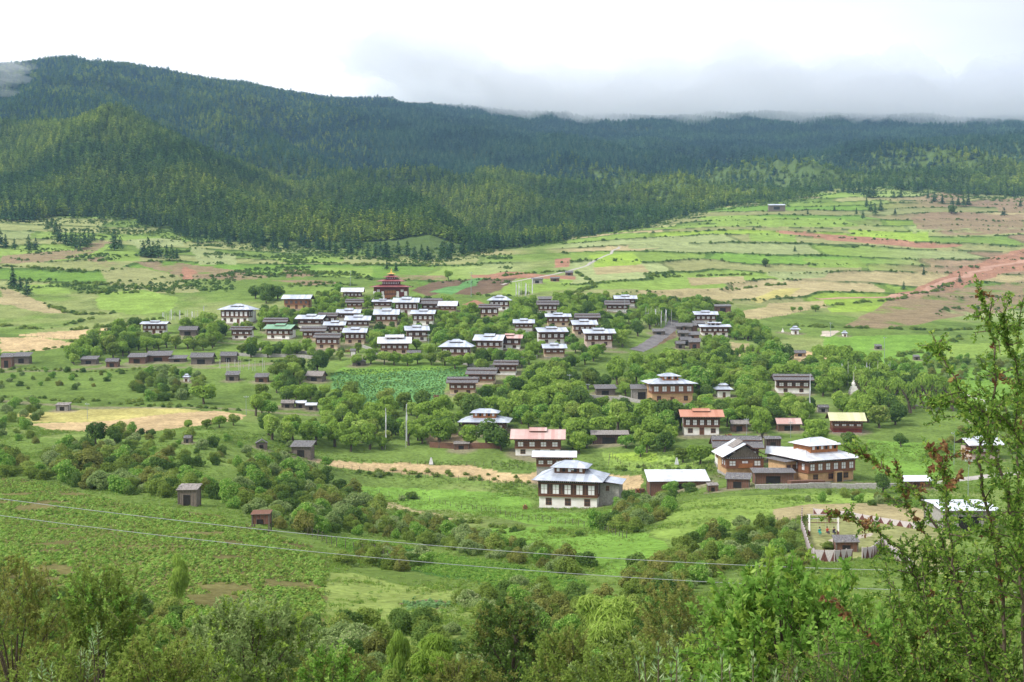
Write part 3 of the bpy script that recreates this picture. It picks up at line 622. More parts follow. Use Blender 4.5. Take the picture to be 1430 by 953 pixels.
print('forest', NFOREST)
# ------------------------------------------------------------------ scrub on the terrace banks
pts = []
n = 120000; x0 = rng.uniform(-0.5, 0.5, n); yy = np.sqrt(rng.uniform(640 ** 2, 1600 ** 2, n)); xx = x0 * yy
zz = zt(xx, yy); q = terr_q(xx, yy, zz); fr = q - np.floor(q); tw_ = terr_w(xx, yy); nn = fbm(xx / 30, yy / 30, 61, 3)
k = (fr > 0.80) & (fr < 0.97) & (tw_ > 0.5) & (nn > -0.12 - 0.25 * _hash(np.floor(q), np.floor(xx / 90), 5)) & (rng.random(n) < 0.8)
k |= (fbm(xx / 55, yy / 70, 63, 3) > 0.27) & (yy < treeline(xx / yy) + 60) & (xx < 0) & (rng.random(n) < 0.8)
k |= (abs(yy - treeline(xx / yy)) < 50) & (rng.random(n) < 0.6)
SCRB = [crown_mesh('scrub_clump', 160 + i, M['dkleaf'], n=110, leaf=0.2, lobes=6, flat=0.3) for i in range(3)]
xx, yy, zz = xx[k], yy[k], zz[k]; ss = 0.55 + 1.2 * rng.random(len(xx)) ** 3
stuff('scrub', np.stack([xx, yy, zz + 0.35 * ss], 1), rng.uniform(0, 6.28, len(xx)), np.stack([ss * 1.3, ss * 1.3, ss], 1), rng.integers(0, 3, len(xx)), SCRB, 'low dark scrub growing on the banks between the terraced fields', 'scrub')
print('scrub', len(xx))
# ------------------------------------------------------------------ haze, and the low cloud lying on the far ridge
def volmat(name, dens, col, an, noise=None):
    m, t, N, K = newmat(name); v = N('ShaderNodeVolumePrincipled'); v.inputs['Density'].default_value = dens; v.inputs['Color'].default_value = (*col, 1)
    v.inputs['Anisotropy'].default_value = an; o = N('ShaderNodeOutputMaterial'); K(v.outputs[0], o.inputs['Volume']); return m
M['haze'] = volmat('haze', 0.000075, (0.42, 0.68, 1.0), 0.0)
tag(MB().box(-3400, 3400, -60, 6400, -75, 900, M['haze']).build('haze'), 'pale blue air thickening towards the far mountains', None, kind='stuff')
M['mist'] = volmat('mist', 0.0042, (1.0, 1.0, 1.0), 0.82)  # volume of the low cloud bank on the far ridge
def cloud_bank():
    nx, ny = 260, 70; X = np.linspace(-560, 2350, nx)[None, :] + np.zeros((ny, 1)); Y = np.linspace(3000, 4700, ny)[:, None] + np.zeros((1, nx))
    u = X / Y; row = np.interp(u, [(p - 715) / F for p in (480, 560, 640, 700, 780, 900, 1040, 1150, 1300, 1430, 1500)], [100, 135, 158, 182, 198, 194, 176, 188, 196, 194, 190])
    b = (476.5 - row) / F; base = Y * (-ST + b * CT) / (CT + b * ST)
    base = np.minimum(base, 3600 * (-ST + b * CT) / (CT + b * ST)) * 0 + 3550 * (-ST + b * CT) / (CT + b * ST)
    nz_ = 66 * fbm(X / 130, Y / 260, 71, 4) + 40 * fbm(X / 46, Y / 90, 73, 3)
    lo = base + 14 + nz_ + 30 * ((Y - 3500) / 1000) ** 2 * (Y < 3500)
    hi = lo + 150 + 55 * fbm(X / 160, Y / 260, 75, 3)
    eg = np.minimum(np.minimum(sstep(-560, -300, X), sstep(2350, 2200, X)), np.minimum(sstep(3000, 3250, Y), sstep(4700, 4500, Y)))
    hi = lo + 2 + (hi - lo) * eg
    V = np.concatenate([np.stack([X, Y, lo], -1).reshape(-1, 3), np.stack([X, Y, hi], -1).reshape(-1, 3)]); n = nx * ny
    k = (np.arange(ny - 1)[:, None] * nx + np.arange(nx - 1)[None, :]).ravel()
    q = [np.stack([k, k + nx, k + nx + 1, k + 1], -1), np.stack([k, k + 1, k + nx + 1, k + nx], -1) + n]
    def side(a): a = np.array(a); return np.stack([a[:-1], a[1:], a[1:] + n, a[:-1] + n], -1)
    q += [side(np.arange(nx)), side(np.arange(nx) + (ny - 1) * nx)[:, ::-1], side(np.arange(ny) * nx)[:, ::-1], side(np.arange(ny) * nx + nx - 1)]
    tag(link('mist', mesh_np('mist', V, 4, np.concatenate(q).ravel(), [M['mist']], smooth=True)), 'thick white cloud lying along the top of the far ridge', None, kind='stuff')  # mist here is the low cloud bank on the far ridge
cloud_bank()
M['mist2'] = volmat('thin_mist', 0.0055, (1.0, 1.0, 1.0), 0.8)
def puff(name, px, row, D, rx, ry, rz, seed, mat):
    x = D * (px - 715) / F; z = D * tslope(row); g = np.random.default_rng(seed)
    nu, nv = 48, 24; V = []
    for i in range(nv + 1):
        th = math.pi * i / nv
        for k in range(nu):
            ph = 2 * math.pi * k / nu; d = np.array([math.sin(th) * math.cos(ph), math.sin(th) * math.sin(ph), math.cos(th)])
            r = 1 + 0.55 * float(fbm(np.array(d[0] * 2.1 + seed + d[2] * 1.7), np.array(d[1] * 2.1 + d[2] * 1.3), seed, 4))
            V.append((x + d[0] * rx * r, D + d[1] * ry * r, z + d[2] * rz * r))
    F_ = [(i * nu + k, (i + 1) * nu + k, (i + 1) * nu + (k + 1) % nu, i * nu + (k + 1) % nu) for i in range(nv) for k in range(nu)]
    me = bpy.data.meshes.new(name); me.from_pydata(V, [], F_); me.materials.append(mat); me.update(); return link(name, me)
for i, (px, row, D, rx, ry, rz) in enumerate([(-6, 96, 2350, 60, 60, 14), (34, 92, 2400, 34, 40, 7), (-16, 116, 2250, 62, 50, 12), (28, 110, 2250, 30, 40, 7), (12, 130, 2150, 30, 36, 6)]):
    tag(puff('mist', px, row, D, rx, ry, rz, 300 + i, M['mist2']), 'wisp of white mist drifting over the shoulder of the wooded mountain', None, kind='stuff')
# ------------------------------------------------------------------ buildings
LAND = []      # landmarks that other labels refer to: (phrase, x, y, size)
RECTS = []     # what must stay in sight: (x0, x1, top, base, distance)
FOOT = []      # footprints (x, y, radius)
_wc = {}
def window_mesh(wd, h, kind, split=False):
    key = (round(wd, 1), round(h, 1), kind, split)
    if key in _wc: return _wc[key]
    wd, h = key[0], key[1]; fr = MB(); pn = MB() if split else fr
    fm = {'w': M['timber2'], 'd': M['trim'], 'o': M['trim'], 't': M['timber']}[kind]; pm = {'w': M['pane'], 'd': M['glass'], 'o': M['glass'], 't': M['pane']}[kind]
    t = 0.09
    fr.box(-wd / 2 - t, wd / 2 + t, -0.07, 0.02, -t, 0, fm).box(-wd / 2 - t, wd / 2 + t, -0.09, 0.02, h, h + t * 1.6, fm)
    fr.box(-wd / 2 - t, -wd / 2, -0.06, 0.02, 0, h, fm).box(wd / 2, wd / 2 + t, -0.06, 0.02, 0, h, fm)
    fr.box(-0.04, 0.04, -0.045, 0.02, 0, h, fm).box(-wd / 2, wd / 2, -0.04, 0.02, h * 0.5 - 0.035, h * 0.5 + 0.035, fm)
    if kind in 'do': fr.box(-wd / 4 - 0.02, -wd / 4 + 0.02, -0.042, 0.02, 0, h, fm).box(wd / 4 - 0.02, wd / 4 + 0.02, -0.042, 0.02, 0, h, fm)
    pn.box(-wd / 2, wd / 2, -0.02, 0.012, 0.001, h - 0.001, pm)
    r = (fr.mesh('window'), pn.mesh('pane') if split else None); _wc[key] = r; return r
def window(par, x, y, z, wd, h, kind, split, rz=0):
    a, b = window_mesh(wd, h, kind, split)
    o = link('window', a, par); o.location = (x, y, z); o.rotation_euler = (0, 0, rz)
    if b: link('pane', b, o)
    return o
def gable(b, Wr, Dr, z0, rise, mat, under, t=0.09, ridge='X', oy=0.0, ox=0.0):
    if ridge == 'X':
        for s in (-1, 1):
            b.slab([(ox - Wr / 2, oy + s * Dr / 2, z0), (ox + Wr / 2, oy + s * Dr / 2, z0), (ox + Wr / 2, oy + s * 0.01, z0 + rise), (ox - Wr / 2, oy + s * 0.01, z0 + rise)][::s * -1], t, mat, under)
        b.box(ox - Wr / 2, ox + Wr / 2, oy - 0.12, oy + 0.12, z0 + rise - 0.02, z0 + rise + 0.05, mat)
        for s in (-1, 1): b.box(ox - Wr / 2 + 0.02, ox + Wr / 2 - 0.02, oy + s * (Dr / 2 - 0.03) - 0.03, oy + s * (Dr / 2 - 0.03) + 0.03, z0 - 0.24, z0 - t - 0.003, under)
    else:
        for s in (-1, 1):
            b.slab([(ox + s * Wr / 2, oy - Dr / 2, z0), (ox + s * 0.01, oy - Dr / 2, z0 + rise), (ox + s * 0.01, oy + Dr / 2, z0 + rise), (ox + s * Wr / 2, oy + Dr / 2, z0)][::s], t, mat, under)
        b.box(ox - 0.12, ox + 0.12, oy - Dr / 2, oy + Dr / 2, z0 + rise - 0.02, z0 + rise + 0.05, mat)
def hip(b, Wr, Dr, z0, rise, mat, under, t=0.09, inset=0.36, cut=0.0):
    rx = Wr / 2 - Dr * inset; zr = z0 + rise
    A = [(-Wr / 2, -Dr / 2, z0), (Wr / 2, -Dr / 2, z0), (Wr / 2, Dr / 2, z0), (-Wr / 2, Dr / 2, z0)]; p, q = (-rx, 0, zr), (rx, 0, zr)
    b.slab([A[0], A[1], q, p], t, mat, under).slab([A[2], A[3], p, q], t, mat, under).slab([A[1], A[2], q], t, mat, under).slab([A[3], A[0], p], t, mat, under)
    for a_, c_ in ((A[0], p), (A[1], q), (A[2], q), (A[3], p), (p, q)): b.tube([(a_[0], a_[1], a_[2] + 0.02), (c_[0], c_[1], c_[2] + 0.02)], 0.07, mat, 4)
def stones(b, Wr, Dr, z0, rise, n, seed, y0=-0.46, y1=-0.05):
    g = random.Random(seed)
    for _ in range(n):
        x = g.uniform(-0.48, 0.48) * Wr; f = g.choice((y0, (y0 + y1) / 2, y1)) + g.uniform(-0.02, 0.02); y = f * Dr; s = g.uniform(0.12, 0.24)
        z = z0 + rise * (1 - abs(f) * 2); b.box(x - s, x + s, y - s * 0.7, y + s * 0.7, z, z + s * 0.7, M['rock'])
STY = {  # wall, bay, window kind
 'white': ('white', 'timber', 'w', 'd'), 'whiteb': ('white', 'timber2', 'w', 'd'), 'cream': ('cream', 'timber', 'w', 'd'), 'creamb': ('cream', 'timber2', 'w', 'd'),
 'pink': ('pink', 'timber', 'w', 'd'), 'brown': ('cream', 'timber2', 'w', 'o'), 'orange': ('tan', 'orange', 'o', 'o'), 'stone': ('stone', 'timber', 'w', 'd'), 'tan': ('tan', 'trim', 'w', 'o'), 'redl': ('maroon', 'timber', 'w', 'w')}
CAT = {'white': 'white farmhouse'}
def house(x0, x1, top, eave, base, sty, roof, yaw, nwin, label, short, dep=None, name='farmhouse', lantern=None, kind='gable', floors=2, D=None, foot=None, band=None, xoff=0, tower=False, rise=None, split=None, group='farmhouses of the village', lower=None):
    cxp = (x0 + x1) / 2
    hx, hy, hz = hit(cxp, base)
    if D: hy = D; hx = D * (cxp - 715) / F; hz = D * tslope(base)
    D = hy; px = D / F; Wr = (x1 - x0) * px / (math.cos(R(yaw)) + 0.0); ov = min(1.5, 0.09 * Wr + 0.3)
    if abs(yaw) > 10: Wr *= 0.93
    W = Wr - 2 * ov; Dp = dep or min(max(W * 0.62, 5.0), 10.5); Dr = Dp + 2 * ov
    H = max((base - eave) * px * 0.985 + 0.2, 2.6); tiltdown = -hz / D
    vis = (eave - top) * px; lh = 0.0 if lantern == 0 else 0.75
    rs = rise or min(max(vis - lh - Dr / 2 * max(tiltdown, 0) * 0.9, 0.85), 2.3)
    cx = hx + Dp / 2 * math.sin(R(-yaw)); cy_ = hy + Dp / 2 * math.cos(R(yaw))
    g = random.Random(int(x0 * 7 + base)); root = empty(name, (cx, cy_, hz), R(yaw))
    tag(root, label, 'house' if name != 'barn' else 'barn', group)
    LAND.append((short, cx, cy_, W / 2)); RECTS.append((x0, x1, top, base, D)); FOOT.append((cx, cy_, max(W, Dp) / 2 + 1))
    wallm, baym, wk, lk = STY[sty]; wallm, baym = M[wallm], M[baym]; split = D < 400 if split is None else split
    hw = H - 0.55; bz = hw * (1 - (band or (0.50 if floors == 2 else 0.92)))
    b = MB(); b.box(-W / 2, W / 2, -Dp / 2, Dp / 2, -3.0, hw, wallm)
    b.box(-W / 2 - 0.12, W / 2 + 0.12, -Dp / 2 - 0.12, Dp / 2 + 0.12, -3.0, 0.12, M['stone']); b.build('wall', root)
    # timber bay along the front, wrapping the corners
    b = MB(); yb = -Dp / 2 - 0.38; bw = W + 0.3; bd = Dp * 0.55
    b.box(-bw / 2, bw / 2, yb, yb + bd, bz, hw + 0.03, baym)
    for zz, mm, e in ((bz - 0.10, M['trim'], 0.09), (bz + 0.28, M['trim'], 0.05), (hw - 0.30, M['trim'], 0.05), (hw - 0.02, M['timber'], 0.16)):
        b.box(-bw / 2 - e, bw / 2 + e, yb - e, yb + bd + 0.002, zz, zz + 0.14, mm)
    nn = int(bw / 0.45)
    for i in range(nn): b.box(-bw / 2 + (i + 0.3) * bw / nn, -bw / 2 + (i + 0.62) * bw / nn, yb - 0.22, yb, hw + 0.125, hw + 0.24, M['pane'] if D < 400 else M['trim'])
    wh = hw - bz - 0.86; ww = min(1.35, bw / nwin * 0.52)
    for i in range(nwin + 1):
        x = -bw / 2 + bw * i / nwin; b.box(max(x - 0.12, -bw / 2 - 0.01), min(x + 0.12, bw / 2 + 0.01), yb - 0.04, yb, bz + 0.425, hw - 0.305, M['trim'] if sty in ('tan', 'orange') else M['timber2'])
    b.build('timber_bay', root)
    for i in range(nwin):
        x = -bw / 2 + bw * (i + 0.5) / nwin; window(root, x, yb - 0.012, bz + 0.52, ww, max(wh - 0.1, 0.5), wk if wk != 'o' or i % 2 else 'o', split)
    for s, rz in ((-1, -90), (1, 90)):        # gable-end windows of the bay
        for k in range(2): window(root, s * (bw / 2 + 0.012), yb + bd * (0.3 + 0.42 * k), bz + 0.52, min(0.9, ww), max(wh - 0.1, 0.5), wk, False, R(rz))
    if bz > 1.7:
        nl = lower if lower is not None else max(2, nwin - 2); dj = nl // 2
        for i in range(nl):
            x = -W / 2 + W * (i + 0.5) / nl
            if i == dj and nl >= 3 and lower is None:
                d = MB(); d.box(-0.65, 0.65, -0.09, 0.02, 0, 0.12, M['trim']).box(-0.65, -0.5, -0.08, 0.02, 0.12, 2.0, M['trim']).box(0.5, 0.65, -0.08, 0.02, 0.12, 2.0, M['trim']).box(-0.7, 0.7, -0.1, 0.02, 2.0, 2.15, M['trim']).box(-0.5, 0.5, -0.04, 0.01, 0.12, 2.0, M['timber2'])
                do = d.build('door', root, (x, -Dp / 2 - 0.012, 0.06))
            else: window(root, x, -Dp / 2 - 0.012, bz * 0.30, min(1.2, W / nl * 0.4), min(bz * 0.48, 1.4), lk, split)
    # open attic under the flying roof
    b = MB(); b.box(-W / 2 + 0.9, W / 2 - 0.9, -Dp / 2 + 0.9, Dp / 2 - 0.9, hw - 0.05, H - 0.05, M['timber'])
    for i in range(6):
        for s in (-1, 1):
            x = -W / 2 + 0.15 + (W - 0.3) * i / 5; b.box(x - 0.08, x + 0.08, s * (Dp / 2 - 0.15) - 0.08, s * (Dp / 2 - 0.15) + 0.08, hw, H + 0.05, M['timber2'])
    if kind == 'gable':
        for s in (-1, 1): b.slab([(s * (W / 2 - 0.3), -Dp / 2, H - 0.1), (s * (W / 2 - 0.3), Dp / 2, H - 0.1), (s * (W / 2 - 0.3), 0.0, H + rs * 0.8), ], 0.001, M['timber2']) if False else b.add([(s * (W / 2 - 0.3), -Dp / 2 + 0.5, H - 0.06), (s * (W / 2 - 0.3), Dp / 2 - 0.5, H - 0.06), (s * (W / 2 - 0.3), 0, H + rs * 0.84), (s * (W / 2 - 0.4), -Dp / 2 + 0.5, H - 0.06), (s * (W / 2 - 0.4), Dp / 2 - 0.5, H - 0.06), (s * (W / 2 - 0.4), 0, H + rs * 0.84)], [(0, 1, 2), (5, 4, 3), (0, 3, 4, 1), (1, 4, 5, 2), (2, 5, 3, 0)], M['timber2'])
    b.build('attic', root)
    b = MB(); rm = M[roof]
    if kind == 'gable': gable(b, Wr, Dr, H, rs, rm, M['timber2'])
    elif kind == 'hip': hip(b, Wr, Dr, H, rs, rm, M['timber2'])
    elif kind == 'front': gable(b, Wr, Dr, H, rs, rm, M['timber2'], ridge='Y')
    if roof.startswith('shingle'): stones(b, Wr, Dr, H, rs, int(Wr * 1.4), x0)
    b.build('roof', root)
    if lantern != 0:
        if roof.startswith('shingle') and lantern is None: lw, ld, up, tall = 0.97, 0.42, 0.42, False
        else: lw, ld, up, tall = (0.36, 0.42, 0.45, False) if lantern is None else lantern
        b = MB(); Lw, Ld = Wr * lw, Dr * ld; zb = H + rs * (1 - ld) + up
        if tall or up > 0.5:
            b.box(-Lw / 2 + 0.9, Lw / 2 - 0.9, -Ld / 2 + 0.8, Ld / 2 - 0.8, H + 0.2, zb + 0.05, M['orange'] if tall else M['timber2'])
            nq = max(3, int(Lw / 1.5))
            for i in range(nq):
                x = -Lw / 2 + 1.1 + (Lw - 2.2) * (i + 0.5) / nq; b.box(x - 0.32, x + 0.32, -Ld / 2 + 0.76, -Ld / 2 + 0.8, zb - min(up, 1.2) * 0.8, zb - 0.15, M['dark'] if i % 2 else M['pane'])
            b.build('lantern_storey', root); b = MB()
        else:
            b.box(-Lw / 2 + 0.5, Lw / 2 - 0.5, -Ld / 2 + 0.45, Ld / 2 - 0.45, H + rs * 0.5, zb + 0.02, M['timber']); b.build('ridge_vent', root); b = MB()
        rl = rs * ld * 1.0 + (0.25 if tall else 0)
        if kind == 'hip': hip(b, Lw, Ld, zb, rl, rm, M['timber2'], inset=0.4)
        elif kind == 'front': gable(b, Lw, Ld, zb, rl, M['shingle2'], M['timber2'], ridge='Y')
        else: gable(b, Lw, Ld, zb, rl, rm, M['timber2'])
        if roof.startswith('shingle'): stones(b, Lw, Ld, zb, rl, int(Lw * 1.2), x0 + 5)
        b.build('raised_roof', root)
    if tower:     # stone wing with its own lean-to roof on the far side wall
        b = MB(); b.box(W / 2 + 0.05, W / 2 + 4.6, -Dp / 2 + 3.2, Dp / 2, -3, hw - 0.4, M['stone']); b.build('stone_wing', root)
        b = MB(); b.slab([(W / 2 - 0.3, -Dp / 2 + 2.2, hw + 0.35), (W / 2 + 5.4, -Dp / 2 + 2.2, hw - 0.35), (W / 2 + 5.4, Dp / 2 + 0.8, hw - 0.35), (W / 2 - 0.3, Dp / 2 + 0.8, hw + 0.35)], 0.08, M['metal'], M['timber2']); b.build('roof', root)
        window(root, W / 2 + 2.0, -Dp / 2 + 3.2 - 0.012, hw - 2.0, 0.6, 0.9, 'd', True)
    return root, W, Dp, H, hw
m_, g_ = 'metal', 'shingle'
HOUSES = [
 (196, 234, 447, 453, 467, 'white', m_, 2, 5, 'small whitewashed house with metal roof, alone at the left edge of the village', 'lone house left of the village'),
 (302, 354, 424, 433, 452, 'white', m_, -14, 6, 'large white three-storey house with bright metal roof beside the tall bare flag poles', 'large white house by the flag poles'),
 (320, 353, 455, 461, 474, 'white', g_, -8, 3, 'low house with dark grey shingle roof directly below the large white three-storey house', 'dark-roofed house below the large white one'),
 (367, 402, 443, 450, 464, 'cream', g_, 0, 4, 'long grey shingle roof of a house tucked behind the green-roofed house', 'grey roof behind the green roof'),
 (366, 411, 451, 460, 474, 'white', 'green', -16, 4, 'white house with the only green metal roof in the village', 'green-roofed house'),
 (393, 435, 412, 418, 432, 'orange', m_, -4, 5, 'unpainted orange timber house with flat-looking white metal roof above the village', 'orange timber house'),
 (412, 453, 438, 446, 458, 'white', m_, -10, 3, 'white house with metal roof and bare white right-hand gable, between two grey shingle roofs', 'white house among grey roofs'),
 (442, 472, 436, 442, 455, 'cream', g_, -6, 3, 'grey shingle-roofed house just behind the white house with the bare gable', 'grey-roofed house by the upper lane'),
 (451, 483, 447, 455, 468, 'white', m_, 0, 4, 'metal-roofed white house directly above the brown house with the dark shingle roof', 'white house above the brown one'),
 (419, 456, 455, 463, 476, 'cream', g_, -3, 4, 'dark shingle-roofed house joined to the brown house beside it', 'dark shingle house of the lower lane'),
 (437, 476, 464, 472, 488, 'brown', g_, -5, 4, 'red-brown timber house with dark shingle roof at the lower left of the house cluster', 'red-brown shingle-roofed house'),
 (476, 508, 403, 409, 415, 'cream', 'metalw', 2, 5, 'long low white building with white roof to the left of the red temple', 'low white building left of the temple'),
 (482, 508, 417, 423, 432, 'brown', g_, 4, 3, 'dark grey-roofed house below the low white building beside the temple', 'dark-roofed house below the low white building'),
 (519, 549, 417, 422, 432, 'white', m_, 0, 3, 'house with white metal roof right at the foot of the red temple', 'house at the temple foot'),
 (548, 586, 414, 423, 440, 'white', m_, -2, 5, 'broad white and dark brown house with metal roof just right of the temple front', 'broad house right of the temple'),
 (586, 618, 416, 425, 436, 'stone', g_, 0, 3, 'grey shingle-roofed stone house right of the broad white house near the temple', 'grey stone house near the temple'),
 (611, 639, 421, 428, 436, 'brown', 'metalw', -6, 3, 'small brown house with bright metal roof beside the red soil mound', 'small house by the red soil mound'),
 (469, 504, 430, 438, 448, 'white', m_, 0, 4, 'metal-roofed house on the upper left lane below the dark grey-roofed house', 'metal-roofed house of the upper left lane'),
 (481, 518, 439, 448, 460, 'white', m_, 0, 4, 'second metal-roofed house down the steep lane, left of the brown and cream house', 'second house down the lane'),
 (521, 558, 429, 440, 455, 'brown', m_, 0, 4, 'brown and cream house with white roof straight below the red temple', 'brown and cream house below the temple'),
 (573, 608, 431, 439, 455, 'white', m_, -4, 4, 'white house with metal roof right of the brown and cream house below the temple', 'white house on the temple slope'),
 (478, 513, 456, 465, 481, 'cream', m_, 0, 4, 'cream-walled house with metal roof lowest on the steep lane', 'cream house lowest on the lane'),
 (565, 600, 453, 462, 477, 'white', m_, 10, 3, 'white house with open dark porch and whitewashed left gable above the two-tier tan house', 'white house with the dark porch'),
 (527, 575, 468, 480, 495, 'brown', 'metalw', 4, 5, 'tan house with two-tier white roof and orange windows above the bluish green crop field', 'tan two-tier house'),
 (612, 660, 473, 485, 502, 'cream', m_, -6, 4, 'cream house with broad pale roof at the top corner of the crop field', 'cream house at the crop field corner'),
 (650, 694, 512, 523, 538, 'brown', g_, -10, 4, 'brown timber house with grey shingle roof, middle one of the three grey-roofed houses', 'middle one of three grey-roofed houses'),
 (623, 668, 525, 535, 551, 'brown', g_, -3, 4, 'dark brown house with grey shingle roof, lowest of the three grey-roofed houses', 'lowest of three grey-roofed houses'),
 (688, 724, 502, 510, 524, 'white', g_, -6, 4, 'white and brown house with grey shingle roof, topmost of the three grey-roofed houses', 'topmost of three grey-roofed houses'),
 (668, 699, 424, 430, 446, 'cream', g_, 0, 3, 'narrow cream shingle-roofed house left of the white house under the flags', 'narrow house with dark shingle roof'),
 (680, 714, 412, 420, 434, 'white', m_, -4, 4, 'white house with hipped metal roof just below the cluster of white prayer flags', 'white house under the prayer flags'),
 (749, 781, 419, 426, 439, 'white', g_, 0, 4, 'white house with grey shingle roof below the dark wooden sheds on the hill', 'white house below the hill sheds'),
 (761, 798, 436, 443, 456, 'brown', m_, 2, 4, 'brown house with pale metal roof left of the tight pair of roofs', 'brown metal-roofed house'),
 (802, 839, 437, 444, 456, 'cream', g_, 0, 4, 'house with grey shingle roof standing behind the red-brown house of the tight pair', 'grey roof of the tight pair'),
 (798, 835, 445, 454, 469, 'brown', m_, 8, 4, 'red-brown house with pale roof in front of the grey shingle roof', 'red-brown house of the tight pair'),
 (748, 795, 455, 464, 481, 'white', m_, 12, 4, 'tall white house with stone left gable and long metal roof in the village centre', 'tall white house in the village centre'),
 (814, 860, 457, 466, 485, 'pink', m_, 6, 4, 'pale pinkish three-storey house with long metal roof above the dense trees', 'pinkish three-storey house'),
 (716, 747, 444, 452, 462, 'white', m_, 0, 4, 'small house with metal roof alone among trees above the green lamp pole', 'small house among trees'),
 (659, 705, 465, 476, 492, 'white', m_, -12, 4, 'bright white house with bluish metal roof joined to the pink-roofed house', 'bright white bluish-roofed house'),
 (692, 730, 465, 473, 488, 'white', 'pinkroof', -5, 3, 'white house with faded pink roof joined to the bluish-roofed white house', 'pink-roofed house'),
 (757, 792, 478, 487, 499, 'brown', m_, 6, 3, 'small house with bright metal roof half hidden by trees below the tall white house', 'small roof below the tall white house'),
 (639, 712, 578, 590, 606, 'white', m_, -5, 4, 'large white house with two-tier bluish hipped roof behind the bushy tree', 'large two-tier hipped house'),
 (857, 890, 411, 418, 428, 'white', m_, 0, 4, 'metal-roofed house behind the grey-roofed one at the top right of the village', 'metal-roofed house at the top field'),
 (844, 880, 419, 426, 436, 'white', g_, -2, 4, 'white house with grey shingle roof below the tan field at the village top', 'grey-roofed house at the top field'),
 (968, 1003, 433, 440, 453, 'white', m_, -2, 4, 'upper of the two white and dark brown houses right of the log sheds', 'upper house by the log sheds'),
 (976, 1021, 452, 457, 470, 'white', m_, 0, 5, 'lower of the two white and dark brown houses right of the log sheds', 'lower house by the log sheds'),
 (904, 974, 530, 536, 564, 'tan', m_, 6, 5, 'large brick-tan house with square two-tier metal roof and lean-to roof across its front', 'large tan two-tier house'),
 (1080, 1136, 521, 531, 550, 'white', g_, -4, 4, 'white and red-brown house with long grey shingle roof beside the tall white flag', 'shingled house by the tall flag'),
 (949, 1011, 568, 582, 608, 'white', 'red', -2, 5, 'white house with bright orange-red metal roof', 'orange-red-roofed house'),
 (712, 790, 595, 613, 637, 'whiteb', 'pinkroof', -3, 4, 'white and red-brown house with long faded red roof and timber balcony at its left', 'faded red-roofed house'),
 (1158, 1209, 576, 588, 605, 'redl', 'yellow', -6, 4, 'dark timber house with yellow-green roof and red painted lower floor', 'yellow-roofed house'),
 (994, 1066, 606, 625, 650, 'white', g_, -3, 4, 'old white house with two-tier grey shingle roof behind the gable-fronted brown house', 'old shingled house'),
 (1348, 1402, 607, 622, 642, 'pink', 'metalw', 8, 3, 'pinkish house with white roof seen through the branches of the near tree', 'pinkish house behind the branches'),
]
EXTRA = {25 - 1: dict(), }
for h in HOUSES:
    kw = {}
    sh = h[10]
    if sh == 'large two-tier hipped house': kw = dict(kind='hip', lantern=(0.56, 0.52, 1.7, True), dep=9.5, rise=1.5)
    elif sh == 'large tan two-tier house': kw = dict(kind='hip', lantern=(0.42, 0.5, 1.5, True), dep=10, rise=1.3, floors=3, band=0.42)
    elif sh in ('tan two-tier house',): kw = dict(lantern=(0.56, 0.45, 0.9, False))
    elif sh == 'lower house by the log sheds': kw = dict(lantern=(0.44, 0.4, 1.0, False), rise=1.0)
    elif sh in ('white house under the prayer flags', 'cream house at the crop field corner', 'large white house by the flag poles'): kw = dict(kind='hip', lantern=(0.40, 0.42, 0.55, False))
    elif sh in ('low white building left of the temple', 'orange timber house', 'small house by the red soil mound'): kw = dict(lantern=0, floors=1 if 'low' in sh else 2)
    elif sh == 'faded red-roofed house': kw = dict(band=0.5, lantern=(0.32, 0.36, 0.5, False), lower=3)
    elif sh == 'yellow-roofed house': kw = dict(lantern=0, dep=6)
    elif sh == 'orange-red-roofed house': kw = dict(lantern=(0.4, 0.4, 0.4, False))
    house(*h, **kw)
# the whitewashed house in the meadow
r55, W, Dp, H, hw = house(740, 846, 648, 671, 711, 'white', 'metal', -12, 5, 'whitewashed house with dark timber upper floor and stone wing in the green meadow', 'house in the meadow', dep=10, lantern=(0.54, 0.56, 1.6, False), kind='hip', rise=2.2, tower=True, split=True, lower=3, band=0.52)
b = MB(); b.box(-0.22, 0.22, -0.22, 0.22, 0, 1.1, M['metalw']); b.box(-0.42, 0.42, -0.42, 0.42, 1.1, 1.4, M['metalw']); b.build('chimney', r55, (0.6, -2.6, H + 0.9))
b = MB()
for s in (-0.2, 0.2): b.box(s - 0.03, s + 0.03, -0.04, 0.02, 0, 1.9, M['orange'])
for k in range(6): b.box(-0.2, 0.2, -0.03, 0.01, 0.15 + k * 0.3, 0.2 + k * 0.3, M['orange'])
b.build('roof_ladder', r55, (-1.2, -2.75, H + 0.85))
house(743, 806, 634, 643, 652, 'brown', 'metalw', -4, 4, 'low outbuilding with plain white roof right behind the house in the meadow', 'outbuilding behind the meadow house', dep=5, lantern=0, floors=1, kind='gable', name='outbuilding', group='outbuildings', D=312)
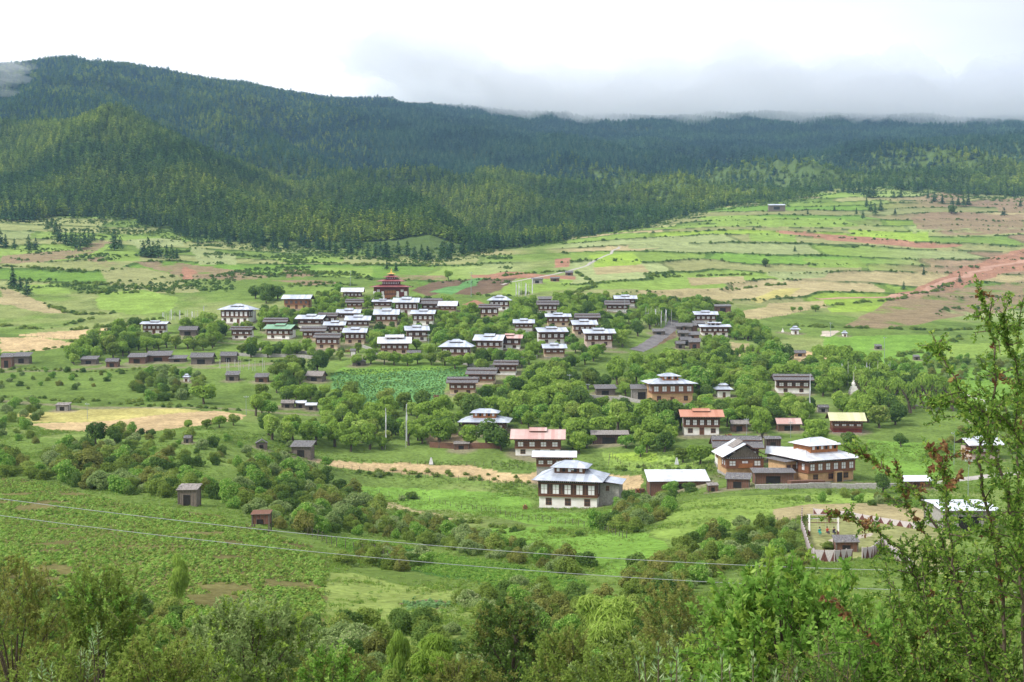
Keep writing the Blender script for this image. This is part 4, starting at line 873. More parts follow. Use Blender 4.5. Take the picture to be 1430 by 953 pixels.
# gable-fronted house
r59, W, Dp, H, hw = house(1006, 1073, 620, 638, 663, 'tan', 'metalw', 5, 3, 'gable-fronted orange-brown timber house with white roof and balcony, behind a plank shed', 'gable-fronted brown house', dep=8, kind='front', lantern=(0.42, 0.5, 0.35, False), rise=3.0, split=True, band=0.56)
b = MB(); b.add([(-W / 2 + 0.4, -Dp / 2 - 0.3, hw + 0.3), (W / 2 - 0.4, -Dp / 2 - 0.3, hw + 0.3), (0, -Dp / 2 - 0.3, H + 2.6), (-W / 2 + 0.4, -Dp / 2 - 0.1, hw + 0.3), (W / 2 - 0.4, -Dp / 2 - 0.1, hw + 0.3), (0, -Dp / 2 - 0.1, H + 2.6)], [(0, 1, 2), (5, 4, 3), (1, 4, 5, 2), (2, 5, 3, 0)], M['plank']); b.build('gable_boarding', r59)
b = MB(); b.box(-1.6, 1.6, -Dp / 2 - 1.3, -Dp / 2 - 0.4, hw * 0.47, hw * 0.47 + 0.12, M['orange']); b.box(-1.6, 1.6, -Dp / 2 - 1.3, -Dp / 2 - 1.22, hw * 0.47 + 0.12, hw * 0.47 + 1.0, M['orange'])
for k in range(9): b.box(-1.56 + k * 0.38, -1.5 + k * 0.38, -Dp / 2 - 1.33, -Dp / 2 - 1.3, hw * 0.47 + 0.12, hw * 0.47 + 1.0, M['trim'])
b.build('balcony', r59)
# the big tan house
r63, W, Dp, H, hw = house(1112, 1208, 620, 641, 673, 'tan', 'metalw', 24, 6, 'big tan mud-walled house with broad white hipped roof and glazed attic storey', 'big tan house', dep=11, kind='hip', lantern=(0.60, 0.56, 1.9, True), rise=2.0, split=True, band=0.50, lower=3)
b = MB(); b.box(-W / 2 - 3.0, -W / 2 - 0.05, -1.5, Dp / 2 - 0.5, -3, hw * 0.95, M['tan']); b.build('side_wing', r63)
b = MB(); b.slab([(-W / 2 - 3.8, -2.3, hw * 0.98), (-W / 2 + 0.4, -2.3, hw + 0.1), (-W / 2 + 0.4, Dp / 2 + 0.3, hw + 0.1), (-W / 2 - 3.8, Dp / 2 + 0.3, hw * 0.98)], 0.08, M['shingle'], M['timber2']); b.build('wing_roof', r63)
for k in range(2): window(r63, -W / 2 - 2.2 + 1.5 * k, -1.5 - 0.012, hw * 0.55, 0.9, 1.1, 'o', True)
b = MB(); b.box(-1.0, 1.0, -Dp / 2 - 1.3, -Dp / 2 - 0.45, 0, hw * 0.52, M['tan']); b.box(-0.7, 0.7, -Dp / 2 - 1.36, -Dp / 2 - 1.29, 0.1, 2.2, M['dark']); b.build('porch', r63, (1.4, 0, 0))
b = MB(); b.slab([(-3, -3.3, 0.0), (2.6, -3.3, 0.0), (2.3, -1.9, 0.5), (-2.7, -1.9, 0.5)], 0.1, M['shingle2']); b.build('shingle_patch', r63, (0.5, 0.0, H + 0.95))

# wooden sheds, barns and byres
def shed(x0, x1, top, eave, base, label, short, wall='plank', roof='shingle', yaw=0, kind='mono', dep=None, D=None, open_=True, name='shed', group='wooden sheds and byres', stilts=0.0, cat='shed'):
    cxp = (x0 + x1) / 2; hx, hy, hz = hit(cxp, base)
    if D: hy = D; hx = D * (cxp - 715) / F; hz = D * tslope(base)
    px = hy / F; Wr = (x1 - x0) * px / max(math.cos(R(yaw)), 0.5); ov = min(0.6, Wr * 0.08); W = Wr - 2 * ov; Dp = dep or min(max(W * 0.55, 1.8), 5.5); Dr = Dp + 2 * ov
    H = max((base - eave) * px, 1.3); cx, cy_ = hx, hy + Dp / 2
    root = empty(name, (cx, cy_, hz), R(yaw)); tag(root, label, cat, group)
    LAND.append((short, cx, cy_, W / 2)); RECTS.append((x0, x1, top, base, hy)); FOOT.append((cx, cy_, max(W, Dp) / 2 + 0.5))
    rise = min(max((eave - top) * px - Dr * max(-hz / hy, 0) * 0.7, 0.35), 1.6); wm = M[wall]
    b = MB(); b.box(-W / 2, W / 2, -Dp / 2, Dp / 2, -1.5 if not stilts else stilts, H - 0.03, wm)
    nb = max(3, int(W / 0.5))
    for i in range(nb + 1):
        x = -W / 2 + W * i / nb; b.box(x - 0.03, x + 0.03, -Dp / 2 - 0.03, -Dp / 2, -0.5 if not stilts else stilts, H - 0.06, M['plank' if wall != 'plank' else 'postm'])
    b.build('plank_wall', root)
    if open_:
        b = MB(); b.box(-W * 0.22, W * 0.16, -Dp / 2 - 0.05, -Dp / 2 - 0.004, stilts + 0.05, max(H * 0.68, stilts + 0.6), M['dark']); b.build('doorway', root)
    pmh = MB().box(-0.09, 0.09, -0.09, 0.09, -1.5, H + 0.02, M['postm']).mesh('corner_post')
    for sx in (-1, 1):
        for sy in (-1, 1): link('corner_post', pmh, root, (sx * W / 2, sy * Dp / 2, 0))
    b = MB()
    if kind == 'mono':
        b.slab([(-Wr / 2, -Dr / 2, H), (Wr / 2, -Dr / 2, H + 0.1), (Wr / 2, Dr / 2, H + rise), (-Wr / 2, Dr / 2, H + rise - 0.05)], 0.1, M[roof], M['postm'])
        g = random.Random(int(x0))
        for _ in range(int(W * 1.3) if roof.startswith('sh') else 0):
            f = g.uniform(0.1, 0.9); x = g.uniform(-0.45, 0.45) * Wr; s = g.uniform(0.08, 0.18); y = -Dr / 2 + f * Dr; z = H + 0.07 + f * (rise - 0.08); b.box(x - s, x + s, y - s, y + s, z - 0.05, z + s, M['rock'])
    else:
        gable(b, Wr, Dr, H, rise, M[roof], M['postm'], ridge='Y' if kind == 'front' else 'X')
        if roof.startswith('sh'): stones(b, Wr, Dr, H, rise, int(W * 1.2), x0)
        if kind != 'front':
            for s in (-1, 1): b.add([(s * W / 2, -Dp / 2, H - 0.08), (s * W / 2, Dp / 2, H - 0.08), (s * W / 2, 0, H + rise * 0.9), (s * W / 2 - s * 0.1, -Dp / 2, H - 0.08), (s * W / 2 - s * 0.1, Dp / 2, H - 0.08), (s * W / 2 - s * 0.1, 0, H + rise * 0.9)], [(0, 1, 2), (5, 4, 3), (0, 3, 4, 1)], M['plankr'])
    b.build('roof', root); return root
S = shed
S(249, 276, 454, 461, 469, 'grey shingle-roofed shed in trees left of the low dark-roofed house', 'shed left of the dark-roofed house', kind='gable')
S(178, 205, 493, 499, 508, 'plank byre with dark roof at the left end of the row of sheds', 'byre at the left end of the shed row', 'plankr')
S(203, 238, 490, 497, 505, 'reddish open-fronted byre with slanting dark roof, second in the row of sheds', 'second byre in the shed row', 'plankr', yaw=6)
S(235, 260, 496, 501, 506, 'low tumbledown plank shed with pale broken shingles, third in the row of sheds', 'tumbledown third shed in the row')
S(265, 298, 491, 499, 509, 'wide grey-roofed barn in the middle of the row of sheds', 'wide barn in the shed row', name='barn', cat='barn', kind='gable')
S(307, 331, 491, 497, 506, 'square grey-roofed shed at the right end of the row of sheds', 'square shed ending the row', kind='gable')
S(314, 334, 518, 524, 532, 'small shed with slanting roof among bare poles on the open slope', 'shed among bare poles')
S(355, 375, 521, 527, 534, 'small reddish shed with grey roof right of the one among bare poles', 'reddish shed on the slope', 'plankr')
S(428, 454, 516, 525, 533, 'tilted shed with two layers of pale planks left of the bluish green crop field', 'tilted shed by the crop field', roof='shingle2', yaw=-18, kind='gable')
S(392, 411, 558, 563, 570, 'low hut with pale roof, first of the three in trees above the green meadow', 'first of three low huts', roof='shingle2', kind='gable')
S(412, 428, 559, 563, 570, 'middle one of the three pale-roofed huts in trees above the meadow', 'middle one of three low huts', roof='metalw', kind='gable')
S(426, 443, 562, 566, 573, 'low hut with white roof, last of the three in trees above the green meadow', 'last of three low huts', roof='metalw', kind='gable')
S(0, 18, 493, 499, 514, 'red-brown byre at the picture edge under the tan wheat fields', 'byre at the left picture edge', 'plankr')
S(18, 42, 492, 498, 508, 'grey plank byre second from the left picture edge under the wheat fields', 'second byre from the picture edge')
S(112, 136, 497, 502, 509, 'low shed with sagging grey roof below the bank of trees on the left slope', 'sagging low shed')
S(147, 166, 500, 505, 513, 'small free-standing hut with grey gable roof left of the row of sheds', 'free-standing hut', 'plankr', kind='gable')
S(77, 97, 562, 566, 574, 'pale grey stone hut with flat roof above the yellow strip of the wheat field', 'flat-roofed stone hut', 'stone', 'shingle2')
S(256, 267, 610, 614, 619, 'tiny hut in the bushes below the big wheat field', 'tiny hut in the bushes', kind='gable')
S(356, 373, 613, 619, 627, 'small dark hut with gable roof in the meadow left of the tan strip', 'small dark hut in the meadow', kind='front', yaw=12)
S(406, 438, 615, 624, 639, 'plank shed with steep lean-to roof at the left end of the tan strip', 'lean-to shed at the tan strip', yaw=-10)
rs = S(247, 278, 675, 684, 707, 'narrow grey plank latrine with stone-weighted roof at the edge of the planted field', 'plank latrine at the planted field', 'plank', 'shingle2', yaw=-6, dep=1.9, cat='hut', name='hut', group='huts')
S(350, 378, 712, 718, 741, 'open rusty lean-to of sticks and boards beside the planted field', 'rusty lean-to', 'plankr', 'plankr', dep=1.6, stilts=0.9)
S(491, 511, 501, 505, 511, 'open dark shed under the trees at the top edge of the crop field', 'dark shed above the crop field')
S(568, 588, 489, 493, 498, 'low curved grey roof of a shed right of the two-tier tan house', 'low shed right of the tan house', kind='gable')
S(489, 497, 487, 490, 497, 'tiny white shrine with dark roof in front of the cream house', 'tiny white shrine', 'white', 'shingle', open_=False, kind='gable', name='shrine', cat='shrine', group='shrines')
S(751, 771, 414, 418, 424, 'dark wooden shed on the hill above the white shingle-roofed house', 'dark hill shed', 'plankr')
S(789, 801, 378, 381, 385, 'small dark hut by the bend of the pale footpath', 'small hut at the path bend', 'plankr')
S(768, 782, 387, 389, 393, 'low dark shed below the bend of the pale footpath', 'low shed at the red strip', 'plankr')
S(742, 759, 388, 390, 396, 'grey stone byre at the end of the red soil strip', 'stone byre at the red strip', 'stone')
S(998, 1022, 425, 428, 436, 'dark open byre behind the white house, at the edge of the yellow field', 'open byre at the yellow field', 'plankr')
S(911, 930, 459, 463, 468, 'low shed on the dark bare ground beside the village road', 'low shed by the village road')
cl = [(944, 968, 450, 456, 462), (951, 975, 452, 455, 463), (946, 962, 461, 465, 471), (956, 978, 463, 468, 473), (949, 966, 470, 475, 483), (962, 979, 470, 478, 488), (943, 957, 476, 480, 487), (968, 985, 448, 452, 458)]
nm = ['topmost log shed with bent grey roof beside the village road', 'log shed with rusty orange planks on its roof beside the village road', 'narrow log shed leaning in the middle of the huddle beside the village road', 'wide low log shed in the middle of the huddle beside the village road', 'brown log shed with twin roof at the lower end of the huddle', 'log shed with steep grey shingle roof lowest in the huddle', 'small log shed nearest the village road', 'grey-roofed log shed touching the upper white house']
for k, (c_, l_) in enumerate(zip(cl, nm)): S(*c_, l_, ('top log shed', 'rusty log shed', 'leaning log shed', 'wide log shed', 'twin-roofed log shed', 'lowest log shed', 'roadside log shed', 'log shed by the upper house')[k], 'plankr' if k % 2 else 'plank', kind='gable' if k % 2 == 0 else 'mono', yaw=(-8, 6, 0, -12, 10, -5, 4, 8)[k])
S(880, 914, 536, 543, 558, 'stone outbuilding with two grey shingle roofs joined to the large tan two-tier house', 'outbuilding of the two-tier house', 'stone', kind='gable')
S(830, 861, 537, 543, 552, 'ruined long shed with grey roof beside a heap of stones', 'ruined long shed', yaw=4)
S(825, 879, 601, 607, 620, 'long dark cattle shed with pale broken shingle roof in front of the trees', 'long cattle shed', 'timber', 'shingle2', yaw=-2, dep=4)
S(633, 656, 616, 620, 628, 'small grey-roofed hut at the end of the red-brown plank fence', 'hut at the plank fence', 'plankr', 'shingle2')
S(904, 992, 656, 672, 684, 'long open barn with plain white metal roof beside the wheat strip', 'long white-roofed barn', 'plankr', 'metalw', dep=7, name='barn', cat='barn')
S(1015, 1050, 660, 669, 682, 'reddish plank shed with slanting grey roof in front of the gable-fronted house', 'plank shed by the gabled house', 'plankr', 'shingle', yaw=-14)
S(988, 1004, 675, 678, 687, 'small crate-like log hut at the corner of the green meadow', 'small log hut', 'plankr', 'shingle2')
S(1052, 1112, 655, 660, 676, 'long sagging open shed joining the two brown houses', 'long sagging shed', 'plankr', 'shingle', yaw=-3)
S(1073, 1110, 619, 634, 646, 'grey outbuilding with tilted white sheet roof beside the big tan house', 'tilted white-roofed outbuilding', 'plank', 'metalw', yaw=-20, kind='gable')
S(1084, 1120, 583, 592, 602, 'low house with pale pink roof hidden in the trees', 'low pink-roofed house', 'plankr', 'pinkroof', kind='gable')
S(1020, 1046, 586, 592, 603, 'low hut with pale rounded roof behind trees', 'low round-roofed hut', 'plankr', 'shingle2', kind='gable')
S(1068, 1092, 609, 613, 628, 'dark open shed behind the old shingled house', 'dark shed behind the shingled house', 'timber', 'shingle')
S(1142, 1158, 565, 569, 576, 'tiny stone hut with grey roof above the yellow-roofed house', 'tiny stone hut', 'stone', kind='gable')
S(1304, 1333, 543, 549, 560, 'lone mud-brick hut with dark roof on the open green slope', 'lone mud-brick hut', 'tan', 'shingle', kind='gable', yaw=-8)
S(1353, 1382, 571, 577, 590, 'small whitewashed hut with broken roof right of the mud-brick hut', 'small whitewashed hut', 'white', 'metalw', kind='gable')
S(1109, 1126, 489, 493, 498, 'small brown hut at the edge of the bare tan patch', 'brown hut at the tan patch', 'tan', kind='gable')
S(1222, 1232, 481, 484, 488, 'tiny dark hut in the middle of the green slope', 'tiny hut mid-slope')
S(1276, 1285, 496, 499, 503, 'tiny dark hut by the bushy corner of the green slope', 'tiny hut at the bushy corner')
S(1072, 1096, 284, 287, 293, 'lone grey barn high on the terraced hill', 'lone barn on the terraces', 'plank', 'metal', name='barn', cat='barn', D=1180)
S(1312, 1398, 698, 712, 742, 'low white-roofed building showing through the near tree', 'white roof behind the near tree', 'stone', 'plastic', dep=9, name='outbuilding', cat='outbuilding', group='outbuildings', kind='gable')
S(1260, 1306, 664, 672, 682, 'heap-roofed byre with scrap boards beside the gravel road', 'scrap-board byre', 'plankr', 'plastic', dep=3)
# chapel with blue-grey roof
def chapel(cx_, base, wpx, hpx, label, short):
    hx, hy, hz = hit(cx_, base); s = wpx * hy / F / 2; h = hpx * hy / F; root = empty('chapel', (hx, hy + s * 0.6, hz)); tag(root, label, 'chapel', 'small chapels')
    LAND.append((short, hx, hy + s, s)); RECTS.append((cx_ - wpx / 2, cx_ + wpx / 2, base - hpx, base, hy)); FOOT.append((hx, hy + s, s + 1))
    w2 = s * 0.72; b = MB(); b.add([(-w2, -w2, -1.5), (w2, -w2, -1.5), (w2, w2, -1.5), (-w2, w2, -1.5), (-w2 * .93, -w2 * .93, h * .55), (w2 * .93, -w2 * .93, h * .55), (w2 * .93, w2 * .93, h * .55), (-w2 * .93, w2 * .93, h * .55)], [(0, 1, 5, 4), (1, 2, 6, 5), (2, 3, 7, 6), (3, 0, 4, 7), (4, 5, 6, 7)], M['white']); b.build('wall', root)
    b = MB(); b.box(-w2 * .96, w2 * .96, -w2 * .96, w2 * .96, h * .43, h * .53, M['maroon']); b.build('band', root)
    b = MB(); b.box(-0.45, 0.45, -w2 - 0.03, -w2 + 0.3, 0, h * .36, M['timber2']); b.build('door', root)
    b = MB(); hip(b, s * 2, s * 2, h * .56, h * .26, M['metal'], M['timber2'], inset=0.3); b.build('roof', root)
    b = MB(); b.box(-s * .38, s * .38, -s * .26, s * .26, h * .6, h * .84, M['white']); hip(b, s * 1.05, s * .8, h * .84, h * .12, M['metal'], M['timber2'], inset=0.3); b.build('raised_roof', root)
chapel(1011, 555, 25, 20, 'small white chapel with blue-grey two-tier roof right of the large tan two-tier house', 'blue-roofed chapel')
chapel(1111, 467, 13, 12, 'tiny white square shrine house right of the little pointed stupa', 'tiny white shrine house')
chapel(260, 533, 10, 11, 'tiny white square shrine on the open slope below the row of sheds', 'tiny white shrine on the slope')
chapel(1180, 470, 8, 8, 'smallest white shrine beside the pale bare patch on the far slope', 'smallest shrine')
def chorten(px, base, hpx, label, short):
    hx, hy, hz = hit(px, base); h = hpx * hy / F; s = h * 0.19; root = empty('stupa', (hx, hy, hz)); tag(root, label, 'stupa', 'stupas')
    LAND.append((short, hx, hy, s)); RECTS.append((px - hpx * .3, px + hpx * .3, base - hpx, base, hy)); FOOT.append((hx, hy, s + .8))
    b = MB(); b.box(-s, s, -s, s, -1, h * .16, M['white']); b.box(-s * .8, s * .8, -s * .8, s * .8, h * .16, h * .26, M['white']); b.box(-s * .62, s * .62, -s * .62, s * .62, h * .26, h * .34, M['white']); b.build('base', root)
    b = MB(); b.lathe([(s * .38, h * .34), (s * .52, h * .44), (s * .46, h * .52), (s * .2, h * .56)], M['white']); b.build('dome', root)
    b = MB(); b.box(-s * .18, s * .18, -s * .18, s * .18, h * .56, h * .62, M['white']); b.lathe([(s * .16, h * .62), (s * .05, h * .9), (s * .09, h * .92), (0.02, h)], M['stone']); b.build('spire', root)
chorten(1192, 550, 30, 'grey-white stupa with tall thin spire in trees right of the shingled house', 'tall stupa')
chorten(1093, 464, 8, 'little white pointed stupa on the slope left of the tiny shrine house', 'little pointed stupa')
# red temple
def temple():
    hx, hy, hz = hit(545, 419); px = hy / F; u_ = px; root = empty('temple', (hx, hy + 6, hz)); tag(root, 'red temple with stacked crimson roofs and golden top rising above the village', 'temple')
    LAND.append(('red temple', hx, hy + 6, 9)); RECTS.append((517, 575, 375, 419, hy)); FOOT.append((hx, hy + 6, 11))
    W = 46 * u_; Dp = 12; b = MB(); b.box(-W / 2, W / 2, -Dp / 2, Dp / 2, -3, 18 * u_, M['maroon']); b.build('wall', root)
    b = MB()
    for x in (-W / 2 + 0.5, -W * 0.22, W * 0.22, W / 2 - 0.5):
        ww = 5.0 * u_ / 2; b.add([(x - ww, -Dp / 2 - .5, -3), (x + ww, -Dp / 2 - .5, -3), (x + ww * .8, -Dp / 2 - .3, 12 * u_), (x - ww * .8, -Dp / 2 - .3, 12 * u_), (x - ww, -Dp / 2 + .4, -3), (x + ww, -Dp / 2 + .4, -3), (x + ww * .8, -Dp / 2 + .4, 12 * u_), (x - ww * .8, -Dp / 2 + .4, 12 * u_)], [(0, 1, 2, 3), (1, 5, 6, 2), (4, 0, 3, 7), (3, 2, 6, 7)], M['white'])
    b.build('white_pier', root)
    b = MB(); b.box(-W * .19, W * .19, -Dp / 2 - .35, -Dp / 2 + .1, 1.5 * u_, 15 * u_, M['timber2'])
    for i in range(7):
        for zz in (3, 9):
            x = -W * .17 + W * .34 * (i + .5) / 7; b.box(x - .28, x + .28, -Dp / 2 - .42, -Dp / 2 - .35, zz * u_, (zz + 4) * u_, M['orange'])
    b.build('painted_gallery', root)
    for x in (-W * .36, W * .36): window(root, x, -Dp / 2 - .02, 11 * u_, 1.4, 1.2, 'w', False)
    zb = 18 * u_
    for i, (rw, rd, rise, wall, ww) in enumerate(((56, 17, 5, 0, 0), (40, 12.5, 4, 5, 24), (22, 8, 3, 3.5, 13), (12, 5, 2.4, 2.5, 6))):
        if wall:
            b = MB(); b.box(-ww * u_ / 2, ww * u_ / 2, -rd * .28, rd * .28, zb - 1, zb + wall * u_, M['maroon'])
            for k in range(int(ww / 2.2)): x = (-ww / 2 + ww * (k + .5) / int(ww / 2.2)) * u_; b.box(x - .22, x + .22, -rd * .28 - .05, -rd * .28, zb + u_ * 1.2, zb + wall * .8 * u_, M['pane'])
            b.build('upper_storey', root); zb += wall * u_
        b = MB(); hip(b, rw * u_, rd, zb, rise * u_, M['gold'] if i == 3 else M['temple'], M['timber2'], inset=0.45); b.build('roof', root); zb += rise * u_ * .6
    b = MB(); b.lathe([(.5, zb), (.55, zb + .5), (.2, zb + .9), (.3, zb + 1.2), (.05, zb + 2.3)], M['gold'], 10); b.build('finial', root)
temple()
# pinkish wall with white band
def wall_run(name, pts, h, th, mat, label, cat, group=None, cap=None, posts=0):
    P = [hit(*p) for p in pts]; root = empty(name, P[0]); tag(root, label, cat, group); b = MB(); o = Vector(P[0])
    for a, c in zip(P[:-1], P[1:]):
        a, c = Vector(a), Vector(c); n = max(1, int((c - a).length / 4))
        for i in range(n):
            p, q = a.lerp(c, i / n), a.lerp(c, (i + 1) / n); p.z, q.z = zg(p.x, p.y), zg(q.x, q.y); d = (q - p).normalized(); w_ = Vector((-d.y, d.x, 0)) * th / 2
            jg = 0.0 if not mat.name.startswith('stone') else random.uniform(-.12, .12)
            vs = [p - w_ - o, q - w_ - o, q + w_ - o, p + w_ - o]; vs = [v - Vector((0, 0, .5)) for v in vs] + [v + Vector((0, 0, h + jg)) for v in vs]
            b.add(vs, [(0, 1, 5, 4), (1, 2, 6, 5), (2, 3, 7, 6), (3, 0, 4, 7), (4, 5, 6, 7)], mat)
    b.build('body', root); return root
wall_run('garden_wall', [(1022, 511), (1062, 512)], 2.0, .5, M['white'], 'low wall with white lower half below the grove of thin pale trunks', 'wall')
wall_run('plank_fence', [(600, 625), (634, 627), (700, 627)], 1.6, .15, M['plankr'], 'red-brown plank fence running either side of the small grey-roofed hut', 'fence')
wall_run('stone_wall', [(1055, 684), (1100, 683), (1160, 682), (1230, 683), (1262, 682)], 1.1, .7, M['stone'], 'dry stone wall in front of the big tan house', 'wall')
wall_run('stone_wall', [(330, 497), (370, 499), (420, 500), (450, 503)], 1.3, .6, M['stone'], 'dry stone wall below the houses right of the row of sheds', 'wall')
wall_run('log_pile', [(1102, 680), (1150, 679)], 1.3, 1.4, M['plankr'], 'long pile of reddish split logs in front of the big tan house', 'log pile')

for pts, lb in [([(345, 488), (400, 492), (440, 496)], 'garden wall of rough stone below the green-roofed house'), ([(640, 508), (660, 512), (690, 514)], 'rough stone wall between the cream house and the topmost grey-roofed house'), ([(505, 485), (520, 490), (530, 500)], 'short rough stone wall left of the two-tier tan house'),
                ([(700, 500), (740, 503), (750, 500)], 'stone wall in trees right of the topmost grey-roofed house'), ([(865, 557), (905, 566), (960, 570), (1000, 566)], 'long stone wall in front of the large tan two-tier house'), ([(820, 556), (850, 558), (880, 560)], 'heaped stone wall beside the ruined long shed')]:
    wall_run('stone_wall', pts, 1.1, .6, M['stone'], lb, 'wall', 'rough stone walls of the village')
for i, (px, b_, w_, lb) in enumerate([(672, 506, 10, 'stack of split firewood beside the topmost grey-roofed house'), (610, 556, 9, 'firewood stack at the left end of the lowest grey-roofed house'), (790, 640, 10, 'firewood stack at the right end of the faded red-roofed house'), (735, 712, 8, 'small firewood stack left of the meadow house'), (1018, 612, 10, 'firewood stack right of the orange-red-roofed house'), (895, 689, 14, 'heap of cut logs beside the long white-roofed barn'), (486, 492, 8, 'firewood stack below the red-brown shingle-roofed house'), (560, 500, 8, 'firewood stack in front of the two-tier tan house')]):
    x, y, z = hit(px, b_); w2 = w_ * y / F; root = empty('firewood_stack', (x, y, z), random.uniform(-.3, .3)); tag(root, lb, 'firewood stack', 'firewood stacks'); b = MB(); g = random.Random(i)
    for r_ in range(5):
        n = int(w2 / .26)
        for k in range(n):
            if r_ == 4 and g.random() < .4: continue
            b.tube([(-w2 / 2 + k * .26 + g.uniform(-.03, .03), -.45, .1 + r_ * .23), (-w2 / 2 + k * .26, .45, .1 + r_ * .23)], .125, M['orange'] if g.random() < .3 else M['plankr'], 6)
    b.build('logs', root)
# trodden earth round the buildings and along the lanes
ymask = np.zeros(len(gx)); near = (gy > 250) & (gy < 800); ids = np.where(near)[0]; xn, yn = gx[ids], gy[ids]; wob = 1.8 * n2[ids] + 1.0 * n4[ids]
for fx, fy, fr_ in FOOT:
    k = (np.abs(xn - fx) < fr_ + 6) & (np.abs(yn - fy) < fr_ + 6); dd_ = np.hypot(xn[k] - fx, (yn[k] - fy) + 1.0); j = ids[k]
    ymask[j] = np.maximum(ymask[j], 1 - sstep(fr_ * .9, fr_ + 2.8, dd_ + wob[k]))
for pl in [[(232, 470), (300, 478), (350, 480), (430, 492), (480, 495), (540, 505)], [(520, 500), (560, 470), (556, 450), (570, 440)], [(430, 470), (470, 460), (515, 455), (540, 445)], [(610, 505), (660, 500), (710, 492), (745, 490), (800, 490), (870, 492)], [(640, 540), (690, 530), (720, 520), (740, 480), (735, 455)], [(780, 470), (800, 460), (800, 440), (790, 425)], [(700, 560), (740, 552), (800, 556), (880, 560), (1000, 566), (1070, 560)], [(1010, 570), (1060, 600), (1100, 640), (1200, 675), (1300, 676)], [(0, 520), (100, 517), (200, 512), (300, 514), (400, 506)], [(0, 560), (120, 570), (330, 572), (440, 580)]]:
    P_ = np.array([hit(*p)[:2] for p in pl])
    for a, c in zip(P_[:-1], P_[1:]):
        d_ = c - a; t_ = np.clip(((xn - a[0]) * d_[0] + (yn - a[1]) * d_[1]) / (d_ @ d_), 0, 1); dist = np.hypot(xn - a[0] - t_ * d_[0], yn - a[1] - t_ * d_[1]); ymask[ids] = np.maximum(ymask[ids], .8 * (1 - sstep(1.0, 2.2, dist + wob * .6)))
mixc(ymask * .75, (0.25, 0.205, 0.15))
ca.data.foreach_set('color', np.concatenate([np.clip(col, 0, 1), np.ones((len(col), 1))], 1).astype(np.float32).ravel())
# ------------------------------------------------------------------ willows in and round the village
USED = {}
KINDS = {}
def proto(kind, v): return KINDS[kind][v % len(KINDS[kind])]
def addkind(kind, specs, trunk=None):
    KINDS[kind] = [(crown_mesh('crown', s, mat, **kw), trunk_mesh('trunk', s + 1, trunk, **tk) if trunk else None) for s, mat, kw, tk in specs]
addkind('willow', [(200 + i, (M['willow'], M['willow'], M['bush'], M['willow'], M['lush'], M['willowy'], M['willowy'])[i], dict(n=1700, leaf=0.085, lobes=(9, 13, 16, 11, 14, 12, 10)[i], lob=(0.26, 0.46), rx=(0.7, 0.8, 0.75, 0.6, 0.85, 0.7, 0.75)[i], rz=(0.7, 0.6, 0.75, 0.8, 0.55, 0.7, 0.6)[i]), dict(h=2.0, r=0.10, z0=0.30, limbs=5, spread=0.6)) for i in range(7)], M['bark'])
addkind('dark', [(220 + i, M['dkleaf'], dict(n=1700, leaf=0.085, lobes=12), dict(h=2.0, r=0.09, z0=0.28, limbs=5, spread=0.6)) for i in range(3)], M['bark'])
addkind('bush', [(240 + i, (M['bush'], M['brush'], M['rosebush'], M['bush'], M['lush'], M['dkleaf'])[i], dict(n=2600, leaf=0.062, lobes=14, flat=0.6, rx=0.75, rz=0.75, lob=(0.22, 0.42)), {}) for i in range(6)])
addkind('grove', [(260 + i, M['willow'], dict(n=800, leaf=0.10, lobes=9, rx=0.6, rz=0.75), dict(h=2.0, r=0.045, z0=0.55, limbs=4, spread=0.4)) for i in range(2)], M['barkp'])
FREE = []       # trees placed so far: x, y, r
def blocked(x, y, z, h, r, allow=0.30):
    D = y; px0, top = project((x, y, z + h)); hw_ = r * F / D; _, bas = project((x, y, z))
    for fx, fy, fr_ in FOOT:
        if (fx - x) ** 2 + (fy - y) ** 2 < (fr_ + r * 0.7) ** 2: return True
    for x0, x1, t_, b_, Dh in RECTS:
        if Dh > D and px0 + hw_ * 0.8 > x0 and px0 - hw_ * 0.8 < x1 and top < b_ - (b_ - t_) * allow and bas > t_: return True
    return False
OPEN = [wpoly(p) for p in [
 [(462, 522), (480, 512), (640, 509), (672, 522), (640, 535), (620, 560), (560, 570), (500, 568), (465, 558)],
 [(790, 520), (850, 500), (885, 475), (925, 452), (950, 445), (950, 492), (930, 510), (880, 520), (840, 535), (800, 532)],
 [(300, 592), (345, 583), (440, 585), (445, 600), (330, 606)], [(425, 626), (560, 626), (700, 628), (800, 636), (1000, 628), (1000, 700), (430, 700)],
 [(560, 583), (640, 590), (640, 600), (570, 598)], [(1100, 558), (1190, 552), (1200, 568), (1110, 575)], [(1220, 600), (1320, 605), (1330, 670), (1220, 665)],
 [(1010, 476), (1060, 478), (1065, 512), (1020, 512)], [(1145, 470), (1300, 465), (1340, 500), (1250, 515), (1180, 510)],
 [(300, 478), (420, 478), (430, 492), (300, 490)], [(840, 515), (880, 515), (870, 530), (820, 532)], [(600, 500), (640, 500), (690, 545), (660, 560), (620, 552)]]]
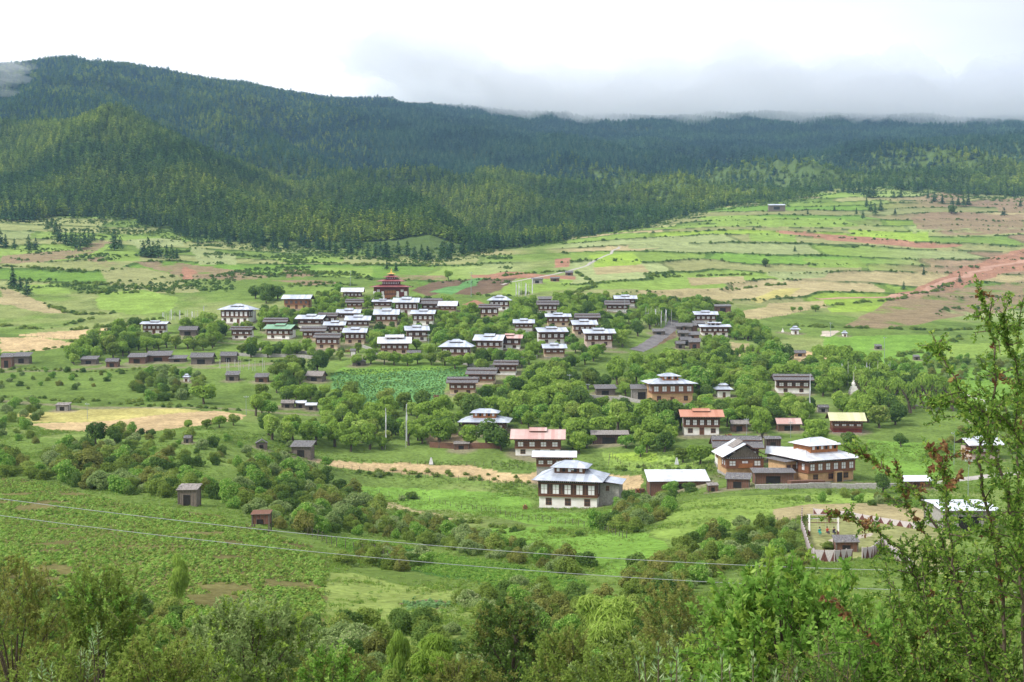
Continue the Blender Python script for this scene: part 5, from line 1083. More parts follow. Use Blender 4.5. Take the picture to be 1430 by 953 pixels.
ZONES = [([(92, 507), (120, 480), (190, 464), (250, 466), (300, 452), (325, 475), (300, 490), (235, 490), (200, 493), (110, 512)], 1.0, 'willow', 2.6, 3.8),
 ([(290, 478), (345, 450), (390, 428), (470, 412), (510, 425), (600, 428), (680, 440), (740, 425), (860, 420), (1000, 430), (1035, 450), (1075, 470), (1085, 490), (1030, 520), (860, 480), (700, 510), (600, 505), (460, 505), (350, 500)], 0.85, 'willow', 2.0, 3.4),
 ([(660, 500), (860, 480), (1030, 510), (1120, 500), (1210, 515), (1250, 545), (1255, 590), (1225, 630), (1120, 625), (1060, 612), (1000, 600), (940, 632), (880, 632), (800, 636), (790, 612), (700, 590), (620, 590), (610, 560)], 1.0, 'willow', 2.8, 4.4),
 ([(330, 580), (420, 545), (465, 560), (560, 572), (640, 570), (700, 590), (700, 622), (560, 628), (470, 630), (400, 622), (350, 610), (440, 602), (445, 585)], 0.95, 'willow', 2.5, 4.0),
 ([(360, 560), (380, 530), (430, 520), (462, 530), (460, 560), (420, 565)], 0.9, 'willow', 2.4, 4.0),
 ([(1190, 500), (1260, 495), (1300, 520), (1260, 560), (1210, 545)], 0.7, 'willow', 2.0, 3.4), ([(640, 545), (720, 530), (760, 560), (640, 580)], 0.9, 'willow', 2.6, 4.0)]
TREES = []      # kind, variant, x, y, z, height, radius
def place(kind, x, y, h, r, v=None, z=None):
    TREES.append((kind, random.randrange(12) if v is None else v, x, y, zg(x, y) if z is None else z, h, r)); FREE.append((x, y, r))
def atpx(px, base, hpx, kind, wf=0.5, v=None):
    x, y, z = hit(px, base); h = hpx * y / F; place(kind, x, y + wf * h * 0.5, h, wf * h, v)
for s in [(282, 566, 34, 'willow', .6), (130, 622, 36, 'dark', .55), (158, 621, 30, 'dark', .5), (262, 601, 16, 'willow', .55), (288, 600, 16, 'willow', .6), (305, 598, 20, 'willow', .65), (325, 595, 18, 'willow', .6),
 (196, 611, 14, 'dark', .5), (212, 612, 14, 'dark', .5), (680, 628, 44, 'dark', .55), (657, 626, 34, 'willow', .6), (700, 632, 36, 'dark', .5), (980, 650, 32, 'willow', .75), (955, 648, 24, 'willow', .7), (1020, 540, 30, 'willow', .6), (1045, 548, 36, 'willow', .6),
 (895, 640, 20, 'willow', .5), (560, 565, 14, 'dark', .5), (470, 560, 18, 'dark', .5), (1195, 600, 24, 'willow', .8), (1260, 625, 20, 'dark', .6), (1195, 640, 22, 'willow', .9), (626, 391, 16, 'willow', .4),
 (1108, 436, 9, 'willow', .5), (1118, 436, 9, 'willow', .5), (1140, 436, 11, 'willow', .8), (1125, 545, 28, 'dark', .7), (1100, 548, 20, 'dark', .7), (930, 605, 52, 'dark', .45), (905, 600, 46, 'willow', .5), (1235, 690, 34, 'dark', .4),
 (800, 540, 22, 'dark', .6), (455, 655, 20, 'willow', .5), (1330, 300, 14, 'dark', .6), (1070, 374, 13, 'dark', .5)]: atpx(*s)
for px in (760, 820, 875, 930): atpx(px, 628, 22, 'willow', .75)
for i, px in enumerate(range(498, 660, 17)): atpx(px + (i * 7) % 5, 513 - (i * 3) % 4 + (4 if px > 620 else 0), 19 + (i * 5) % 6, 'willow', .6)
for px, b_, h_ in ((356, 418, 20), (366, 421, 26), (376, 422, 27), (387, 419, 22), (371, 425, 18)): atpx(px, b_, h_, 'dark', .6)
zid = 0
for poly, dens, kind, r0, r1 in ZONES:
    Pw = wpoly(poly); lo, hi = Pw.min(0), Pw.max(0); g = np.random.default_rng(900 + zid); zid += 1
    n = int((hi[0] - lo[0]) * (hi[1] - lo[1]) / 6); X = g.uniform(lo[0], hi[0], n); Y = g.uniform(lo[1], hi[1], n)
    k = inpoly(Pw, X, Y)
    for o_ in OPEN: k &= ~inpoly(o_, X, Y)
    k &= fbm(X / 26, Y / 30, 91, 3) < (0.5 if dens >= 0.95 else 0.32 if dens > 0.8 else 0.15)
    for x, y in zip(X[k], Y[k]):
        r = g.uniform(r0, r1) * (0.8 + 0.4 * g.random()); h = r * g.uniform(1.75, 2.4); ok = True
        for fx, fy, fr_ in FREE:
            if abs(fx - x) < 10 and (fx - x) ** 2 + (fy - y) ** 2 < ((fr_ + r) * 0.62) ** 2: ok = False; break
        if ok:
            z = zg(x, y)
            if not blocked(x, y, z, h, r): place('dark' if g.random() < 0.16 else kind, x, y, h, r, z=z)
for px, b_, h_ in [(1170 + 9 * i + (i % 3) * 2, 566 + (i * 7) % 13, 48 + (i * 5) % 12) for i in range(19) if 1170 + 9 * i < 1340] + [(1030 + 7 * i, 507 - (i * 3) % 5, 24 + (i * 5) % 6) for i in range(9)]:
    if 1200 < px or px < 1100: atpx(px, b_, h_, 'grove', .22)
WILL = sorted([t for t in TREES], key=lambda t: -t[6] / t[3]); BIG, REST = WILL[:300], WILL[300:]
print('willows', len(WILL))
def span(s, a=0.9): return s
def put_tree(t, name):
    kind, v, x, y, z, h, r = t; cm, tm = proto(kind, v); root = empty(name, (x, y, z), random.uniform(0, 6.28))
    c = link('crown', cm, root); c.scale = (r, r, h * 0.47); c.location = (0, 0, h * (0.52 if kind != 'grove' else 0.68)); c.rotation_euler = (0, 0, random.uniform(0, 6.28))
    if kind == 'grove': c.scale = (r, r, h * 0.33)
    q = link('trunk', tm, root); q.scale = (h * 0.42, h * 0.42, h * 0.42); return root
LAB = []     # (object, kind phrase, x, y, D, px, row, size)
for t in BIG:
    root = put_tree(t, 'willow_tree' if t[0] in ('willow',) else 'broadleaf_tree' if t[0] == 'dark' else 'poplar_tree')
    LAB.append((root, ('willow', 'broadleaf tree', 'slender pale-trunked tree')[('willow', 'dark', 'grove').index(t[0])], t, 'trees growing among the village houses', 'tree'))
def rest_stuff(name, lst, protos_of, label, cat):
    kd = sorted(set(t[0] for t in lst)); pm = []; off_ = {}
    for k_ in kd: off_[k_] = len(pm); pm += [c for c, _ in KINDS[k_]]
    # crowns only sit on short stems at this size: join stem points to the same cloud with their own kinds
    P = []; Rz = []; Sc = []; Ix = []
    for k_, v, x, y, z, h, r in lst:
        P.append((x, y, z + h * .52)); Rz.append(random.uniform(0, 6.28)); Sc.append((r, r, h * .47)); Ix.append(off_[k_] + v % len(KINDS[k_]))
    st = len(pm); pm.append(KINDS['willow'][0][1])
    for k_, v, x, y, z, h, r in lst: P.append((x, y, z)); Rz.append(0); Sc.append((h * .42,) * 3); Ix.append(st)
    stuff(name, np.array(P), np.array(Rz), np.array(Sc), np.array(Ix), pm, label, cat)
if REST: rest_stuff('woods', REST, None, 'small round willows filling the gaps between the village houses', 'trees')

# ------------------------------------------------------------------ pines one can tell apart
PINES = [conifer_mesh('crown', 120 + i, M['pined'], lv=14, per=11, slim=(0.26, 0.34, 0.30, 0.38)[i], quad=1.15, gaps=0.16) for i in range(4)]; PTR = pine_trunk('trunk', M['bark'])
PL = [(18, 402, 30), (28, 406, 20), (38, 414, 24), (0, 345, 26), (8, 347, 20), (20, 349, 16), (40, 350, 22), (50, 348, 16), (160, 350, 30), (168, 348, 18), (200, 358, 22), (207, 360, 28), (214, 359, 22), (221, 361, 26), (233, 362, 20), (240, 364, 22), (247, 363, 16),
 (66, 322, 16), (78, 330, 22), (84, 340, 24), (92, 342, 22), (100, 346, 26), (106, 347, 22), (112, 348, 26), (118, 344, 22), (124, 342, 20), (72, 318, 14), (130, 338, 16), 
 (8, 308, 26), (18, 309, 30), (28, 310, 28), (38, 310, 26), (46, 308, 22), (1178, 268, 12), (1185, 270, 15), (1192, 272, 16), (1200, 271, 17), (1207, 274, 18), (1214, 276, 18), (1220, 276, 16), (1210, 290, 14), (1216, 296, 15), (1222, 300, 15), (1230, 295, 14), (1196, 300, 10), (1205, 306, 12),
 (1316, 284, 12), (1330, 287, 12), (1338, 288, 15), (1345, 289, 16), (1352, 287, 16), (1305, 282, 14), (1296, 278, 12), (1248, 277, 10), (1258, 276, 12), (1402, 302, 12), (1250, 300, 9), (1128, 300, 8), (1110, 352, 9), (1340, 395, 12), (1290, 385, 12), (1425, 290, 12), (1165, 295, 8), (1262, 405, 12), (270, 335, 12), (276, 340, 10), (262, 328, 12), (540, 377, 12), (553, 380, 14)]
PT = []
for px, b_, h_ in PL:
    x, y, z = hit(px, b_); PT.append((x, y, z, h_ * y / F))
g = np.random.default_rng(5)
for i in range(600):
    if len(PT) > 235: break
    u_ = g.uniform(-0.42, 0.10 if i % 4 else 0.42); D = float(treeline(u_)) + g.uniform(-22, 12); x = u_ * D
    if any((p[0] - x) ** 2 + (p[1] - D) ** 2 < 30 for p in PT): continue
    PT.append((x, D, zg(x, D), g.uniform(8.5, 13.5)))
for i, (x, y, z, h) in enumerate(PT):
    root = empty('pine_tree', (x, y, z), random.uniform(0, 6.28)); c = link('crown', PINES[i % 4], root); w_ = h * random.uniform(1.0, 1.35); c.scale = (w_, w_, h)
    q = link('trunk', PTR, root); q.scale = (h, h, h); LAB.append((root, 'pine', ('pine', i, x, y, z, h, h * .25), 'pines along the forest edge and fields', 'tree'))

# ------------------------------------------------------------------ bushes on the field banks
BUSH = []
BZ = [([(0, 640), (60, 650), (100, 622), (150, 625), (200, 645), (260, 662), (330, 700), (345, 655), (400, 640), (450, 668), (520, 700), (535, 722), (470, 725), (440, 742), (380, 738), (300, 705), (180, 692), (60, 672), (0, 665)], 5.5, 1.5, 3.2, 8),
 ([(380, 738), (440, 742), (520, 720), (600, 732), (700, 762), (830, 795), (820, 806), (640, 772), (520, 748), (440, 748)], 4.5, 1.2, 2.4, 8), ([(500, 770), (540, 768), (600, 790), (560, 800), (500, 790)], 3.0, 1.0, 1.8, 8),
 ([(845, 718), (880, 700), (935, 690), (945, 712), (890, 745), (830, 742)], 5.0, 1.4, 2.8, 8), ([(880, 800), (940, 770), (1000, 742), (1100, 735), (1130, 792), (1060, 800), (1000, 800), (920, 850), (880, 860)], 3.8, 1.0, 2.0, 8),
 ([(180, 545), (220, 515), (280, 525), (295, 556), (210, 562)], 6, 1.5, 3.0, 8), ([(160, 600), (230, 612), (330, 618), (430, 625), (420, 650), (350, 655), (260, 655), (170, 635)], 7.5, 1.0, 2.3, 8),
 ([(0, 560), (60, 560), (50, 620), (0, 612)], 7.5, 1.2, 2.2, 8), ([(480, 860), (620, 870), (640, 900), (780, 840), (900, 840), (960, 880), (960, 975), (430, 975)], 3.6, 0.8, 1.6, 8),
 ([(640, 845), (700, 825), (760, 830), (800, 860), (700, 880)], 2.8, 1.0, 1.8, 8), ([(0, 800), (60, 830), (200, 850), (340, 870), (440, 880), (450, 975), (0, 975)], 2.8, 0.8, 1.6, 8),
 ([(1150, 690), (1300, 700), (1310, 712), (1200, 705)], 5, 0.8, 1.5, 8), ([(1280, 500), (1430, 500), (1430, 535), (1300, 530)], 7, 1.2, 2.4, 8), ([(1380, 560), (1430, 560), (1430, 640), (1300, 640)], 8, 1.0, 2.0, 8),
 ([(0, 520), (90, 515), (180, 520), (120, 545), (0, 545)], 9, 0.8, 1.8, 8)]
for zi, (poly, gap, r0, r1, _) in enumerate(BZ):
    Pw = wpoly(poly); lo, hi = Pw.min(0), Pw.max(0); g = np.random.default_rng(1200 + zi); n = int((hi[0] - lo[0]) * (hi[1] - lo[1]) / gap * 2); mine = []
    X = g.uniform(lo[0], hi[0], n); Y = g.uniform(lo[1], hi[1], n); k = inpoly(Pw, X, Y)
    for x, y in zip(X[k], Y[k]):
        r = g.uniform(r0, r1)
        if any((a - x) ** 2 + (b_ - y) ** 2 < gap ** 2 * 0.42 for a, b_ in mine): continue
        h = r * g.uniform(1.25, 1.9); z = zg(x, y)
        if blocked(x, y, z, h, r, 0.15): continue
        mine.append((x, y)); BUSH.append(('bush', int(g.integers(0, 60)), x, y, z, h, r))
for px, b_, h_, wf in [(400, 668, 34, .8), (370, 672, 20, .9), (575, 698, 14, 1.2), (560, 700, 10, 1.0), (530, 668, 12, .8), (455, 662, 14, .9), (940, 692, 24, 1.0), (965, 688, 18, 1.0), (720, 668, 6, 1), (670, 672, 7, 1.2), (1150, 702, 18, .7), (1130, 702, 14, .6), (1158, 768, 14, 1.3), (1165, 724, 6, 1.5), (1265, 690, 14, 1.2), (480, 690, 12, 1.1),
 (700, 572, 12, 1.3), (115, 660, 40, 1.1), (85, 665, 30, 1.2), (150, 672, 30, 1.1), (190, 680, 28, 1.0), (500, 712, 30, 1.1), (30, 662, 20, 1.4), (590, 752, 16, 1.4), (480, 790, 24, 1.3)]:
    x, y, z = hit(px, b_); h = h_ * y / F; BUSH.append(('bush', px, x, y + wf * h * .4, z, h, wf * h * .75))
print('bushes', len(BUSH))
BUSH.sort(key=lambda t: -t[6] / t[3])
for t in BUSH[:290]:
    kind, v, x, y, z, h, r = t; cm = KINDS['bush'][v % 6][0]; root = link('bush', cm); root.location = (x, y, z + h * 0.30); root.scale = (r, r, h * 0.62); root.rotation_euler = (0, 0, random.uniform(0, 6.28))
    LAB.append((root, ('green bush', 'brownish bush', 'grey-green bush', 'green bush', 'bright green bush', 'dark green bush')[v % 6], t, 'bushes along the field banks', 'bush'))
if BUSH[290:]:
    L_ = BUSH[290:]; stuff('undergrowth', np.array([(t[2], t[3], t[4] + t[5] * .3) for t in L_]), rng.uniform(0, 6.28, len(L_)), np.array([(t[6], t[6], t[5] * .62) for t in L_]), np.array([t[1] % 6 for t in L_]), [c for c, _ in KINDS['bush']], 'low mixed undergrowth on the slopes below the fields', 'undergrowth')
# hedge strips of smaller scrub along paths and banks
HL = [[(430, 652), (560, 660), (740, 672)], [(850, 655), (900, 652), (1000, 655)], [(100, 478), (190, 462)], [(0, 497), (110, 483)], [(95, 462), (180, 454), (250, 440)], [(130, 445), (60, 460), (0, 455)], [(660, 412), (700, 415), (740, 410)],
 [(880, 424), (960, 426), (1025, 424)], [(1020, 405), (1060, 400), (1100, 398)], [(900, 384), (960, 386), (1050, 384)], [(1150, 428), (1240, 420), (1330, 395)], [(1100, 455), (1180, 458), (1300, 462), (1430, 460)], [(1240, 500), (1300, 490), (1340, 472)], [(1130, 520), (1200, 520), (1260, 525)], [(1290, 528), (1360, 530), (1430, 528)],
 [(0, 372), (60, 375), (120, 380)], [(100, 395), (180, 400), (250, 412)], [(60, 425), (110, 440), (160, 438)], [(120, 405), (160, 412), (200, 408)], [(380, 385), (440, 380), (520, 392)], [(400, 400), (460, 395), (500, 400)], [(440, 368), (520, 370), (600, 372)], [(700, 386), (800, 380)], [(805, 380), (830, 400), (800, 410)],
 [(300, 500), (350, 505), (420, 505)], [(0, 515), (150, 520), (240, 512)], [(0, 556), (120, 560), (200, 562)], [(240, 640), (330, 650)], [(170, 565), (280, 570), (340, 575)], [(640, 745), (740, 742), (830, 748)], [(520, 700), (600, 725), (740, 742)], [(130, 320), (200, 325), (260, 340)], [(60, 335), (120, 328), (150, 332)]]
pts = []
for pl in HL:
    P_ = [hit(*p) for p in pl]
    for a, c in zip(P_[:-1], P_[1:]):
        n = int(math.dist(a[:2], c[:2]) / 1.2)
        for i in range(n):
            f = random.random(); w_ = random.gauss(0, 1.6); x = a[0] + (c[0] - a[0]) * f + random.gauss(0, .8); y = a[1] + (c[1] - a[1]) * f + w_
            if fbm(np.array(x / 9), np.array(y / 9), 95, 2) > -0.25: pts.append((x, y, random.uniform(0.5, 1.5) * (1.3 if y > 500 else 0.8)))
P_ = np.array(pts); s_ = P_[:, 2]; z_ = zt(P_[:, 0], P_[:, 1]); HK = [crown_mesh('hedge_clump', 280 + i, (M['dkleaf'], M['bush'], M['bush'])[i], n=420, leaf=0.12, lobes=8, flat=0.4) for i in range(3)]
ok = np.array([not blocked(a[0], a[1], c, s * 1.1, s, 0.2) for a, c, s in zip(P_, z_, s_)]); P_, s_, z_ = P_[ok], s_[ok], z_[ok]
stuff('hedge_scrub', np.stack([P_[:, 0], P_[:, 1], z_ + s_ * .3], 1), rng.uniform(0, 6.28, len(P_)), np.stack([s_, s_, s_ * .8], 1), rng.integers(0, 3, len(P_)), HK, 'thin hedges of low scrub along the field edges', 'scrub')

# ------------------------------------------------------------------ weeds, crops, grass
def tuft(seed, mat, n=14, h=0.35, sp=0.12, wd=0.02):
    g = np.random.default_rng(seed); P = g.normal(size=(n, 3)) * np.array([sp, sp, 0]); P[:, 2] = h * .45 * (0.6 + .7 * g.random(n)); a = g.random(n) * 6.28
    Nn = np.stack([np.cos(a), np.sin(a), .15 + 0 * a], 1); V = diamonds(P, unit(Nn), h * .5 * (0.6 + .7 * g.random(n)), wd / h * 2, g, np.array([0, 0, 1.0]) + .5 * g.normal(size=(n, 3)))
    return mesh_np('tuft', V, 4, np.arange(4 * n), [mat], tone=np.repeat(g.random(n), 4))
def clump(seed, mat, n=26, h=0.3, leaf=0.09):
    g = np.random.default_rng(seed); d = unit(g.normal(size=(n, 3))); d[:, 2] = abs(d[:, 2]); P = d * np.array([h * .8, h * .8, h]) * (.5 + .5 * g.random((n, 1)))
    V = diamonds(P, unit(d * .5 + np.array([0, 0, 1]) + .4 * g.normal(size=(n, 3))), leaf * (.6 + .8 * g.random(n)), .6, g, d); return mesh_np('plant', V, 4, np.arange(4 * n), [mat], tone=np.repeat(g.random(n), 4))
n = 210000; u_ = rng.uniform(-.47, .47, n); Y = np.sqrt(rng.uniform(45 ** 2, 330 ** 2, n)) ; X = u_ * Y
WF = [wpoly(p) for k, p in FIELDS if k == 'wheat']; RF = [wpoly(p) for k, p in FIELDS if k in ('rowfield',)]; LW = [wpoly(p) for k, p in FIELDS if k in ('olive', 'drygrass') and p[0][1] > 700 and p[0][0] > 1000]; PF = [wpoly(p) for k, p in FIELDS if k in ('cropg',)]
k = rng.random(n) < np.clip(0.45 + 1.2 * fbm(X / 14, Y / 14, 97, 3), 0.05, 1)
k &= (Y < 170) | (rng.random(n) < 0.5)
for p_ in WF + RF + LW + PF: k &= ~inpoly(p_, X, Y)
X, Y = X[k], Y[k]; big = np.clip(0.7 + 1.0 * fbm(X / 8, Y / 8, 98, 3), .4, 1.7)
ixk = rng.integers(0, 3, len(X)); ixk = np.where(rng.random(len(X)) < 0.45, rng.integers(3, 6, len(X)), ixk)
stuff('grass', np.stack([X, Y, zt(X, Y)], 1), rng.uniform(0, 6.28, len(X)), np.stack([big * 1.5, big * 1.5, big * 1.2], 1), ixk, [tuft(1, M['grassb'], h=.38), tuft(2, M['grassb'], h=.5), tuft(3, M['grassb'], n=20, h=.3, sp=.2), clump(4, M['bush'], leaf=.08), clump(5, M['crop'], leaf=.08), clump(6, M['rosebush'], leaf=.07)], 'tall grass and weeds over the near slopes and meadows', 'grass')
print('tufts', len(X))
def rows(polys, step, gapx, rot, jit, name, protos, sz, label, keepf=0.93):
    P = []
    for Pw in polys:
        lo, hi = Pw.min(0), Pw.max(0); c_ = (lo + hi) / 2; rr = max(hi - lo) * .75; a = np.arange(-rr, rr, step); b_ = np.arange(-rr, rr, gapx); A, B = np.meshgrid(a, b_); A = A.ravel(); B = B.ravel()
        X = c_[0] + A * math.cos(rot) - B * math.sin(rot); Y = c_[1] + A * math.sin(rot) + B * math.cos(rot) + 1.2 * fbm(X / 20, Y_ if False else A / 20, 99, 2)
        X = X + rng.normal(0, jit, len(X)); Y = Y + rng.normal(0, jit, len(X)); k = inpoly(Pw, X, Y) & (rng.random(len(X)) < keepf) & (fbm(X / 7, Y / 7, 101, 3) > -0.35)
        P.append(np.stack([X[k], Y[k]], 1))
    P = np.vstack(P); s_ = sz * (.6 + .8 * rng.random(len(P))) * (1 + .5 * fbm(P[:, 0] / 9, P[:, 1] / 9, 103, 2)); print(name, len(P))
    stuff(name, np.stack([P[:, 0], P[:, 1], zt(P[:, 0], P[:, 1])], 1), rng.uniform(0, 6.28, len(P)), np.stack([s_, s_, s_], 1), rng.integers(0, len(protos), len(P)), protos, label, 'crops')
rows(RF, .42, .95, R(12), .11, 'crop_plants', [clump(11, M['lush'], n=22), clump(12, M['crop'], n=30, h=.22), clump(13, M['bush'], n=22, h=.25)], 1.3, 'low leafy crop planted in rows over brown soil in the big sloping field')
rows(PF, .45, .7, R(-25), .12, 'potato_plants', [clump(14, M['crop'], n=30, h=.4, leaf=.1), clump(15, M['lush'], n=30, h=.35, leaf=.09)], 1.0, 'dark leafy potato plants in the strip between the bushy banks', .97)
rows([wpoly(p) for k, p in FIELDS if k == 'blue' and p[0][1] > 500], 0.8, 1.1, R(5), .25, 'cabbage_crop', [clump(16, M['cabbage'], n=16, h=.35, leaf=.2), clump(19, M['crop'], n=16, h=.35, leaf=.18)], .95, 'bluish green crop covering the field in the middle of the village', .85)
cx_, cy2, cz_ = hit(598, 846); g = np.random.default_rng(77); Xc = cx_ + g.normal(0, 1.1, 60); Yc = cy2 + g.normal(0, 1.6, 60)
stuff('cabbages', np.stack([Xc, Yc, zt(Xc, Yc)], 1), g.uniform(0, 6.28, 60), np.full((60, 3), 1.3) * (.7 + .5 * g.random((60, 1))), g.integers(0, 2, 60), [clump(17, M['cabbage'], n=30, h=.28, leaf=.13), clump(18, M['cabbage'], n=24, h=.34, leaf=.12)], 'patch of blue-green cabbages on bare soil in the grassy plot', 'cabbages')
# ------------------------------------------------------------------ poles, flags, fences, playground
def pole(px, top, base, kind, label, D=None):
    x, y, z = hit(px, base)
    if D: y = D; x = D * (px - 715) / F; z = zg(x, y)
    h = (base - top) * y / F; nm = {'flag': 'prayer_flag_pole', 'bare': 'wooden_pole', 'lamp': 'power_pole'}[kind]
    root = empty(nm, (x, y, z), random.uniform(-.4, .4)); b = MB(); r = max(.05, .00028 * y * .55)
    b.tube([(0, 0, -.5), (random.uniform(-.02, .02) * h, 0, h * .5), (random.uniform(-.03, .03) * h, 0, h)], [r * 1.2, r, r * .6], M['steel'] if kind == 'lamp' else M['polem'], 6); b.build('pole', root)
    if kind == 'flag':
        b = MB(); n = 10; vs = []; w_ = max(.28, .022 * h)
        for i in range(n + 1): zz = h * (.97 - .82 * i / n); dx = w_ * (1 + .25 * math.sin(i * 1.9 + px)); vs += [(r, 0, zz), (r + dx, .12 * math.sin(i * 1.3), zz - .1)]
        vs += [(v[0], v[1] + .03, v[2]) for v in vs]; m_n = 2 * (n + 1)
        b.add(vs, [(2 * i, 2 * i + 1, 2 * i + 3, 2 * i + 2) for i in range(n)] + [(m_n + 2 * i + 2, m_n + 2 * i + 3, m_n + 2 * i + 1, m_n + 2 * i) for i in range(n)], M['flagw']); b.build('flag', root)
    if kind == 'lamp':
        b = MB(); b.box(-.7, .7, -.05, .05, h - .6, h - .48, M['steel']); b.build('crossarm', root)
        for s in (-.6, 0, .6): b = MB(); b.lathe([(.05, h - .48), (.07, h - .42), (.04, h - .36), (.06, h - .3)], M['pane'], 6, (s, 0)); b.build('insulator', root)
    if label: tag(root, label, 'pole', {'flag': 'prayer flag poles', 'bare': 'bare wooden poles', 'lamp': 'power poles'}[kind])
    else: LAB.append((root, {'flag': 'white prayer flag pole', 'bare': 'thin bare pole', 'lamp': 'steel power pole'}[kind], ('pole', 0, x, y, z, h, r), {'flag': 'prayer flag poles', 'bare': 'bare wooden poles', 'lamp': 'power poles'}[kind], 'pole'))
pole(1130, 521, 583, 'flag', 'very tall white prayer flag in front of the long shingle-roofed house')
pole(538, 568, 628, 'flag', 'tall white prayer flag pole left of its greyer twin at the trees')
pole(567, 562, 626, 'flag', 'tall greyish prayer flag pole among the trees above the tan strip')
pole(284, 427, 457, 'flag', 'tall lone flag pole left of the large white three-storey house')
for p in [(122, 562, 586), (344, 552, 580), (598, 466, 494), (736, 462, 482), (939, 578, 606), (1042, 583, 618), (1332, 602, 650), (1352, 640, 692), (489, 378, 400), (658, 380, 415), (872, 415, 440), (1160, 450, 470), (1235, 470, 510), (795, 522, 548), (821, 535, 560), (1104, 588, 612)]: pole(*p, 'lamp', None)
for i in range(16): pole(226 + i * 3.4 + random.uniform(-3, 3), 431 + random.uniform(0, 9), 453 - random.uniform(0, 9), 'flag' if i % 4 == 0 else 'bare', None)
for i in range(9): pole(719 + i * 3.2 + random.uniform(-2, 2), 389 + random.uniform(0, 8), 418 - random.uniform(0, 7), 'flag' if i % 3 else 'bare', None)
for i in range(12): pole(902 + i * 3 + random.uniform(-3, 3), 428 + random.uniform(0, 10), 460 - random.uniform(0, 9), 'flag' if i % 3 == 1 else 'bare', None)
for i in range(22): pole(304 + i * 3.1 + random.uniform(-4, 4), 500 + random.uniform(0, 10), 524 - random.uniform(0, 14), 'bare', None)
for i in range(8): pole(1180 + i * 9.5 + random.uniform(-6, 6), 503 + random.uniform(0, 9), 540 - random.uniform(0, 9), 'flag' if i % 3 == 0 else 'bare', None)
def fence(pts, gap, h, label, rails=2, mat=None, r=.06, stop=98):
    P = [hit(*p) for p in pts]; root = empty('post_fence', P[0]); tag(root, label, 'fence', 'post fences'); o = Vector(P[0]); L_ = []
    for a, c in zip(P[:-1], P[1:]):
        n = max(1, int(math.dist(a[:2], c[:2]) / gap))
        for i in range(n): f = i / n; L_.append((a[0] + (c[0] - a[0]) * f, a[1] + (c[1] - a[1]) * f))
    L_ = L_[:stop]; pm = [MB().tube([(0, 0, -.4), (.03 * k, 0, h * (.9 + .1 * k))], [r, r * .8], mat or M['postm'], 5).mesh('post') for k in (-1, 0, 1, 2)]
    Q = []
    for i, (x, y) in enumerate(L_):
        z = zg(x, y); q = link('post', pm[random.randrange(4)], root); q.location = (x - o.x, y - o.y, z - o.z); q.rotation_euler = (random.gauss(0, .05), random.gauss(0, .05), random.random() * 6); Q.append((x - o.x, y - o.y, z - o.z))
    for k in range(rails):
        hh = h * (.85 - .4 * k); b = MB(); b.tube([(x, y, z + hh) for x, y, z in Q], .012 + .0 * k, M['postm'], 4); b.build('wire', root)
fence([(425, 652), (480, 655), (560, 664), (640, 671), (740, 680)], 2.0, 1.3, 'long fence of thin posts along the near edge of the tan strip')
fence([(846, 684), (900, 690), (915, 686)], 1.6, 1.3, 'short fence from the meadow house to the long white-roofed barn')
fence([(530, 690), (600, 700), (660, 712), (720, 724), (800, 733), (832, 738)], 2.6, 1.2, 'leaning post fence crossing the meadow below the whitewashed house')
fence([(825, 735), (850, 745), (880, 752)], 1.8, 1.1, 'short post fence at the bushes right of the meadow fence')
fence([(560, 648), (640, 650), (735, 654)], 2.2, 1.1, 'fence along the far edge of the tan strip left of the meadow house')
fence([(850, 650), (852, 636), (870, 652), (1000, 650)], 2.0, 1.1, 'thin fence round the green field in front of the row of round trees')
fence([(430, 748), (470, 765), (520, 775), (545, 790), (560, 800)], 1.5, 1.5, 'grey post fence at the upper corner of the grassy plot', rails=1)
fence([(1062, 738), (1085, 734), (1120, 729)], 1.8, 1.3, 'post fence leading up to the painted playground fence')
fence([(105, 474), (60, 473), (28, 468)], 4, 1.2, 'fence between the two tan wheat fields')
fence([(1040, 449), (1100, 441), (1143, 432)], 5, 1.3, 'fence under the tan field at the top of the village')
# painted zigzag fence of the playground
def zigzag(pts, label, panel=1.5, h=1.5):
    P = [hit(*p) for p in pts]; root = empty('painted_board_fence', P[0]); tag(root, label, 'fence', 'painted fences of the playground'); o = Vector(P[0]); k = 0
    for a, c in zip(P[:-1], P[1:]):
        n = max(1, round(math.dist(a[:2], c[:2]) / panel))
        for i in range(n):
            x0, y0 = a[0] + (c[0] - a[0]) * i / n, a[1] + (c[1] - a[1]) * i / n; x1, y1 = a[0] + (c[0] - a[0]) * (i + 1) / n, a[1] + (c[1] - a[1]) * (i + 1) / n
            p0 = Vector((x0, y0, zg(x0, y0))) - o; p1 = Vector((x1, y1, zg(x1, y1))) - o; d = (p1 - p0); nrm = Vector((d.y, -d.x, 0)).normalized() * .05; up = Vector((0, 0, h)); b = MB(); lo_ = Vector((0, 0, -.3))
            if (nrm + (p0 + o) * 0).y > 0: nrm = -nrm
            def tri(A, B_, C_, m): b.add([A + nrm, B_ + nrm, C_ + nrm, A - nrm, B_ - nrm, C_ - nrm], [(0, 1, 2), (5, 4, 3), (0, 3, 4, 1), (1, 4, 5, 2), (2, 5, 3, 0)], m)
            A, B_, Cc, Dd = p0 + lo_, p1 + lo_, p1 + up, p0 + up; mid_t = (Cc + Dd) / 2; mid_b = (A + B_) / 2
            tri(A, mid_b, Dd, M['brownp']); tri(mid_b, B_, Cc, M['brownp']); tri(Dd, mid_b, mid_t, M['palep']); tri(mid_t, mid_b, Cc, M['palep']); b.build('panel', root)
            q = MB(); q.box(p0.x - .06, p0.x + .06, p0.y - .06, p0.y + .06, p0.z - .3, p0.z + h + .12, M['brownp'] if k % 2 else M['palep']); q.build('post', root); k += 1
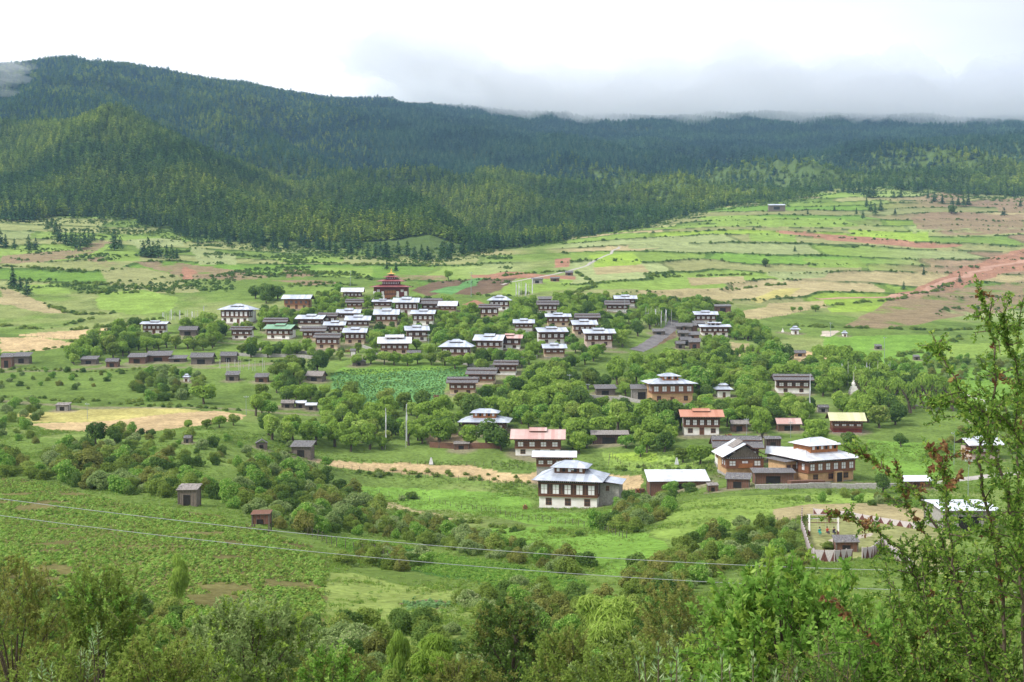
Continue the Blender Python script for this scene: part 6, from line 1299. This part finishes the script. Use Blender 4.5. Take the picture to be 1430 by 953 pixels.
zigzag([(1137, 784), (1165, 785), (1190, 783)], 'brown and pale zigzag-painted board fence in front of the small playground hut')
zigzag([(1204, 781), (1218, 779), (1232, 766)], 'short zigzag-painted fence right of the playground hut', 1.5)
zigzag([(1120, 722), (1119, 740), (1126, 762), (1137, 784)], 'painted board fence running away along the left side of the playground', 1.3)
zigzag([(1234, 767), (1250, 782), (1276, 803)], 'painted board fence slanting down on the right of the playground', 1.3)
zigzag([(1136, 718), (1180, 722), (1230, 731), (1285, 740)], 'faded pink board fence along the far side of the playground', 2.2, .95)
S(1166, 1201, 747, 757, 771, 'small open playground hut with grey shingle roof behind the zigzag fence', 'playground hut', 'plankr', 'shingle', yaw=-4, dep=2.0, name='hut', cat='hut', group='huts')
# swing
sx, sy, sz_ = hit(1150, 749); SW = (167 - 135) * sy / F * 1.25; Hs = 31 * sy / F
root = empty('swing_frame', (sx, sy, sz_), R(-3)); tag(root, 'tall swing frame with two pairs of white and brown painted posts and rope swings', 'swing'); LAND.append(('playground swing', sx, sy, 2))
for s in (-1, 1):
    for t_ in (-.35, .35):
        q = empty('post', (0, 0, 0)); bpy.data.objects.remove(q)
        b = MB(); b.tube([(s * SW / 2, t_ * 1.6, -.3), (s * SW / 2, t_ * 1.3, Hs * .25)], .09, M['brownp'], 6); b.tube([(s * SW / 2, t_ * 1.3, Hs * .25), (s * SW / 2, t_ * .7, Hs * .98)], .09, M['white'], 6); b.build('post', root)
for zz, t_ in ((.97, .3), (.80, 0), (.63, -.2)): b = MB(); b.tube([(-SW / 2 - .3, t_, Hs * zz), (SW / 2 + .3, t_, Hs * zz)], .06, M['polem'] if zz > .7 else M['brownp'], 6); b.build('beam', root)
sw = []
for fx in (-.16, .12, .34):
    b = MB()
    for e in (-.22, .22): b.tube([(SW * fx + e, 0, Hs * .8), (SW * fx + e, -.25, .62)], .015, M['polem'], 4)
    b.build('rope', root); b = MB(); b.box(SW * fx - .27, SW * fx + .27, -.42, -.1, .58, .62, M['plank']); b.build('swing_seat', root); sw.append(SW * fx)
def person(x, y, z, rz, top, label, s=.78, lean=0.0):
    me = bpy.data.meshes.new('person'); bm_v = [(0, 0, .0), (0, .0, .22), (0, .02, .42), (0, 0, .52), (0, -.02, .62), (0, -.02, .74), (.1, 0, -.02), (.11, -.38, .0), (.11, -.42, -.4), (.11, -.54, -.44), (-.1, 0, -.02), (-.11, -.38, .0), (-.11, -.42, -.4), (-.11, -.54, -.44),
         (.17, .0, .44), (.25, -.08, .24), (.24, -.2, .46), (.235, -.22, .54), (-.17, .0, .44), (-.25, -.08, .24), (-.24, -.2, .46), (-.235, -.22, .54)]
    ed = [(0, 1), (1, 2), (2, 3), (3, 4), (4, 5), (0, 6), (6, 7), (7, 8), (8, 9), (0, 10), (10, 11), (11, 12), (12, 13), (2, 14), (14, 15), (15, 16), (16, 17), (2, 18), (18, 19), (19, 20), (20, 21)]
    me.from_pydata([tuple(c * s for c in v) for v in bm_v], ed, []); me.materials.append(M['skin']); o = link('person', me); o.location = (x, y, z); o.rotation_euler = (R(lean), 0, rz)
    md = o.modifiers.new('s', 'SKIN'); rad = [.12, .11, .10, .05, .095, .09, .08, .06, .045, .03, .08, .06, .045, .03, .05, .04, .03, .028, .05, .04, .03, .028]
    for v, r in zip(me.skin_vertices[0].data, rad): v.radius = (r * s, r * s)
    me.skin_vertices[0].data[0].use_root = True; o.modifiers.new('u', 'SUBSURF').levels = 1; o.modifiers['u'].render_levels = 1
    b = MB(); b.lathe([(.19 * s, -.05 * s), (.165 * s, .15 * s), (.17 * s, .4 * s), (.07 * s, .5 * s)], top, 10); b.tube([(.16 * s, 0, .42 * s), (.26 * s, -.08 * s, .24 * s)], [.07 * s, .055 * s], top, 7); b.tube([(-.16 * s, 0, .42 * s), (-.26 * s, -.08 * s, .24 * s)], [.07 * s, .055 * s], top, 7); b.build('shirt', o)
    b = MB()
    for e in (-1, 1): b.tube([(e * .09 * s, .02 * s, -.01 * s), (e * .11 * s, -.4 * s, .01 * s), (e * .11 * s, -.43 * s, -.34 * s)], [.11 * s, .085 * s, .06 * s], top if top is M['teal'] else M['darkcl'], 7)
    b.build('trousers', o)
    b = MB(); b.lathe([(.09 * s, .6 * s), (.115 * s, .68 * s), (.11 * s, .76 * s), (.06 * s, .83 * s), (.01, .845 * s)], M['hair'], 9, (0, .01 * s)); b.build('hair', o); tag(o, label, 'person', 'children on the swings')
ca_, sa_ = math.cos(R(-3)), math.sin(R(-3))
for fx, top_, lb, ln in ((sw[0], M['teal'], 'child in teal clothes sitting on the swing beside the left posts', 12), (sw[1], M['redcl'], 'child in a red top sitting on the middle swing', -6), (sw[2], M['darkcl'], 'child in dark clothes sitting on the swing beside the right-hand posts', 8)):
    person(sx + fx * ca_ + .26 * sa_, sy + fx * sa_ - .26, sz_ + .74, R(-3) + .3, top_, lb, .95, ln)
# small white markers tied in the scrub
for i, (px, b_, lb) in enumerate([(484, 726, 'white cloth scarecrow flag in the weeds beside the big grey-green bush'), (697, 780, 'white cloth flag on a stick in the potato strip'), (941, 824, 'white cloth flag in brown scrub below the lower cable'), (602, 650, 'white marker post at the far edge of the tan strip'), (945, 650, 'white marker post in the meadow above the long barn')]):
    x, y, z = hit(px, b_); root = empty('cloth_marker', (x, y, z)); tag(root, lb, 'marker', 'white markers in the fields'); h = 11 * y / F
    MB().tube([(0, 0, -.2), (0, 0, h)], .03, M['postm'], 5).build('stick', root); b = MB(); w_ = h * .28; b.add([(-w_, 0, h * .1), (w_, -.06, h * .1), (w_ * .3, 0, h), (-w_ * .3, 0, h), (-w_, .05, h * .1), (w_, .0, h * .1), (w_ * .3, .04, h), (-w_ * .3, .04, h)], [(0, 1, 2, 3), (7, 6, 5, 4), (1, 5, 6, 2), (0, 3, 7, 4)], M['flagw']); b.build('cloth', root)
# cables across the near slope
def cable(P3, label):
    # parabola through three picture points, hung at a steady distance between two poles beyond the frame
    A = [((px - 715) / F * D, D, D * tslope(r)) for px, r, D in P3]; xs = [a[0] for a in A]; cz = np.polyfit(xs, [a[2] for a in A], 2); cy_ = np.polyfit(xs, [a[1] for a in A], 1)
    X = np.linspace(-21.0, 24.0, 60); b = MB(); b.tube([(float(x), float(np.polyval(cy_, x)), float(np.polyval(cz, x))) for x in X], .0085, M['wire'], 6); o = b.build('power_cable'); tag(o, label, 'cable', 'power cables'); return [(float(x), float(np.polyval(cy_, x)), float(np.polyval(cz, x))) for x in (X[0], X[-1])]
e1 = cable([(0, 697, 36), (700, 770, 37.5), (1280, 797, 39)], 'upper pale power cable sagging across the near slope')
e2 = cable([(0, 720, 36.3), (930, 812, 38), (1260, 822, 39.2)], 'lower pale power cable sagging across the near slope')

# ------------------------------------------------------------------ near shrubs
def twig_shrub(name, px, D, rpx, toprow, mats, seed, label, cat='shrub', leaf=.03, nt=260, per=26, asp=.45, depth=.9, tl=(.25, .5), stem=.03, spray=.5, xy=None, reddish=None, hollow=.25, group=None):
    g = np.random.default_rng(seed); x = D * (px - 715) / F; zgd = zg(x, D); r = rpx * D / F; top = D * tslope(toprow); H = max(top - zgd, .5)
    root = empty(name, (x, D, zgd)); tag(root, label, cat, group); sb = MB(); C_, N_, S_, A_, T_, Rr = [], [], [], [], [], []
    nt = int(nt * 1.2); ns = max(5, int(nt / 40)); stems = []
    for i in range(ns):
        a = g.random() * 6.28; e = r * (.15 + .65 * g.random()); hh = H * (.45 + .5 * g.random()) * (1 - .35 * (e / r) ** 2); tp = np.array([e * math.cos(a), e * math.sin(a) * depth, hh]); mid = tp * np.array([.35, .35, .55])
        sb.tube([(0.08 * math.cos(a), 0.08 * math.sin(a), -.2), tuple(mid), tuple(tp)], [stem, stem * .7, stem * .25], M['bark'], 5, caps=False); stems.append((mid, tp))
    for i in range(nt):
        th = g.random() * 6.28; cz_ = g.random(); rad = math.sqrt(max(0, 1 - (cz_ * .93) ** 2)) * (hollow + (1 - hollow) * g.random() ** .5)
        rad *= 1 + .22 * math.sin(3 * th + seed) + .12 * math.sin(7 * th + seed * 2); p = np.array([r * rad * math.cos(th), r * depth * rad * math.sin(th), H * (.06 + .94 * cz_ * (.80 + .2 * g.random()))])
        out = unit(np.array([p[0], p[1], (p[2] - H * .35) * 1.1])[None])[0]; d = unit((out * .7 + np.array([0, 0, .45]) + spray * g.normal(size=3))[None])[0]; ln = tl[0] + (tl[1] - tl[0]) * g.random(); q = p + d * ln * .5; p0 = p - d * ln * .5
        sb.tube([tuple(p0), tuple((p0 + q) / 2 + g.normal(size=3) * .01), tuple(q)], [stem * .22, stem * .16, stem * .07], M['bark'], 3, caps=False)
        k = int(per * (1.0 + .7 * g.random())); t = g.random((k, 1)) ** .7; c_ = p0 + (q - p0) * t; ax = unit(d * .6 + g.normal(size=(k, 3)) * .75); nn = unit(np.cross(ax, g.normal(size=(k, 3))) + np.array([0, 0, .5])); sz = leaf * (.6 + .7 * g.random(k))
        C_.append(c_ + ax * sz[:, None]); N_.append(nn); S_.append(sz); A_.append(ax); tn = .65 * g.random() ; T_.append(np.clip(tn + .35 * g.random(k), 0, 1)); m_ = 0 if len(mats) == 1 or g.random() > .22 else 1; Rr.append(np.full(k, m_))
    C_, N_, S_, A_, T_, Rr = [np.concatenate(v) for v in (C_, N_, S_, A_, T_, Rr)]; n = len(C_); bx = unit(np.cross(N_, A_)); s1 = S_[:, None]
    V = np.stack([C_ - A_ * s1, C_ + bx * s1 * asp + A_ * s1 * .1, C_ + A_ * s1, C_ - bx * s1 * asp + A_ * s1 * .1], 1).reshape(-1, 3)
    link('foliage', mesh_np('foliage', V, 4, np.arange(4 * n), mats, mat_idx=Rr, tone=np.repeat(T_, 4)), root); sb.build('stems', root); return root
T_ = twig_shrub
T_('leafy_shrub', 1105, 16.0, 165, 792, [M['lush'], M['willowy']], 1, 'broad bright green leafy shrub filling the bottom right, under the playground', leaf=.047, nt=760, per=30, tl=(.3, .6), spray=.45)
T_('leafy_shrub', 1215, 13.5, 110, 850, [M['lush'], M['barb']], 2, 'smaller bright green shrub between the broad shrub and the barberry', leaf=.036, nt=420, per=30)
T_('leafy_shrub', 1150, 12.0, 130, 905, [M['dkleaf'], M['brush']], 3, 'dark small-leaved shrub at the bottom below the broad bright shrub', leaf=.016, nt=300, per=50)
T_('leafy_shrub', 1000, 20.0, 80, 880, [M['bush'], M['dkleaf']], 4, 'dark green shrub behind the silver sprigs at the bottom', leaf=.03, nt=260, per=34)
T_('leafy_shrub', 135, 30.0, 78, 792, [M['bush'], M['lush']], 5, 'tall mid-green shrub at the lower left edge of the planted field', leaf=.05, nt=420, per=32, tl=(.35, .7))
T_('leafy_shrub', 10, 26.0, 78, 778, [M['brush'], M['bush']], 6, 'dark brownish shrub cut by the left picture edge', leaf=.035, nt=420, per=34)
T_('leafy_shrub', 340, 27.0, 118, 838, [M['rosebush'], M['willowy']], 7, 'wide grey-green shrub with yellowish leaves at the bottom left', leaf=.045, nt=560, per=32, tl=(.35, .6))
T_('leafy_shrub', 215, 24.0, 90, 885, [M['bush'], M['brush']], 8, 'low dark shrub at the bottom between the tall mid-green and the wide grey-green ones', leaf=.035, nt=360, per=34)
T_('leafy_shrub', 70, 20.0, 70, 905, [M['bush'], M['brush']], 18, 'small bush in the bottom left corner', leaf=.03, nt=220, per=34)
T_('leafy_shrub', 460, 26.0, 70, 905, [M['lush'], M['brush']], 9, 'small yellowish green shrub at the bottom, left of the feathery willow', leaf=.04, nt=240, per=30)
T_('leafy_shrub', 712, 50.0, 72, 838, [M['dkleaf'], M['brush']], 10, 'big dark brownish bush at the bottom between the two feathery willows', leaf=.07, nt=420, per=34, tl=(.5, .9), stem=.05)
T_('leafy_shrub', 790, 36.0, 60, 880, [M['bush'], M['brush']], 11, 'mottled brown-green bush at the bottom, left of the large feathery willow', leaf=.05, nt=260, per=34, tl=(.4, .7))
T_('leafy_shrub', 880, 33.0, 85, 902, [M['bush'], M['rosebush']], 12, 'loose green bush at the bottom below the large feathery willow', leaf=.05, nt=300, per=32, tl=(.4, .7))
T_('leafy_shrub', 640, 30.0, 60, 925, [M['brush'], M['bush']], 13, 'low brown-green bush at the very bottom centre', leaf=.04, nt=200, per=32)
T_('leafy_shrub', 940, 62.0, 62, 805, [M['brush'], M['dkleaf']], 14, 'brownish bush right of the large feathery willow under the lower cable', leaf=.08, nt=320, per=30, tl=(.5, .9))
def feathery(px, D, rpx, toprow, seed, label, mat, n=5200, dens=.085, slim=1.0):
    x = D * (px - 715) / F; z = zg(x, D); r = rpx * D / F; H = D * tslope(toprow) - z; root = empty('feathery_willow', (x, D, z)); tag(root, label, 'tree', 'feathery willows of the near slope')
    c = link('crown', crown_mesh('crown', seed, mat, n=n, leaf=dens, lobes=16, lob=(.2, .4), rx=.85, rz=.85, droopy=1, asp=.16), root); c.location = (0, 0, H * .54); c.scale = (r, r, H * .48)
    q = link('trunk', trunk_mesh('trunk', seed, M['bark'], h=2.0, r=.06, z0=.2, limbs=6, spread=.5 * slim), root); q.scale = (H * .42,) * 3
feathery(852, 76, 64, 818, 401, 'large feathery pale green willow at the bottom, right of centre', M['willowy'], 9000, .10)
feathery(602, 58, 48, 884, 402, 'feathery pale green willow at the bottom centre', M['willowy'], 8000, .10)
feathery(553, 64, 20, 868, 403, 'narrow dark feathery willow left of the pale one at the bottom', M['willow'], 4200, .13, .4)
feathery(245, 108, 18, 772, 404, 'slim upright willow sapling standing in the planted field', M['willowy'], 3600, .13, .4)
# silver sprigs
def sprig(px, D, toprow, seed, label, leaf=.055, lean=0):
    g = np.random.default_rng(seed); x = D * (px - 715) / F; z = zg(x, D); H = D * tslope(toprow) - z; root = empty('silver_leaved_shrub', (x, D, z)); tag(root, label, 'shrub', 'silver-leaved sprigs at the bottom'); sb = MB(); C_, A_, N_, S_ = [], [], [], []
    for s in range(5):
        a = g.random() * 6.28; tx, ty = .16 * math.cos(a) * (s > 0), .16 * math.sin(a) * (s > 0); hh = H * (1 - .07 * s * g.random() - .02 * s); sb.tube([(tx * .1, ty * .1, -.1), (tx * .5, ty * .5, hh * .6), (tx + lean, ty, hh)], [.014, .01, .004], M['willowb'] if 'willowb' in M else M['bark'], 5)
        for k in range(6):
            f = 1 - k * .055 / max(hh, .3) * 1.0; zc = hh - .01 - k * .05; cx_ = (tx + lean) * (zc / hh); cy_ = ty * (zc / hh)
            for m in range(4 if k < 2 else 3):
                an = g.random() * 6.28; el_ = R(65 - 9 * k + g.normal() * 10); ax = np.array([math.cos(an) * math.cos(el_), math.sin(an) * math.cos(el_), math.sin(el_)]); sz = leaf * (.55 + .09 * k) * (.8 + .4 * g.random()); C_.append(np.array([cx_, cy_, zc]) + ax * sz); A_.append(ax); N_.append(unit((np.cross(ax, [math.sin(an), -math.cos(an), 0]) + .3 * g.normal(size=3))[None])[0]); S_.append(sz)
    C_, A_, N_, S_ = map(np.array, (C_, A_, N_, S_)); n = len(C_); bx = unit(np.cross(N_, A_)); s1 = S_[:, None]
    V = np.stack([C_ - A_ * s1, C_ + bx * s1 * .24, C_ + A_ * s1 - N_ * s1 * .25, C_ - bx * s1 * .24], 1).reshape(-1, 3); link('foliage', mesh_np('foliage', V, 4, np.arange(4 * n), [M['sage']], tone=np.repeat(g.random(n), 4)), root); sb.build('stems', root)
for i, (px, D, tr, lb) in enumerate([(922, 9.5, 902, 'silver-green sprig of long leaves at the bottom, leftmost of the row'), (948, 9.2, 912, 'silver-green sprig second in the bottom row'), (1012, 8.6, 918, 'silver-green sprig third in the bottom row'), (1056, 8.4, 916, 'silver-green sprig with upright leaves, fourth in the bottom row'), (1118, 8.8, 940, 'short silver-green sprig last in the bottom row'), (130, 22, 872, 'blue-grey leafy sprig between the shrubs at the lower left'), (50, 18, 925, 'pale green sprig at the lower left corner'), (105, 20, 908, 'blue-grey sprig just left of the wide grey-green shrub')]): sprig(px, D, tr, 500 + i, lb, .05 if i < 5 else .06)

# ------------------------------------------------------------------ the barberry at the right edge
def barberry():
    g = np.random.default_rng(21); D0 = 8.4; gx_, gy_ = (1440 - 715) / F * D0, D0; gz_ = zg(gx_, gy_); root = empty('barberry_tree', (gx_, gy_, gz_)); tag(root, 'thorny barberry tree with arching tiny-leaved branches at the right edge', 'tree')
    sb = MB(); C_, A_, T__, Rr = [], [], [], []; o = np.array([gx_, gy_, gz_])
    def W(px, row, D): return np.array([D * (px - 715) / F, D, D * tslope(row)]) - o
    stems = [([(1440, 1262, 8.4), (1418, 1000, 8.3), (1402, 800, 8.2), (1372, 650, 8.1), (1392, 540, 8.0), (1384, 460, 8.0), (1366, 402, 8.0)], .030, 0),
     ([(1430, 1262, 8.4), (1440, 950, 8.0), (1425, 760, 7.8), (1395, 640, 7.7), (1350, 560, 7.7), (1318, 500, 7.8), (1298, 482, 7.9)], .026, 0),
     ([(1440, 1262, 8.4), (1470, 900, 8.0), (1455, 700, 7.9), (1420, 600, 7.9), (1370, 575, 8.0), (1325, 562, 8.1), (1300, 560, 8.1)], .024, 0),
     ([(1430, 1262, 8.4), (1370, 960, 8.6), (1335, 800, 8.6), (1290, 700, 8.7), (1230, 650, 8.8), (1195, 628, 8.9)], .026, 1),
     ([(1430, 1262, 8.4), (1350, 1000, 8.8), (1300, 850, 8.9), (1262, 770, 8.9), (1200, 728, 9.0), (1155, 714, 9.1)], .024, 1),
     ([(1440, 1262, 8.4), (1460, 1000, 8.6), (1435, 800, 8.6), (1425, 640, 8.6), (1420, 520, 8.6), (1428, 420, 8.6)], .030, 0),
     ([(1430, 1262, 8.4), (1330, 1050, 8.3), (1270, 950, 8.3), (1210, 880, 8.3), (1180, 850, 8.4)], .022, 1),
     ([(1430, 1262, 8.4), (1400, 980, 7.9), (1350, 850, 7.8), (1330, 740, 7.8), (1322, 660, 7.9), (1300, 625, 8.0)], .024, 1),
     ([(1440, 1262, 8.4), (1480, 850, 8.3), (1450, 650, 8.2), (1435, 560, 8.2), (1405, 470, 8.2), (1400, 440, 8.2)], .026, 0),
     ([(1440, 1262, 8.4), (1400, 1050, 9.0), (1380, 900, 9.0), (1330, 800, 9.1), (1270, 700, 9.2), (1255, 640, 9.2)], .022, 1)]
    stems += [([(1440, 1262, 8.4), (1430 + 10 * i % 60, 1010, 8.8), (1400 - 14 * i, 900 - 6 * i, 8.9 + .05 * i), (1390 - 16 * i, 790 - 5 * i, 8.9)], .018, 0) for i in range(9)]
    stems += [([(1440, 1262, 8.4), (1380 - 6 * i, 1060, 8.2), (1350 - 11 * i, 960 - 10 * (i % 3), 8.2), (1330 - 13 * i, 880 - 34 * (i % 4), 8.3 + .1 * (i % 3))], .016, 0) for i in range(9)] + [([(1440, 1262, 8.4), (1460, 950, 8.3), (1440 - 8 * i, 800 - 10 * i, 8.5), (1425 - 15 * i, 700 - 22 * i, 8.6 + .1 * (i % 3))], .016, 0) for i in range(2)]
    def leaves(p, d, k, sz, red):
        ax = unit(d * .5 + g.normal(size=(k, 3))); C_.append(p + ax * sz * .9 + g.normal(size=(k, 3)) * .008); A_.append(ax); T__.append(g.random(k)); Rr.append(np.full(k, red))
    for pts, r, red in stems:
        K_ = np.array([W(*p) for p in pts]); t = np.linspace(0, len(K_) - 1, 60); i = np.minimum(t.astype(int), len(K_) - 2); f = (t - i)[:, None]
        m = np.gradient(K_, axis=0); h00 = 2 * f ** 3 - 3 * f ** 2 + 1; h10 = f ** 3 - 2 * f ** 2 + f; h01 = -2 * f ** 3 + 3 * f ** 2; h11 = f ** 3 - f ** 2; Q = h00 * K_[i] + h10 * m[i] + h01 * K_[i + 1] + h11 * m[i + 1]; Q += g.normal(size=Q.shape) * .006
        sb.tube([tuple(q) for q in Q], [max(.0035, r * .55 * (1 - .85 * (a / 59))) for a in range(60)], M['bark'], 5)
        L_ = np.linalg.norm(np.diff(Q, axis=0), axis=1).sum(); n = int(L_ / .028)
        for j in range(n):
            if g.random() < .18: continue
            f_ = .2 + .8 * j / n; a = f_ * 59; q = Q[int(a)] ; d = unit((Q[min(int(a) + 1, 59)] - Q[max(int(a) - 1, 0)])[None])[0]
            rd = 1 if (red and f_ > .72 and g.random() < .30) else (1 if g.random() < .015 else 0)
            leaves(q, d, 7, .011 * (1.25 if not rd else 1.5), rd)
            if g.random() < .42 * (1.35 - f_):
                ln = g.uniform(.08, .42) * (1.35 - f_) ; dd = unit((d * .5 + g.normal(size=3) * .7 + np.array([0, 0, .15]))[None])[0]; e = q + dd * ln; mid = (q + e) / 2 + g.normal(size=3) * .02
                sb.tube([tuple(q), tuple(mid), tuple(e)], [.005, .0035, .0015], M['bark'], 3, caps=False)
                for s in np.arange(.15, 1.01, .028 / ln):
                    pp = q + (mid - q) * min(1, s * 2) + (e - mid) * max(0, s * 2 - 1); leaves(pp, dd, 6, .0125, rd)
                    if g.random() < .16:
                        d3 = unit((dd * .4 + g.normal(size=3) * .8)[None])[0]; l3 = g.uniform(.06, .16); e3 = pp + d3 * l3; sb.tube([tuple(pp), tuple(e3)], [.0025, .001], M['bark'], 3, caps=False)
                        for s3 in np.arange(.2, 1.01, .026 / l3): leaves(pp + (e3 - pp) * s3, d3, 5, .012, rd if g.random() < .8 else 0)
    C_, A_, T__, Rr = map(np.concatenate, (C_, A_, T__, Rr)); n = len(C_); S_ = (.0145 * (.6 + .8 * g.random(n)) * np.where(Rr == 1, 1.3, 1))[:, None]; N_ = unit(np.cross(A_, g.normal(size=(n, 3)))); bx = unit(np.cross(N_, A_)); print('barberry leaves', n)
    V = np.stack([C_ - A_ * S_, C_ + bx * S_ * .5 + A_ * S_ * .3, C_ + A_ * S_, C_ - bx * S_ * .5 + A_ * S_ * .3], 1).reshape(-1, 3)
    link('foliage', mesh_np('foliage', V, 4, np.arange(4 * n), [M['barb'], M['redleaf']], mat_idx=Rr, tone=np.repeat(T__, 4)), root); sb.build('branches', root)
barberry()

# ------------------------------------------------------------------ labels for the many: kind, side and rank beside a landmark
for nm, px, r_ in [('big wheat field left of the village', 190, 595), ('long tan strip', 600, 655), ('bluish green crop field', 560, 540), ('planted field', 260, 780), ('red soil strip', 730, 386), ('bend of the red dirt road', 1310, 398), ('bright lime field', 1240, 330), ('potato strip', 680, 800), ('grassy plot with cabbages', 560, 850), ('tan wheat field at the left edge', 60, 475), ('red bare bank', 290, 380), ('purple-brown ploughed patch', 60, 358), ('tan field above the village', 950, 412), ('gravel road', 1360, 668), ('village road', 920, 470), ('tan field by the hill', 1090, 438), ('bare tan patch', 1120, 498), ('red strip on the terraces', 1200, 336)]:
    x, y, z = hit(px, r_); LAND.append((nm, x, y, 6))
FARL = [('mountain shoulder under the mist', -.40, 1150), ('rounded wooded spur', -.26, 1080), ('second wooded spur', -.15, 1000), ('glade at the forest foot', -.03, 960)]
for nm, u_, D in FARL: LAND.append((nm, u_ * D, D, 10))
LA = np.array([(l[1], l[2]) for l in LAND]); ORD = ['', 'second ', 'third ', 'fourth ', 'fifth ', 'sixth ', 'seventh ', 'eighth ', 'ninth ', 'tenth ', 'eleventh ', 'twelfth ', 'thirteenth ', 'fourteenth ', 'fifteenth ', 'sixteenth ']
groups = {}; load = np.zeros(len(LAND))
for it in LAB:
    o, ph, t, grp, cat = it; x, y = t[2], t[3]; dx = (x / y - LA[:, 0] / LA[:, 1]) * F; dd = np.hypot(dx, (y - LA[:, 1]) / y * F * .45) + load * 1.2; j = int(np.argmin(dd)); load[j] += 1
    ddx = dx[j]; dy = y - LA[j, 1]; wpx = LAND[j][3] / LA[j, 1] * F
    rel = ('left of' if ddx < 0 else 'right of') if abs(ddx) > max(wpx, abs(dy) / y * F * .5) else ('behind' if dy > 0 else 'in front of')
    if cat == 'pole': szn = ''
    else:
        s_ = t[5]; lim = {'tree': (5.2, 7.2), 'bush': (1.8, 2.9)}[cat] if 'pine' not in ph else (9.5, 12)
        szn = 'small ' if s_ < lim[0] else 'tall ' if s_ > lim[1] else 'middling '
        if ph == 'willow' and t[1] % 7 >= 5: szn = szn + 'yellowish '
    groups.setdefault((szn, ph, rel, j), []).append((float(np.hypot(x - LA[j, 0], y - LA[j, 1])), it))
for (szn, ph, rel, j), lst in groups.items():
    lst.sort(key=lambda a: a[0])
    for i, (_, it) in enumerate(lst):
        rk = '' if len(lst) == 1 else (ORD[min(i, 15)] + 'nearest ')
        tag(it[0], f'{rk}{szn}{ph} {rel} the {LAND[j][0]}'.strip(), it[4], it[3])

for o_ in sc.objects:
    if o_.get('label') and len(o_['label'].replace('-', '').split()) > 15: print('LONG', len(o_['label'].split()), o_.name, o_['label'])
